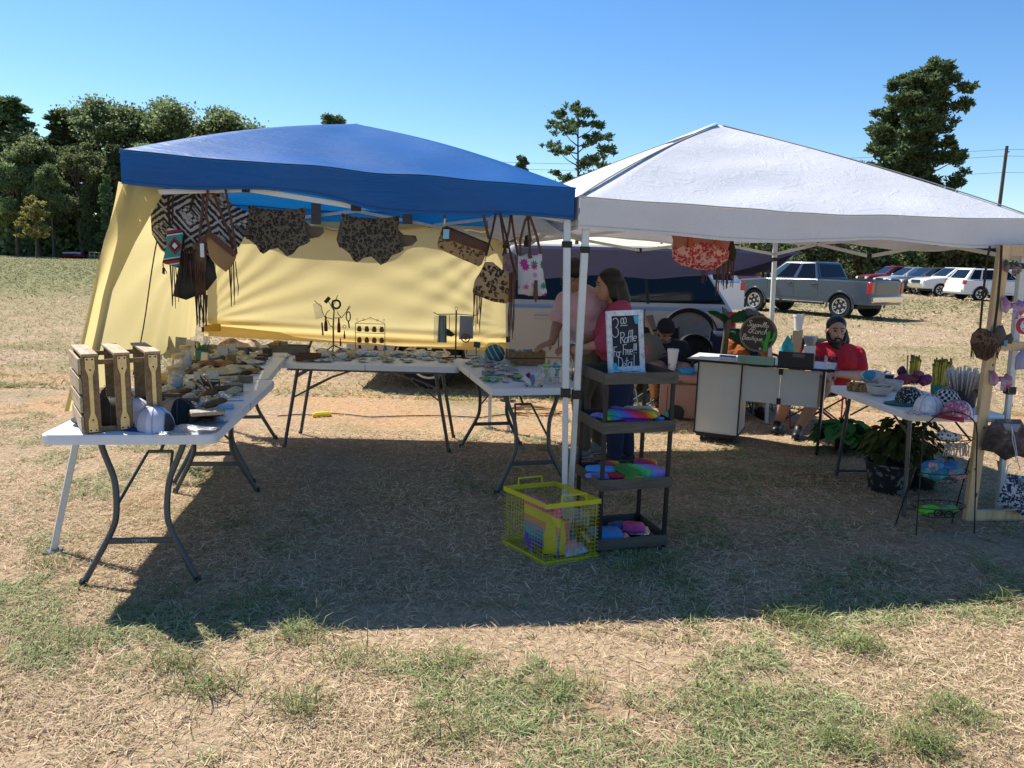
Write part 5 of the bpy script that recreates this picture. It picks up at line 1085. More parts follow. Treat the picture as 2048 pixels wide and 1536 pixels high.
pouch('toy_pouch','navy toy card with bright green stripes behind the coral tube',.5,.42,.12,.11,.09,.012,0,0,mat('navy_green',(.05,.05,.2),.5,pat=lambda t,c:t.mix(t.m('GREATER_THAN',t.m('SINE',t.m('MULTIPLY',t.sep(c)[2],150.)),.5),(.02,.04,.16),(.16,.4,.08))))
pouch('toy_pouch','orange toy beside the coral tube in the basket',.72,.42,.08,.06,.07,.03,15,0,col('orange_silicone',(.62,.16,.02),.5))
for i,(s,t,z,rz,cc,lab) in enumerate([(.8,.30,.02,20,(.02,.2,.22),'lowest teal striped toy lying at the right of the basket'),(.82,.36,.045,35,(.05,.26,.28),'middle teal striped toy at the right of the basket'),(.78,.42,.07,10,(.02,.14,.2),'uppermost dark teal toy at the right of the basket')]):
    pouch('toy_pouch',lab,s,t,z,.14,.05,.02,rz,-60,mat('teal_stripe_%d'%i,cc,.5,var=.6,vs=60),group='teal toys in the yellow basket',seed=i)
pouch('toy_pouch','blue and purple toy low in the left corner of the basket',.12,.45,.02,.10,.12,.04,70,-20,mat('blue_purple',(.1,.1,.4),.5,pat=floral((.04,.14,.4),(.2,.05,.35),(.1,.3,.4))))
pouch('plastic_bag','clear plastic bag poking out of the right side of the basket',.93,.35,.15,.12,.09,.03,-60,-15,CLEAR,'plastic bag'); pouch('plastic_bag','clear wrapped pale packet on the basket floor at the right',.72,.12,.018,.16,.08,.03,10,-60,col('pale_grey_packet',(.38,.42,.46),.3,var=.3,vs=40),'plastic bag',seed=4)
pouch('toy_pouch','pink flat toy lying across the top of the striped board',.4,.45,.265,.2,.06,.02,80,-75,col('pink_flat',(.6,.12,.35),.45),seed=9)
# ================================================================ rolling cart
cFL,cFR=G(1197,1108),G(1326,1097); cang=math.atan2((cFR-cFL).y,(cFR-cFL).x); cW=(cFR-cFL).length; cD=.34
cart=thing('tray_cart','dark grey four tier tray cart holding toys and the raffle board','cart',cFL,cang)
CG=col('cart_wood',(.075,.065,.055),.65,pat=planks((.055,.049,.041),(.115,.10,.082),0,12),bump=.2); CB=col('cart_steel',(.02,.02,.021),.45,.3)
for x in (0,cW):
    for y in (0,cD): m=MB(); m.box((x,y,.475),(.021,.021,.95)); m.build('post',CB,cart,bev=.003)
TZ=[]
for v in (1098,975,862,745+20):
    TZ.append(max(.03,Yd(1262,v,cFL.y+.06).z))
for z in TZ:
    tr=thing('tray',None,None,(0,0,0)); tr.parent=cart
    m=MB(); m.box((cW/2,cD/2,z+.004),(cW-.026,cD+.0,.008)); m.build('tray_floor',BLACKM,tr)
    for y in (-.016,cD+.016): m=MB(); m.box((cW/2,y,z+.028),(cW+.04,.007,.062)); m.build('tray_side',CG,tr,bev=.001)
    for x in (-.016,cW+.016): m=MB(); m.box((x,cD/2,z+.028),(.007,cD+.025,.060)); m.build('tray_side',CG,tr,bev=.001)
cm=MX.Translation(cFL)@MX.Rotation(cang,4,'Z')
def oncart(x,y,z): return cm@V((x,y,z))
RB=[(.75,.02,.04),(.85,.30,.02),(.85,.68,.03),(.06,.50,.08),(.03,.28,.75),(.32,.09,.60),(.75,.04,.10),(.5,.4,.62)]
def rainbow(t,c):
    X,Y,Z=t.sep(c); w=t.m('FRACT',t.m('MULTIPLY',t.m('ADD',X,Y),5.2)); b=t.ramp(w,[(i/7,RB[i]) for i in range(7)],'LINEAR')
    return b
RBM=mat('rainbow_silicone',(.5,.2,.2),.42,pat=rainbow,bump=.8,bs=55,bd=.01,trans=.15)
def bub(name,label,x,y,z,w,d,th,rz,m,rx=0,ry=0,group=None,seed=0):
    b=MB(); n=18; g=random.Random(seed); pts=[]
    for i in range(n):
        a=2*PI*i/n; e=1/max(abs(math.cos(a)),abs(math.sin(a)))**.7; pts.append((w/2*e*math.cos(a),d/2*e*math.sin(a)))
    b.puffy(pts,th,pw=.25,wob=.003); T=MX.Rotation(rz,4,'Z')@MX.Rotation(rx,4,'X')@MX.Rotation(ry,4,'Y')@MX.Rotation(R(90),4,'X')
    b.v=[tuple(T@V((x_,-y_,z_))) for x_,y_,z_ in b.v]
    # popped bubbles on the face
    return tag(b.build(name,m,None,oncart(x,y,z),rz=cang,ang=60),label,'toy',group)
z2=TZ[2]+.035; z1=TZ[1]+.035
specs=[(.10,.11,z2+.02,.15,.12,.03,.3,RBM,0,0,'rainbow bubble toy lying at the left of the second tray'),(.19,.07,z2+.04,.26,.08,.035,-.3,RBM,.2,0,'long curved rainbow toy hanging over the front of the second tray'),(.18,.15,z2+.05,.12,.10,.018,.4,RBM,0,.2,'square orange rainbow toy tilted on top of the second tray pile'),(.30,.13,z2+.03,.15,.1,.03,.1,RBM,.1,0,'small rainbow toy at the right end of the second tray'),(.30,.22,z2+.03,.18,.05,.035,.05,mat('pale_rainbow',(.5,.5,.6),.45,pat=floral((.45,.38,.62),(.5,.6,.55),(.65,.6,.35))),0,0,'pale lilac and yellow tube toy at the back of the second tray'),(.05,.2,z2+.01,.1,.08,.02,.8,col('lilac_silicone',(.28,.22,.55),.45),0,0,'lilac toy in the left back corner of the second tray'),(.21,.05,z2+.005,.14,.05,.025,-.15,col('purple_silicone',(.17,.05,.36),.45,var=.3),.3,0,'purple toy in the middle of the second tray pile'),(.36,.08,z2+.005,.07,.06,.02,.6,col('blue_silicone',(.03,.22,.55),.45),0,0,'small blue toy near the right front of the second tray'),
(.06,.16,z1+.03,.16,.06,.02,-.25,col('sky_silicone',(.06,.32,.62),.45),.3,0,'sky blue toy sloping at the left of the third tray'),(.05,.1,z1+.005,.18,.05,.02,-.35,col('lavender_silicone',(.22,.2,.5),.45),.3,0,'lavender toy under the sky blue toy'),(.12,.08,z1+.01,.09,.08,.025,.2,col('red_silicone',(.45,.01,.03),.45),0,0,'round red toy in the third tray'),(.14,.2,z1+.03,.12,.08,.02,.1,RBM,.5,0,'orange rainbow toy leaning at the back of the third tray'),(.22,.12,z1+.025,.15,.13,.025,.5,col('green_silicone',(.04,.26,.04),.45,bump=.9,bs=60),.25,0,'green dotted bubble toy in the middle of the third tray'),(.36,.2,z1+.04,.12,.07,.02,-.4,RBM,.4,0,'red and yellow oval toy at the right back of the third tray'),(.20,.05,z1+.0,.14,.05,.02,-.4,col('yellow_silicone_b',(.6,.42,.02),.45),.1,0,'yellow crescent toy below the green toy')]
for i,(x,y,z,w,d,th,rz,m,rx,ry,lab) in enumerate(specs): bub('bubble_toy',lab,x*cW/.40,y,z+.006,w*1.12,d*1.12,th*1.5,rz,m,rx,ry,'bubble toys on the cart trays',i)
for i,cc in enumerate([(.08,.5,.16),(.3,.6,.1),(.1,.45,.4),(.2,.35,.65),(.42,.25,.6),(.35,.28,.62),(.45,.2,.5)]):
    bub('folded_toy',['bright green card of the fan of folded toys, leftmost','lime card second in the fan of folded toys','mint card third in the fan of folded toys','blue card in the middle of the fan of folded toys','violet card fifth in the fan of folded toys','lilac card sixth in the fan of folded toys','mauve card rightmost in the fan of folded toys'][i],(.26+i*.018)*cW/.4,.10-.004*i,z1+.03,.13,.07,.008,-.75,col('fan_%d'%i,cc,.45),.7,.3,'fan of folded toys in the third tray',i)
z0=TZ[0]+.035
for i,(x,y,w,d,rz,m,lab) in enumerate([(.08,.10,.2,.16,-.1,col('blue_toy',(.05,.25,.55),.4),'big blue toy in a clear bag in the bottom tray'),(.28,.16,.14,.12,-.4,col('pink_toy',(.62,.07,.25),.4,var=.3,vs=40),'hot pink folded toy in a clear bag in the bottom tray'),(.20,.2,.12,.08,.3,col('navy_toy',(.03,.08,.2),.5),'navy toy between the blue and the pink toy')]):
    bub('bagged_toy',lab,x,y,z0+.012,w,d,.055,rz,m,.05,0,None,40+i)
    bub('plastic_bag',['clear bag around the big blue toy','clear bag around the hot pink toy','clear bag over the navy toy'][i],x,y,z0-.002,w*1.35,d*1.25,.014,rz,CLEAR,.05,0,None,50+i)['category']='plastic bag'
# ---- chalk board standing in the top tray
pB=Yd(1217,752,cFL.y+.17); pC=Yd(1292,743,cFL.y+.17+.075*math.tan(cang)*2.2); bd=(pC-pB); ba=math.atan2(bd.y,bd.x); 
zt=TZ[3]+.01; cb=thing('chalkboard_sign','white framed chalkboard with a handwritten raffle offer on the cart top','sign',(pB.x,pB.y,zt),ba)
BWd=.215; BH=Yd(1215,622,pB.y).z-zt; tilt=MX.Rotation(R(-7),4,'X')@MX.Rotation(R(-3.0),4,'Y')
FW=mat('distressed_white',(.6,.6,.6),.75,pat=lambda t,c:t.ramp(t.noise(c,38,4,.7),[(.30,(.16,.17,.19)),(.42,(.58,.59,.60)),(.7,(.74,.75,.75))]),bump=.4)
fw=.03
for nm,c,d in (('frame_rail',(BWd/2,0,fw*.6+.02),(BWd-2*fw-.001,.016,fw)),('frame_rail',(BWd/2,0,BH-fw/2),(BWd-2*fw-.001,.016,fw)),('frame_stile',(fw/2,0,BH/2),(fw,.017,BH)),('frame_stile',(BWd-fw/2,0,BH/2),(fw,.017,BH))):
    m=MB(); m.box(c,d,T=tilt); m.build(nm,FW,cb,bev=.002)
m=MB(); m.box((BWd/2,-.012,.012),(BWd-.01,.04,.016),T=tilt); m.build('ledge',FW,cb,bev=.002)
m=MB(); m.box((BWd/2,.001,BH/2),(BWd-2*fw+.006,.008,BH-2*fw+.006),T=tilt); bo=m.build('board',col('chalk_black',(.022,.026,.034),.85,var=.35,vs=20),cb)
CH_=col('chalk_white',(.72,.73,.74),.9,var=.15,vs=90)
# handwriting: pen strokes in board units (x 0..1, y 0..1 from top)
u0,v0,u1,v1=(1222.5,630.5,1280,736)
def arc(cx,cy,rx,ry,a0,a1,n=14): return [(cx+rx*math.cos(R(a0+(a1-a0)*i/n)),cy-ry*math.sin(R(a0+(a1-a0)*i/n))) for i in range(n+1)]
ST=[]
def g_(x,y,s): # glyph strokes at (x,y) baseline-left, s=x-height
    return lambda pts:ST.append([(x+a*s,y-b*s) for a,b in pts])
# coordinates below in the pixel space of a 1536 px crop of the sign (origin 560,600)
ST+= [arc(662,735,30,42,150,-80),arc(662,830,34,48,85,-150)]                         # 3
ST+= [arc(733,722,15,30,0,360),arc(763,718,14,30,0,360),[(712,768),(752,766),(790,762)]]    # oo underlined
def word(x,y,s,glyphs,w=.8,slope=-.06,gap=1.0):
    for ch in glyphs:
        L=GL[ch]; 
        for st in L[1]: ST.append([(x+a*s,y+slope*(a*s)-b*s) for a,b in st])
        x+=L[0]*s*gap; y+=slope*L[0]*s*gap
def A(cx,cy,rx,ry,a0,a1,n=10): return [(cx+rx*math.cos(R(a0+(a1-a0)*i/n)),cy+ry*math.sin(R(a0+(a1-a0)*i/n))) for i in range(n+1)]
GL={'R':(1.05,[[(.1,0),(.1,2.2)],[(.0,2.1)]+A(.45,1.65,.42,.5,110,-90)+[(.12,1.1)],[(.3,1.1),(.9,0)]]),
 'a':(.85,[A(.4,.5,.33,.5,40,360),[(.72,1.),(.72,.1),(.85,0)]]),
 'f':(.6,[A(.55,1.9,.25,.35,60,180)+[(.3,0)],[(.05,1.0),(.6,1.05)]]),
 'l':(.4,[[(.2,2.2),(.2,.1),(.35,0)]]),
 'e':(.8,[[(.1,.5),(.7,.55)]+A(.4,.5,.32,.5,10,310)]),
 'F':(.95,[[(.2,0),(.2,2.0)],[(.05,2.0),(.9,2.1)],[(.2,1.05),(.75,1.1)]]),
 'o':(.85,[A(.42,.5,.35,.5,0,360)]),
 'r':(.6,[[(.15,0),(.15,1.)],[(.15,.7)]+A(.4,.65,.25,.35,160,40)]),
 'D':(1.15,[[(.15,0),(.15,2.2)],[(.0,2.2)]+A(.3,1.1,.7,1.1,90,-90,14)+[(.0,0)]]),
 't':(.6,[[(.3,1.9),(.3,.1),(.5,0)],[(.02,1.3),(.6,1.35)]]),
 'i':(.55,[[(.2,0),(.2,1.)],[(.2,1.4),(.21,1.5)]]),
 '!':(.33,[[(.15,.6),(.2,2.0)],[(.13,.1),(.14,.2)]]),' ':(.5,[])}
word(715,942,50,'Raffle',slope=-.16,gap=.78); word(640,1068,46,'For',slope=-.05,gap=.72); word(738,1050,48,'Free',slope=-.05,gap=.68); word(852,1040,50,'!!!',slope=-.06,gap=.8); word(690,1192,53,'Detail',slope=-.16,gap=.78)
m=MB()
def bw(px,py): # crop px -> board local
    u=1100+px/5.12; v=500+py/5.12; s=(u-1210.5)/(1290-1210.5-2); t=(v-624)/(742-624)
    sx=(px-(562+ (py-620)*.055))/(950-562); tz=1-(py-(625-(px-562)*.035))/(1262-625)
    return tilt@V((sx*BWd,-.0048,tz*BH))
for st in ST:
    P=[bw(*p) for p in st]
    if len(P)==1: P=[P[0],P[0]+V((.001,0,0))]
    m.tube(P,.0019,5)
m.build('chalk_writing',CH_,bo)
for (px,py,w,h,rz) in ((880,708,42,88,18),(665,1168,38,80,28)):
    m=MB(); m.box((0,-.003,0),(.024,.004,.046),rot=MX.Rotation(R(-rz if px>800 else rz+130),3,'Y')); c=bw(px,py); m.v=[(x+c.x,y+c.y,z+c.z) for x,y,z in m.v]; m.build('blue_sticker',col('cyan_card',(.04,.42,.62),.5,var=.2,vs=60),cb)
# ================================================================ sales desk
WL=col('white_laminate',(.60,.60,.56),.45,var=.04); EDG=col('black_edging',(.012,.012,.014),.5)
dA=G(1388,866,.07); dB=G(1636,900,.05); dang=math.atan2((dB-dA).y,(dB-dA).x); DWd=(dB-dA).length; DZ=.755; DD=.44
dk=thing('folding_desk','white laminate desk with black edging, cabinet side and round sign on top','desk',(dA.x,dA.y,0),dang)
m=MB(); m.box((DWd/2-.01,DD/2-.03,DZ-.009),(DWd+.16,DD+.10,.018)); tp=m.build('desktop',WL,dk); m=MB()
for c,d in (((DWd/2-.01,-.083,DZ-.009),(DWd+.166,.005,.020)),((DWd/2-.01,DD+.023,DZ-.009),(DWd+.166,.005,.020)),((-.093,DD/2-.03,DZ-.009),(.005,DD+.1,.020)),((DWd+.073,DD/2-.03,DZ-.009),(.005,DD+.1,.020))): m.box(c,d)
m.build('edge_strip',EDG,tp)
cw=DWd*.36
m=MB(); m.box((cw/2,DD/2,.08+(DZ-.10)/2),(cw-.006,DD-.004,DZ-.102)); cb_=m.build('cabinet',WL,dk)
m=MB()
for x in (0,cw): m.box((x,-.001,.08+(DZ-.1)/2),(.012,.012,DZ-.1))
m.box((cw/2,-.001,.082),(cw+.012,.0125,.012)); m.box((cw,DD/2,.082),(.012,DD,.012)); m.build('edge_strip',EDG,cb_)
m=MB(); m.box((cw/2,DD/2,.062),(cw-.03,DD-.05,.03)); m.build('plinth',BLACK,cb_)
for x in (.06,cw-.06): 
    for y in (.06,DD-.06): m=MB(); m.lathe([(.022,-.012),(.022,.012)],(0,0,0),12,T=MX.Translation((x,y,.024))@MX.Rotation(R(90),4,'Y')); m.build('caster',BLACK,dk)
for i in range(2):
    x0=cw+.012+(DWd-cw-.05)*i/2; w_=(DWd-cw-.05)/2-.004; m=MB(); m.box((x0+w_/2,.012,DZ-.03-.16),(w_,.014,.31)); m.build('apron_panel',WL,dk,bev=.001)
xm=cw+.012+(DWd-cw-.05)/2-.002
for z in (DZ-.06,DZ-.32): m=MB(); m.box((xm,.002,z),(.035,.006,.055)); m.build('hinge',BLACK,dk,bev=.002)
m=MB(); m.box((DWd-.008,DD*.30,.06+(DZ-.08)/2),(.016,DD*.6,DZ-.084)); lg=m.build('end_panel',WL,dk); m=MB(); m.box((DWd-.008,-.004,.06+(DZ-.08)/2),(.022,.010,DZ-.08)); m.build('edge_strip',EDG,lg); m=MB(); m.lathe([(.022,-.012),(.022,.012)],(0,0,0),12,T=MX.Translation((DWd-.008,.02,.024))@MX.Rotation(R(90),4,'Y')); m.build('caster',BLACK,dk); m=MB(); m.box((DWd-.008,.02,.053),(.02,.03,.016)); m.build('caster_mount',BLACK,dk)
dm=MX.Translation((dA.x,dA.y,0))@MX.Rotation(dang,4,'Z'); di=dm.inverted()
def ondesk(u,v): p=di@G(u,v,DZ); p.z=DZ; return dm@p
# round sign
p=ondesk(1512,722)+V((.03,.09,.0)); sr=.162; kk=sr/.128; sg=thing('round_sign','round dark wood sign with white script and a green cactus on the desk','sign',p+V((0,0,.012)),dang+R(-4)); k=math.radians(-9)
SM=MX.Translation((0,0,sr+.06))@MX.Rotation(k,4,'X')
m=MB(); m.lathe([(sr,-.010),(sr,.010)],n=48,T=SM@MX.Rotation(R(90),4,'X')); m.build('disc',mat('dark_sign_wood',(.05,.04,.033),.7,pat=planks((.035,.028,.024),(.075,.06,.05),0,10)),sg,ang=30)
m=MB(); 
for r_,w_ in ((sr-.005,.004),(sr-.016,.0022)): m.tube([SM@V((r_*math.cos(a),-.0115,r_*math.sin(a))) for a in [2*PI*i/48 for i in range(49)]],w_,5)
m.build('border_ring',col('tan_ring',(.3,.24,.17),.6),sg)
IV=col('ivory_letter',(.72,.68,.58),.6)
def T_(x,z,r=0): return SM@MX.Translation((x,-.0115,z))@MX.Rotation(r,4,'Y')@STAND
# script lettering drawn as pen strokes
def script(word,x,z,s,slope):
    m=MB(); cx=x
    for ch in word:
        w,sts=SC[ch]
        for st in sts:
            P=[]
            for a,b in st: xx=cx+a*s+b*s*.28; P.append(SM@V((xx,-.0118,z+b*s+(xx-x)*slope)))
            m.tube(P,.0030,5)
        cx+=w*s
    return m
SC={'S':(1.25,[A(.75,1.6,.42,.42,20,250)+A(.55,.62,.55,.62,80,-170)]),'a':(.95,[A(.42,.45,.36,.45,50,360),[(.8,.9),(.78,.1),(1.,.12)]]),'s':(.75,[[(.05,.1),(.45,.95)]+A(.35,.35,.33,.36,70,-150)]),'r':(.75,[[(.1,.0),(.2,.95),(.35,.7),(.65,.85),(.55,.2),(.8,.1)]]),'i':(.5,[[(.2,.9),(.15,.1),(.5,.15)],[(.3,1.3),(.32,1.36)]]),'l':(.6,[[(.1,.1),(.45,1.7),(.3,2.0),(.15,1.6),(.15,.15),(.6,.15)]]),
 'R':(1.6,[[(.5,2.0),(.35,0)],[(-.2,1.2)]+A(.55,1.55,.65,.5,170,-80)+[(.45,1.0),(1.1,.05),(1.6,.15)],A(-.05,.7,.5,.6,60,330)]),'n':(1.05,[[(.1,.9),(.1,0)],[(.1,.5)]+A(.42,.55,.3,.38,150,0)+[(.75,.1),(1.,.12)]]),'c':(.8,[A(.42,.45,.36,.45,50,320)]),'h':(1.05,[[(.1,0),(.35,1.7),(.2,1.9),(.1,1.3),(.1,0)],[(.1,.45)]+A(.42,.5,.3,.38,150,0)+[(.74,.1),(1.,.12)]]),
 'B':(1.35,[[(.3,2.),(.15,0)],[(.0,1.9)]+A(.55,1.5,.45,.45,120,-90)+A(.55,.5,.55,.5,90,-150)]),'o':(.9,[A(.42,.45,.36,.45,60,420),[(.6,.8),(.95,.75)]]),'u':(1.0,[[(.1,.9),(.1,.2),(.4,.0),(.7,.3),(.72,.9)],[(.72,.9),(.75,.1),(1.,.12)]]),'t':(.6,[[(.3,1.6),(.2,.1),(.55,.12)],[(-.05,1.05),(.6,1.1)]]),'q':(.95,[A(.42,.45,.36,.45,50,360),[(.8,.9),(.7,-.8)]]),'e':(.8,[[(.05,.35),(.7,.6)]+A(.4,.47,.34,.45,20,320)])}
script('Sasarilla',-.082*kk,.050*kk,.0200*kk,-.04).build('lettering',IV,sg); script('Ranch',-.058*kk,0,.0220*kk,-.03).build('lettering',IV,sg); script('Boutique',-.110*kk,-.047*kk,.0200*kk,-.03).build('lettering',IV,sg)
m=MB(); GC=col('cactus_green',(.06,.34,.035),.55)
SM=SM@MX.Diagonal((kk,1,kk,1)); m.tube([SM@V((.058,-.017,-.125)),SM@V((.062,-.017,-.06)),SM@V((.075,-.017,.0)),SM@V((.077,-.017,.022))],[.017,.019,.018,.009],10); m.tube([SM@V((.066,-.017,-.05)),SM@V((.105,-.017,-.035)),SM@V((.112,-.017,.005)),SM@V((.113,-.017,.018))],[.012,.012,.012,.006],8); m.tube([SM@V((.064,-.017,-.085)),SM@V((.042,-.017,-.075)),SM@V((.038,-.017,-.05)),SM@V((.038,-.017,-.044))],[.010,.010,.009,.005],8); m.build('cactus',GC,sg)
m=MB(); m.prism([(.024+.011*(1 if i%2==0 else .42)*math.sin(i*PI/5),-.104+.011*(1 if i%2==0 else .42)*math.cos(i*PI/5)) for i in range(10)],SM,.002,-.013); m.build('star',IV,sg)
p=ondesk(1512,728); m=MB(); m.box((0,0,.032),(.30,.09,.064)); tag(m.build('mint_box',col('mint_paint',(.21,.36,.28),.6,var=.2),None,p+V((.0,.0,.001)),rz=dang,bev=.003),'long mint green box in front of the round sign','box')
p=ondesk(1455,722); m=MB(); m.box((0,0,.02),(.13,.06,.04)); o=tag(m.build('card_box',col('white_card_box',(.6,.62,.64),.5),None,p,rz=dang,bev=.002),'small white and blue box at the left of the desk','box'); m=MB(); m.box((0,0,.044),(.135,.064,.010)); m.build('blue_lid',col('blue_lid',(.03,.14,.45),.5),o)
m=MB()
for i in range(5): m.box((-.045+i*.022,-.0315,.016),(.008,.002,.009))
m.build('printed_dots',col('dot_print',(.35,.22,.15),.6,var=.6,vs=90),o)
p=ondesk(1592,736); rg=thing('cash_register','black desktop cash register with a small display on the desk','cash register',p+V((0,.02,0)),dang); m=MB(); m.prism([(0,0),(.17,0),(.17,.06),(.04,.13),(.0,.13)],MX.Rotation(R(90),4,'Z')@MX.Translation((-.02,-.14,0)),.28)
m.build('body',col('register_black',(.016,.017,.022),.5,var=.1),rg,bev=.006); m=MB(); m.box((.02,-.022,.105),(.095,.004,.03)); m.build('display',col('display_grey',(.09,.09,.09),.25),rg,bev=.001)
m=MB(); 
for i in range(5):
    for j in range(4): m.box((-.08+i*.04,.06+j*.02,.112-.0088*j*1.0),(.02,.012,.012))
m.build('keys',col('key_grey',(.2,.2,.21),.5),rg)
def cup(label,p,r,h,parent=None,group='white foam cups'):
    m=MB(); m.lathe([(r*.66,0),(r*.70,.02),(r*.98,h*.86),(r*1.06,h*.87),(r*1.06,h),(r*1.0,h),(r*.94,h*.86),(r*.62,.02)],n=22); return tag(m.build('foam_cup',col('foam_white',(.74,.74,.74),.75,var=.03,bump=.1),None,p,ang=50),label,'cup',group)
tb=G(1592,715,DZ)+V((0,.16,0)); m=MB(); m.box((0,0,.12),(.13,.13,.24)); 
tb=ondesk(1592,705); m=MB(); m.box((0,0,.11),(.09,.09,.22)); tag(m.build('card_holder_block',col('block_card',(.42,.36,.25),.7),None,tb,rz=dang,bev=.003),'tall tan block holding up the foam cup behind the register','block')
cup('tall white foam cup raised on the tan block behind the desk',tb+V((0,0,.222)),.050,.15)
m=MB(); m.lathe([(.04,0),(.062,.06),(.066,.09)],n=16); tag(m.build('tip_basket',col('silver_mesh',(.35,.36,.37),.4,.4,var=.4,vs=90),None,ondesk(1618,712)+V((0,0,.10))),'small grey mesh basket behind the register','basket'); m=MB(); m.box((0,0,.05),(.1,.08,.1)); tag(m.build('card_stand',WHITE_PLASTIC,None,ondesk(1618,712),rz=dang),'white stand carrying the grey mesh basket','stand')
m=MB(); m.puffy([(-.07,0),(.075,0),(.06,.1),(.02,.17),(.0,.2),(-.015,.17),(-.05,.09)],.07,wob=.02); tag(m.build('gift_bag',col('teal_tissue',(.02,.33,.36),.35,var=.35,vs=30),None,ondesk(1572,712),rz=dang),'bright teal tissue bag between the sign and the register','bag')
p=ondesk(1655,738); m=MB(); m.tube([(.025*math.cos(a),0,.027+.025*math.sin(a)) for a in [2*PI*i/20 for i in range(21)]],.008,6); tag(m.build('tape_roll',WHITE_PLASTIC,None,p,rz=.3),'white ring of tape standing at the right end of the desk','tape'); m=MB(); m.box((0,0,.004),(.10,.05,.007)); tag(m.build('card_reader',BLACK,None,ondesk(1668,741),rz=dang,bev=.002),'flat black card lying at the right corner of the desk','card')
# ================================================================ goods table on the right
T5=thing('folding_table','small white folding table of caps and hair bands at the right','table',(0,0,0),0,'white folding tables of the stall')
tA=G(1660,773,.70); tB=G(1838,831,.70); tC=G(2003,828,.70); ang5=R(-3.5)
cx5=(2.45+3.16)/2-.02; cy5=5.31; T5.location=(cx5,cy5,0); T5.rotation_euler.z=R(4); W5,L5=.64,1.10
hw,hl=W5/2,L5/2; out=[]
for (sx,sy,a0) in ((1,-1,-90),(1,1,0),(-1,1,90),(-1,-1,180)):
    for i in range(6): a=R(a0+i*18); out.append((sx*(hw-.05)+.05*math.cos(a),sy*(hl-.05)+.05*math.sin(a)))
ZT5=.70; m=MB(); n=len(out); vs=[(p[0]*(1 if j else .99),p[1]*(1 if j else .994),ZT5-z) for j,z in enumerate((0,.006,.042,.045)) for p in out]
fs=[tuple(range(n))]+[(j*n+k,(j+1)*n+k,(j+1)*n+(k+1)%n,j*n+(k+1)%n) for j in range(3) for k in range(n)]+[tuple(range(4*n-1,3*n-1,-1))]
m.add(vs,fs); m.build('tabletop',WHITE_PLASTIC,T5,ang=30)
for e in (-1,1):
    for s in (-1,1): m=MB(); m.tube([(s*.235,e*(hl-.09),.0),(s*.225,e*(hl-.16),ZT5-.045)],.0135,8); m.build('leg',GREY_STEEL,T5)
    m=MB(); m.tube([(-.234,e*(hl-.095),.05),(.234,e*(hl-.095),.05)],.009,6); m.build('crossbar',GREY_STEEL,T5); m=MB(); m.tube([(.2,e*(hl-.15),.5),(.2,e*.1,ZT5-.05)],.007,6); m.tube([(-.2,e*(hl-.15),.5),(-.2,e*.1,ZT5-.05)],.007,6); m.build('brace',GREY_STEEL,T5)
Z5=.702
def at5(u,v): return G(u,v,Z5)
# wood slice block, bowls
p=at5(1716,782); m=MB(); m.lathe([(.075,0),(.08,.01),(.079,.055),(.073,.062)],n=22,sx=1.0,sy=.5); tag(m.build('wood_slice',mat('carved_wood',(.35,.2,.08),.7,pat=lambda t,c:t.ramp(t.noise(c,48,3,.6,1.),[(.42,(.09,.045,.015)),(.5,(.36,.22,.09))]),bump=.5,bs=60),None,p,rz=-.2),'carved brown wood slice at the left end of the goods table','wood block')
def bowl(label,u,v,r,h):
    p=at5(u,v); m=MB(); m.lathe([(r*.5,0),(r*.85,h*.3),(r,h*.9),(r*1.02,h),(r*.95,h*.96),(r*.78,h*.35),(0.0,h*.16)],n=26); return tag(m.build('bowl',col('cream_bowl',(.56,.52,.45),.6,var=.15),None,p),label,'bowl','cream bowls on the goods table'),p
b1,p1=bowl('front cream bowl holding flat packets beside the black cap',1757,790,.088,.07); b2,p2=bowl('rear cream bowl behind the front bowl',1780,780,.085,.072)
for i,(pp,dx,c) in enumerate([(p1,-.02,(.4,.4,.38)),(p1,.03,(.5,.45,.4)),(p2,.0,(.5,.42,.35)),(p2,.04,(.35,.36,.36))]):
    b=MB(); b.puffy([(-.05,-.03),(.05,-.03),(.055,.03),(-.05,.035)],.015,wob=.01,seed=i); T=MX.Rotation(R(70),4,'X'); b.v=[tuple(T@V(v)) for v in b.v]; tag(b.build('wrapped_packet',col('bowl_pack_%d'%i,c,.4,var=.4,vs=60),None,pp+V((dx,0,.062)),rz=i),['pale packet on the left of the front bowl','pinkish packet on the right of the front bowl','tan packet in the rear bowl','grey packet at the right of the rear bowl'][i],'packet')
def puffat(name,label,cat,u,v,z,w,h,th,m,rz=0,group=None,rx=0,seed=0):
    b=MB(); g=random.Random(seed+3); n=14; pts=[]
    for i in range(n): a=2*PI*i/n; k=1+g.uniform(-.16,.16); pts.append((w/2*k*math.cos(a),h/2+h/2*k*math.sin(a)))
    b.puffy(pts,th,wob=th*.25,seed=seed); T=MX.Rotation(R(rx),4,'X'); b.v=[tuple(T@V(v)) for v in b.v]
    return tag(b.build(name,m,None,G(u,v,z),rz=rz,ang=60),label,cat,group)
puffat('plastic_bag','white plastic shopping bag behind the wood slice','plastic bag',1742,768,Z5,.22,.12,.14,col('white_film',(.62,.64,.66),.35,trans=.3,var=.1),.2,None,0,1)
puffat('plastic_bag','yellow bag of candy in front of the white shopping bag','plastic bag',1758,768,Z5,.13,.08,.08,col('yellow_film',(.5,.42,.06),.4,var=.5,vs=40),.1,None,0,2)
puffat('plastic_bag','bright blue cloth peeking out behind the white bag','cloth',1738,760,Z5+.07,.1,.08,.05,col('bright_blue_cloth',(.03,.25,.42),.7),.1,None,0,3)
puffat('plastic_bag','grey clear bag right of the yellow candy bag','plastic bag',1772,765,Z5,.12,.1,.07,CLEAR,.4,None,0,4)
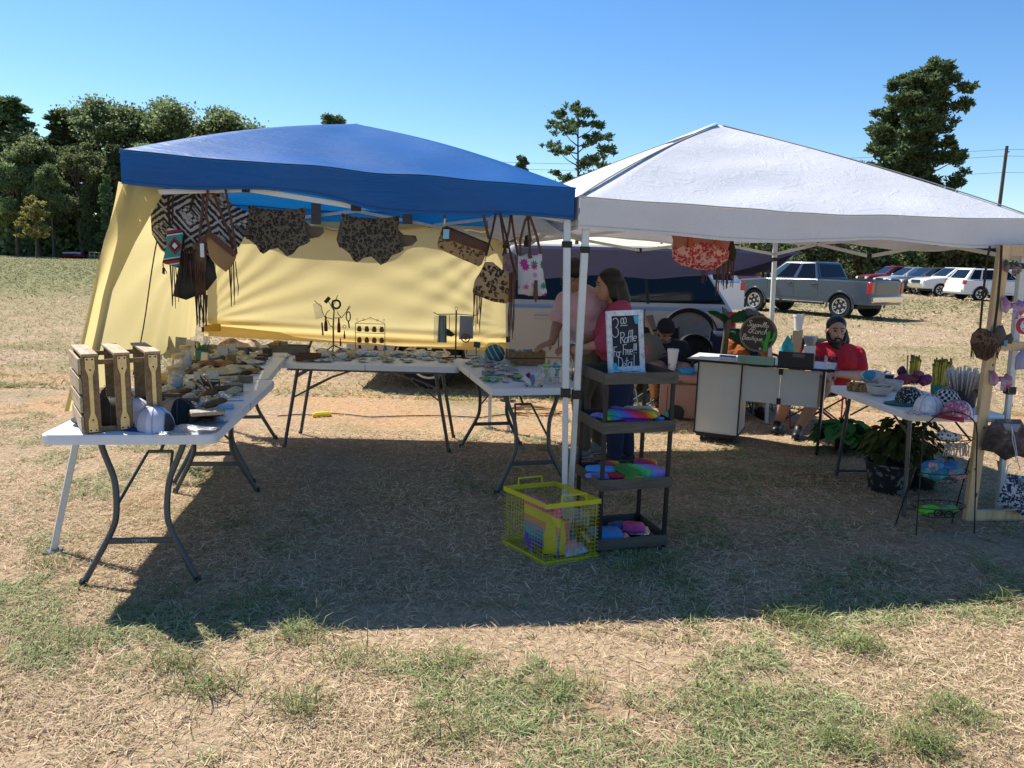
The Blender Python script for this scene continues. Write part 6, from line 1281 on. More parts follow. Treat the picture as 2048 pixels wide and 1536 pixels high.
p=at5(1782,778); m=MB(); m.box((0,0,.045),(.075,.01,.085),rot=MX.Rotation(R(-14),3,'X')); o=m.build('mini_chalkboard',KW,None,p+V((0,.05,.02)),rz=-.25); m=MB(); m.box((0,-.0075,.045),(.06,.004,.068),rot=MX.Rotation(R(-14),3,'X')); m.build('board',BLACK,o); tag(o,'little white framed chalkboard behind the bowls','sign')
# scarves basket
SCAR=[(.30,.03,.05),(.36,.10,.02),(.10,.03,.16),(.34,.05,.02),(.04,.02,.09)]
for i,(u,v,z,w,h) in enumerate([(1806,770,0,.16,.09),(1830,768,.01,.15,.08),(1850,772,0,.13,.09),(1836,758,.05,.13,.07),(1803,756,.04,.09,.10)]):
    puffat('hair_scarf',['rust orange flowered scarf at the left of the scarf pile','purple and orange scarf in the middle of the pile','red flowered scarf at the right of the pile','dark purple scarf on top of the pile','crimson scarf sticking up left of the pile'][i],'scarf',u,v,Z5+z,w,h,.07,mat('scarf_%d'%i,SCAR[i],.7,pat=floral(SCAR[i],(.12,.02,.10),(.45,.18,.05)),bump=.5,bs=60),.2*i,'hair scarves piled on the goods table',0,i)
def bundle(label,u,v,r,h,n,cs,base_m,bh,spread=.5,stick=.004,tip=None):
    p=at5(u,v); o=thing('stick_bundle',label,'candy sticks',p); m=MB(); m.lathe([(r*.9,0),(r,.01),(r*1.05,bh),(r*.98,bh),(r*.85,.015)],n=18); m.build('tub',base_m,o); g=random.Random(n); m=MB(); m2=MB()
    for i in range(n):
        a=g.uniform(0,6.28); q=r*.8*math.sqrt(g.random()); x,y=q*math.cos(a),q*math.sin(a); L=h*g.uniform(.85,1.08); e=V((x*(1+spread*2),y*(1+spread*2),L)); m.tube([(x,y,.02),e],stick,5)
        if tip: m2.ell(e,(stick*1.5,stick*1.5,stick*2.5),6,4)
    m.build('sticks',cs,o)
    if tip: m2.build('tips',tip,o)
    return o
YS=col('yellow_stick',(.50,.42,.06),.45,var=.35,vs=40); YT=col('olive_tip',(.16,.16,.03),.5)
bundle('yellow stick candies standing behind the scarf pile',1823,768,.05,.205,42,YS,CLEAR,.10,.12,.005,YT); bundle('yellow stick candies in a teal tub behind the checkered cap',1878,788,.058,.24,60,YS,col('teal_tub',(.03,.22,.19),.5),.07,.15,.005,YT)
bundle('wrapped pretzel sticks fanning out of a dark bucket',1925,812,.075,.25,60,mat('wrapped_pretzel',(.4,.38,.36),.35,pat=lambda t,c:t.ramp(t.m('MULTIPLY',t.sep(c)[2],3.4),[(.15,(.13,.09,.07)),(.45,(.30,.25,.22)),(.8,(.55,.55,.57))]),var=.3,vs=70),col('dark_bucket',(.035,.04,.042),.5),.115,.55,.007)
# caps
CG2='ball caps on the goods table'
def checks(t,c):
    X,Y,Z=t.sep(c); an=t.m('ARCTAN2',Y,X); a=t.m('GREATER_THAN',t.m('SINE',t.m('MULTIPLY',an,15.)),0.); b=t.m('GREATER_THAN',t.m('SINE',t.m('MULTIPLY',Z,170.)),0.); return t.mix(t.m('ABSOLUTE',t.m('SUBTRACT',a,b)),(.016,.016,.02),(.6,.6,.6))
def fleck(c1,c2,sc=60): return lambda t,c:t.mix(t.step(t.noise(c,sc,2,.5),.55,.6),c1,c2)
ball_cap('cap with black speckled front, white mesh crown and teal brim',at5(1820,808),R(195),mat('black_speckle',(.05,.05,.06),.8,pat=fleck((.018,.02,.024),(.45,.45,.45),70)),col('teal_twill',(.01,.14,.13),.7),KW,1.0,CG2)
ball_cap('white patterned cap with tan mesh back at the table edge',at5(1856,826),R(215),mat('white_print',(.6,.6,.6),.8,pat=fleck((.58,.58,.58),(.10,.08,.12),42)),mat('white_print_brim',(.6,.6,.6),.8,pat=fleck((.58,.56,.55),(.25,.10,.10),50)),col('tan_mesh',(.34,.27,.18),.85),1.0,CG2)
ball_cap('black and white checkered cap behind the pink cap',at5(1895,812),R(200),mat('check_twill',(.3,.3,.3),.8,pat=checks),BLACK,BLACK,1.02,CG2)
ball_cap('pink glitter cap with white mesh back and red brim',at5(1915,835),R(200),mat('pink_glitter',(.4,.15,.2),.7,pat=fleck((.40,.10,.16),(.55,.42,.48),60)),RED,KW,.95,CG2)
# ================================================================ wire tier stand beside the pine frame
s0=V((2.665,4.58,0)); ws=thing('wire_tier_stand','thin black wire stand with three baskets and an arched top left of the pine frame','display stand',s0,R(10)); m=MB()
topz=Yd(1880,820,4.62).z; half=.182
for s in (-1,1):
    m=MB(); m.tube([(s*half*1.1,-.07,0),(s*half*1.02,-.01,topz-.13)]+[(s*half*math.cos(a),-.01,topz-.13+.13*math.sin(a)) for a in [i*PI/16 for i in range(9)]],.0042,6); m.build('side_rod',BLACKM,ws); m=MB(); m.tube([(s*half*1.1,.12,0),(s*half,.02,topz-.3)],.004,6); m.build('back_leg',BLACKM,ws)
BZ=[Yd(1880,1030,4.6).z,Yd(1888,962,4.6).z,Yd(1880,895,4.6).z]
for i,z in enumerate(BZ):
    m=MB(); w,d,h=half*.98,.10,.065
    for k in range(3): f=.55+.22*k; m.tube([(w*f*math.cos(a),.0+d*f*math.sin(a)+.02,z+h*k/2) for a in [2*PI*j/22 for j in range(23)]],.0022 if k<2 else .003,5)
    for j in range(18): a=2*PI*j/18; m.tube([(w*.55*math.cos(a),d*.55*math.sin(a)+.02,z),(w*.99*math.cos(a),d*.99*math.sin(a)+.02,z+h)],.0014,4)
    for j in range(-2,3): m.tube([(w*.5*j/2.4,-d*.5+.02,z),(w*.5*j/2.4,d*.5+.02,z)],.0014,4)
    m.build('wire_shelf',BLACKM,ws)
m=MB(); m.tube([(.012*math.cos(a),-.012,topz-.005+.02*math.sin(a)) for a in [i*.4 for i in range(17)]],.002,4); m.build('scroll',BLACKM,ws)
wm=MX.Translation(s0)@MX.Rotation(R(10),4,'Z')
def onws(name,label,cat,x,y,z,w,h,th,m,rz=0,group=None,seed=0,rx=0):
    b=MB(); g=random.Random(seed+3); n=14; pts=[]
    for i in range(n): a=2*PI*i/n; k=1+g.uniform(-.16,.16); pts.append((w*1.35/2*k*math.cos(a),h*1.2/2+h*1.2/2*k*math.sin(a)))
    b.puffy(pts,th,wob=th*.25,seed=seed); T=MX.Rotation(R(rx),4,'X'); b.v=[tuple(T@V(v)) for v in b.v]
    return tag(b.build(name,m,None,wm@V((x*1.35,y,z)),rz=R(10)+rz,ang=60),label,cat,group)
z=BZ[1]+.012
for i,(x,y,dz,w,h,th,c,lab) in enumerate([(-.02,.0,.0,.20,.06,.10,((.02,.12,.22),(.04,.25,.28),(.05,.3,.24)),'wide teal glitter scrunchie at the bottom of the middle basket'),(-.05,.02,.045,.13,.07,.07,((.01,.08,.24),(.03,.16,.35),(.1,.3,.4)),'royal blue scrunchie on top of the middle basket'),(.04,.03,.04,.13,.06,.07,((.01,.07,.20),(.02,.12,.30),(.05,.2,.3)),'dark blue scrunchie behind the pink one'),(.07,.02,.01,.1,.06,.08,((.10,.2,.2),(.2,.3,.28),(.3,.25,.2)),'greenish grey scrunchie at the right of the middle basket'),(-.09,.0,.015,.07,.06,.06,((.03,.2,.2),(.1,.3,.28),(.2,.3,.25)),'sea green scrunchie at the left of the middle basket')]):
    onws('scrunchie',lab,'scrunchie',x,y,z+dz,w,h,th,mat('scrunch_%d'%i,c[0],.55,pat=floral(*c),bump=.9,bs=55,bd=.008),.1*i,'scrunchies in the middle basket',i)
PK=col('pink_velvet',(.42,.25,.24),.7,bump=.6,bs=50)
for i,(pts,lab) in enumerate([([(-.13,.0,z+.07),(-.11,.0,z+.10),(-.07,0,z+.095),(-.06,0,z+.06),(-.09,0,z+.05)],'pink scrunchie curling over the left of the middle basket'),([(.0,-.03,z+.055),(.03,-.04,z+.04),(.07,-.04,z+.025),(.11,-.03,z+.035)],'pink scrunchie lying over the front right of the middle basket')]):
    P=[]; 
    for k in range(len(pts)-1):
        for j in range(5): P.append(V(pts[k]).lerp(V(pts[k+1]),j/5))
    P.append(V(pts[-1])); m=MB(); m.tube(P,[.016+.004*math.sin(j*2.2) for j in range(len(P))],10); tag(m.build('scrunchie',PK,None,s0,rz=R(10)),lab,'scrunchie','pink scrunchies')
z=BZ[2]+.01; b=MB(); b.puffy([(-.085,.03),(-.01,.065),(.09,.03),(.10,.0),(.05,-.02),(-.05,-.02)],.06,wob=.012); T=MX.Rotation(R(-35),4,'X'); b.v=[tuple(T@V(v)) for v in b.v]; 
fp=tag(b.build('fringed_purse',mat('white_leopard',(.5,.45,.4),.7,pat=leopard((.50,.45,.38),(.016,.014,.014),(.03,.025,.02),40,(.03,.04,.30,.37))),None,wm@V((0,.0,z+.05)),rz=R(10)),'white leopard print purse with cream fringe in the top basket','purse'); m=MB(); g=random.Random(6)
for i in range(22): x=-.085+i*.0083; m.tube([(x,-.05,-.015),(x+g.uniform(-.01,.012),-.075,-.03),(x+g.uniform(-.012,.016),-.08,-.075-g.uniform(0,.02))],.0028,4)
m.build('fringe',col('cream_fringe',(.34,.28,.22),.8),fp)
z=BZ[0]+.01; NG=col('neon_green',(.16,.52,.04),.5,var=.4,vs=50)
onws('swim_goggles','neon green goggles piled at the left of the lowest basket','goggles',-.06,.0,z,.11,.055,.08,NG,0,'goggles in the lowest basket',3); onws('swim_goggles','grey and green goggles at the right of the lowest basket','goggles',.04,.0,z,.13,.05,.08,mat('grey_lime',(.2,.3,.2),.5,pat=floral((.08,.12,.16),(.16,.4,.05),(.2,.2,.26))),.1,'goggles in the lowest basket',4)
for i,x in enumerate((-.055,.02)): m=MB(); m.tube([(.028*math.cos(a),0,.02*math.sin(a)) for a in [2*PI*j/16 for j in range(17)]],.005,6); tag(m.build('goggle_ring',BLACK,None,wm@V((x,-.055,z+.03-.012*i)),rz=R(10)),['black goggle rim on the neon green pair','black goggle rim right of the neon green pair'][i],'goggles')
# ================================================================ pine display frame
fy=4.78; fA=Yd(1927,1040,fy); fT=Yd(1992,490,fy); pf=thing('display_rack','tall pine frame with chicken wire hung with bows and clothes at the right edge','display frame',(fA.x,fy,0),R(6)); FW_=1.15; FH=fT.z+.005
bx=.070
def fbar(nm,c,d): m=MB(); m.box(c,d); m.build(nm,PINE,pf,bev=.003)
fbar('stile',(bx/2,0,FH/2),(bx,.036,FH)); fbar('stile',(FW_-bx/2,0,FH/2),(bx,.036,FH)); fbar('top_rail',(FW_/2,0,FH-bx/2),(FW_-2*bx-.002,.034,bx)); fbar('bottom_rail',(FW_/2,0,bx/2+.002),(FW_-2*bx-.002,.034,bx))
zm=Yd(2030,693,fy).z; fbar('middle_rail',(FW_/2,.002,zm),(FW_-2*bx-.002,.030,.055)); zl=Yd(1965,860,fy).z; fbar('lower_rail',(FW_/2,.002,zl),(FW_-2*bx-.002,.030,.055))
m=MB(); 
for (x,z,r) in ((.02,1.5,.008),(.05,1.02,.007),(.03,.98,.006),(.045,.62,.008),(.02,.35,.007),(.05,.18,.012),(.5,.035,.008)): m.ell((x,-.0185,z),(r,.0015,r*1.3),8,4)
m.build('knots',col('pine_knot',(.16,.07,.025),.6),pf)
m=MB(); s_=.032
for j in range(int((FH-.1)/(s_*1.5))):
    for i in range(int((FW_-.14)/(s_*1.732))):
        x=bx+.0+i*s_*1.732+(s_*.866 if j%2 else 0); z=bx+j*s_*1.5+.02
        for k in (0,1,2): a0=PI/2+k*PI/3; a1=a0+PI/3; m.tube([(x+s_*math.cos(a0),.020,z+s_*math.sin(a0)),(x+s_*math.cos(a1),.020,z+s_*math.sin(a1))],.0006,3,cap=False)
m.build('chicken_wire',col('galvanised',(.4,.38,.35),.4,.6),pf)
FG='things hung on the pine frame'
h=Hang('fringed_purse','brown leopard print purse with suede fringe hung on the pine upright','purse',1973,655,4.70,FG,6)
h.puff('bag_body',[(1944,668),(1957,656),(1972,657),(1990,670),(1999,685),(1990,705),(1965,712),(1944,700),(1940,684)],.05,mat('brown_leopard',(.2,.1,.05),.8,pat=leopard((.13,.065,.034),(.018,.010,.007),(.06,.03,.015),40)))
h.fringe('fringe',(1936,688),(1995,690),24,30,mat('brown_suede_b',(.10,.048,.024),.85),-.035,.0026); h.puff('fringe_band',[(1938,686),(1970,708),(1996,690),(1985,712),(1970,722),(1950,715)],.03,MATS['brown_suede_b'],-.01); h.ribbon('strap',[(1960,660),(1965,600),(1974,520),(1980,492)],.013,DKLEATHER,.0); h.ribbon('strap',[(1988,665),(1996,600),(2001,540),(2003,490)],.015,DKLEATHER,-.0)
h=Hang('hair_bow','grey floppy hair bow behind the brown fringed purse','hair bow',2000,655,4.73,FG,6); GB=col('grey_brown_cloth',(.09,.075,.06),.8)
h.puff('loop',[(1985,668),(1995,652),(2006,650),(2012,668),(2010,690),(1998,694),(1988,685)],.05,GB); h.puff('loop',[(2008,672),(2022,666),(2027,678),(2022,688),(2010,686)],.04,GB); h.puff('tail',[(2000,680),(2008,678),(2007,692),(2001,692)],.015,col('pale_blue_tail',(.15,.28,.42),.7),-.03)
def bow(label,u,v,w,cols_,y=4.76,k=0):
    h=Hang('hair_bow',label,'hair bow',u,v,y,FG,6); mm=mat('bow_%d'%k,cols_[0],.65,pat=floral(*cols_),bump=.5,bs=50); q=lambda P:[(u+a*w,v+b*w) for a,b in P]
    h.puff('loop',q([(-.05,.0),(-.35,-.42),(-.52,-.2),(-.5,.25),(-.3,.38)]),.05,mm,0,.012); h.puff('loop',q([(.05,.05),(.25,-.25),(.5,-.1),(.52,.3),(.3,.5)]),.05,mm,0,.012); h.puff('knot',q([(-.1,-.1),(.1,-.1),(.1,.15),(-.1,.15)]),.06,mm); h.puff('tail',q([(-.05,.1),(.2,.15),(.15,.62),(-.1,.55)]),.03,mm,-.01)
bow('leopard and white hair bow at the top of the pine frame',2024,532,34,((.45,.42,.40),(.02,.017,.016),(.30,.24,.2)),k=1); bow('blue and pink hair bow below the leopard bow',2026,610,46,((.12,.2,.45),(.45,.12,.2),(.4,.4,.55)),k=2); bow('blue pink and red hair bow beside the canopy leg',2002,757,42,((.12,.2,.4),(.45,.1,.14),(.35,.36,.5)),k=3)
h=Hang('round_hair_clip','round red rimmed white hair clip cut by the right edge','hair clip',2048,650,4.76,FG,6); h.puff('disc',[(2048+17*math.cos(a),652+17*math.sin(a)) for a in [i*PI/10 for i in range(20)]],.02,col('red_rim',(.45,.03,.06),.5)); h.puff('face',[(2049+12*math.cos(a),652+12*math.sin(a)) for a in [i*PI/8 for i in range(16)]],.02,mat('white_speckle_face',(.6,.6,.6),.6,pat=fleck((.6,.6,.6),(.02,.02,.02),60)),-.01)
h=Hang('cloth_cap','pale lavender cap at the right edge beside the canopy leg','cap',2048,712,4.76,FG,6); h.puff('crown',[(2031,740),(2033,715),(2044,700),(2062,700),(2066,745),(2050,738)],.10,col('lavender_cloth',(.36,.34,.48),.75,var=.15)) 
h=Hang('printed_shorts','brown camouflage shorts with a white drawstring on the pine frame','shorts',2015,835,4.74,FG,6); CAM=mat('camo_print',(.1,.07,.06),.8,pat=floral((.035,.022,.020),(.085,.055,.05),(.15,.11,.10)),var=.3,vs=20)
h.puff('shorts_body',[(1984,838),(2040,838),(2060,870),(2064,920),(2035,912),(2012,922),(1988,905),(1963,900),(1970,870)],.07,CAM,0,.015); h.puff('waist_trim',[(1996,844),(2034,846),(2026,862),(2004,858)],.03,col('grey_trim',(.26,.27,.32),.8),-.035); h.cord('drawstring',[(2012,850),(2018,870),(2022,895),(2025,920),(2030,935)],.0028,KW,-.045); h.cord('drawstring',[(2013,850),(2014,875),(2020,900),(2022,922)],.0026,KW,-.045)
h=Hang('printed_shorts','navy and white leopard print skirt hanging lowest on the pine frame','skirt',2025,945,4.74,FG,6); h.puff('skirt_body',[(2018,948),(2034,950),(2062,955),(2066,1030),(2045,1033),(2026,1018),(2012,1014),(1996,1004),(2006,975)],.08,mat('navy_leopard',(.3,.3,.3),.8,pat=leopard((.52,.53,.56),(.02,.028,.06),(.02,.028,.06),40,(.0,.01,.58,.66))),0,.015); h.puff('waist_trim',[(2030,952),(2050,955),(2050,966),(2032,962)],.03,MATS['grey_trim'],-.04); h.cord('drawstring',[(2040,955),(2046,980),(2052,1000)],.0028,KW,-.05); h.cord('drawstring',[(2004,960),(2012,930),(2018,925)],.003,KW,-.02)
h=Hang('cloth_cap','dark green camouflage cloth hanging behind the canopy leg','cloth',2030,810,5.05,None,6); h.puff('cloth_body',[(2003,832),(2012,815),(2022,790),(2026,812),(2015,826)],.03,col('dark_green_cloth',(.025,.05,.02),.85)); h.puff('cloth_body',[(1993,920),(2002,925),(2010,940),(2004,962),(1996,940)],.03,MATS['dark_green_cloth'])
# ================================================================ plants
def leafy(name,label,loc,n,spread,h,ls,lm,pot_m,pr,ph,seed,droop=0,shape='round',cat='plant'):
    o=thing(name,label,cat,loc); m=MB(); m.lathe([(pr*.78,0),(pr,ph*.95),(pr*1.06,ph*.95),(pr*1.06,ph),(pr*.95,ph),(pr*.9,ph*.85),(0,ph*.82)],n=18); m.build('pot',pot_m,o); g=np.random.default_rng(seed); mb=MB()
    for i in range(n):
        a=g.uniform(0,2*PI); r=spread*math.sqrt(g.random()); z=ph+h*(g.uniform(.15,1)*(1-.5*(r/spread)**2)); tip=V((r*math.cos(a),r*math.sin(a),z)); out=V((math.cos(a),math.sin(a),g.uniform(-.3,.4)-droop)).normalized(); L=ls*g.uniform(.7,1.2); side=out.cross(V((0,0,1))).normalized(); nrm=side.cross(out)
        w=L*(.42 if shape=='round' else .25); P=[(0,0),(.25,.8),(.55,1.),(.85,.5),(1,0)]; vs=[];
        for (s,k) in P:
            c=tip+out*L*(s-.3)+V((0,0,-.25*L*s*s)); cc=nrm*(.12*L*k); vs+= [c-side*w*k+cc,c-cc*.3,c+side*w*k+cc]
        mb.add(vs,[(q*3+j,q*3+3+j,q*3+4+j,q*3+1+j) for q in range(4) for j in (0,1)])
    mb.build('foliage',lm,o,ang=80); return o
HOSTA=leaf_mat('hosta_leaf',(.03,.15,.02),(.08,.30,.05),.4); COLEUS=leaf_mat('coleus_leaf',(.035,.055,.012),(.12,.14,.03),.35)
p=G(1690,905); leafy('potted_plant','potted plant with big round green leaves in front of the desk leg',(p.x-.01,p.y+.05,0),90,.20,.20,.16,HOSTA,BLACK,.075,.11,5,.2)
leafy('potted_plant','bushy yellow green potted plant under the goods table',(2.76,5.42,0),330,.20,.34,.075,COLEUS,mat('bag_pot',(.02,.02,.02),.6,pat=fleck((.012,.012,.014),(.16,.16,.16),22)),.17,.22,6,.5,'p'); leafy('potted_plant','second bushy plant at the right end under the goods table',(3.02,5.55,0),240,.20,.36,.07,COLEUS,BLACK,.16,.2,7,.5,'p')
p=G(1742,905); o=thing('planter_dish','black tub with a pale yellow rim and a small sprout under the table','planter',(p.x,p.y+.05,0)); m=MB(); m.lathe([(.13,0),(.145,.09),(.14,.10)],n=24); m.build('tub',BLACK,o); m=MB(); m.lathe([(.125,.101),(.128,.107),(.0,.105)],n=24,sx=.95,sy=.95); m.build('soil_cover',col('straw_yellow',(.52,.50,.26),.7,var=.2),o); m=MB(); m.tube([(-.03,0,.105),(-.035,0,.15),(-.05,.0,.175)],.008,6); m.build('sprout',BLACK,o); m=MB(); m.box((.05,.0,.118),(.05,.04,.02)); m.build('stone',KW,o)
# banana plant
p=V((2.32,8.35,0)); bp=thing('banana_plant','banana plant with broad dark leaves behind the sign','plant',p); m=MB(); m.lathe([(.12,0),(.16,.26),(.17,.28),(.14,.27)],n=18); m.build('pot',BLACK,bp); m=MB(); m.tube([(0,0,.2),(-.02,0,.6),(0,0,1.0)],[.05,.04,.03],10); m.build('stem',col('banana_stem',(.12,.10,.05),.6),bp)
BL=leaf_mat('banana_leaf',(.02,.055,.014),(.03,.075,.02),.35)
for (a,L,w,rise,dr,z0) in [(8,.55,.12,.42,.48,1.0),(165,.22,.07,.2,.12,1.0),(-12,.42,.13,.08,.40,.86),(80,.5,.14,.4,.4,1.),(215,.2,.06,.3,.2,.95)]:
    m=MB(); a=R(a); d=V((math.cos(a),math.sin(a),0)); sd=V((-d.y,d.x,0)); s3=V((0,0,1))
    def lf(s,t):
        x=L*t; z=z0+rise*t-dr*t*t; k=(s-.5)*2; wd=w*math.sin(PI*min(1,t*.92+.08))**.6; return d*x+(sd*.5+s3*.75*(1 if True else 0))*(k*wd*.7)*1.0+V((0,0,z-.35*abs(k)*wd+.006*math.sin(t*60)*abs(k)))
    m.grid(lf,8,24); m.build('leaf',BL,bp,ang=80)
# ================================================================ cooler and seat furniture behind the cart
p=G(1345,838); p=V((1.78,7.92,0)); cl=thing('cooler','dusty pink hard cooler with wheels and a tall foam cup on its lid','cooler',p,R(-12)); PKC=col('dusty_pink_plastic',(.36,.20,.155),.55,var=.08)
m=MB(); m.box((0,0,.20),(.46,.42,.36)); m.build('body',PKC,cl,bev=.02); m=MB(); m.box((0,0,.43),(.50,.46,.09)); m.build('lid',PKC,cl,bev=.03,seg=3); m=MB(); m.box((-.05,-.232,.40),(.09,.012,.03)); m.build('latch',col('latch_brown',(.12,.06,.045),.5),cl)
for x in (-.15,-.09): m=MB(); m.box((x,-.212,.2),(.008,.006,.30)); m.build('groove',col('latch_brown',(.12,.06,.045),.5),cl)
for s in (-1,1): m=MB(); m.lathe([(.075,-.02),(.08,0),(.075,.02)],n=20,T=MX.Translation((s*.05,-.215,.082))@MX.Rotation(R(90),4,'X')); m.build('wheel',BLACK,cl); break
cm2=MX.Translation(p)@MX.Rotation(R(-12),4,'Z')
cup('white foam cup standing on the pink cooler',cm2@V((-.12,-.05,.476)),.055,.24); m=MB(); m.lathe([(.085,0),(.09,.02),(.09,.05),(.075,.06),(.0,.062)],n=24); tag(m.build('blue_container',col('blue_lid_plastic',(.02,.25,.5),.4),None,cm2@V((.02,-.1,.476))),'round blue container on the pink cooler lid','container')
m=MB(); m.puffy([(-.06,0),(.06,0),(.07,.07),(.02,.12),(-.05,.09)],.07,wob=.02); tag(m.build('napkin_bag',col('white_paper',(.6,.57,.55),.7),None,cm2@V((.15,.0,.476))),'crumpled white paper bag on the cooler beside the blue container','paper bag')
m=MB(); m.puffy([(-.04,0),(.03,.0),(.04,.05),(-.02,.09)],.04,wob=.02); tag(m.build('teal_wrapper',col('teal_foil',(.02,.3,.26),.3),None,G(1336,838,.01)),'small teal wrapper on the ground beside the cooler','wrapper')
FAB=col('black_camp_fabric',(.010,.010,.012),.8,bump=.2)
def saucer(label,c,r,rz,tilt,mesh_m):
    o=thing('saucer_chair',label,'camp chair',(c[0],c[1],0),rz); T=MX.Translation((0,0,c[2]))@MX.Rotation(tilt,4,'X')
    m=MB(); m.grid(lambda s,t:T@V((r*t*math.cos(2*PI*s),-.22*r*0+.34*r*(1-t*t),r*t*math.sin(2*PI*s))),28,8); q=m.build('seat',mesh_m,o,ang=80); md=q.modifiers.new('t','SOLIDIFY'); md.thickness=.01
    m=MB(); m.grid(lambda s,t:T@V((r*(.84+.2*t)*math.cos(2*PI*s),-.02+.05*math.sin(PI*t)*-1,r*(.84+.2*t)*math.sin(2*PI*s))),36,4); m.build('padded_rim',FAB,o,ang=80)
    zb=c[2]
    for s in (-1,1): m=MB(); m.tube([T@V((s*r*.8,.0,-r*.3)),V((-s*r*.5,.05,.012))],.011,7); m.tube([T@V((s*r*.75,.1,r*.2)),V((s*r*.6,r*.7,.012))],.011,7); m.build('leg_frame',GREY_STEEL,o)
    return o
saucer('large black rimmed saucer chair with a grey mesh back beside the van',tuple(Yd(1378,668,8.75)),.31,R(-8),R(-28),col('grey_mesh_cloth',(.22,.23,.25),.7))
saucer('small black saucer chair between the big saucer chair and the cooler',tuple(Yd(1388,705,8.35)),.20,R(6),R(-24),FAB)
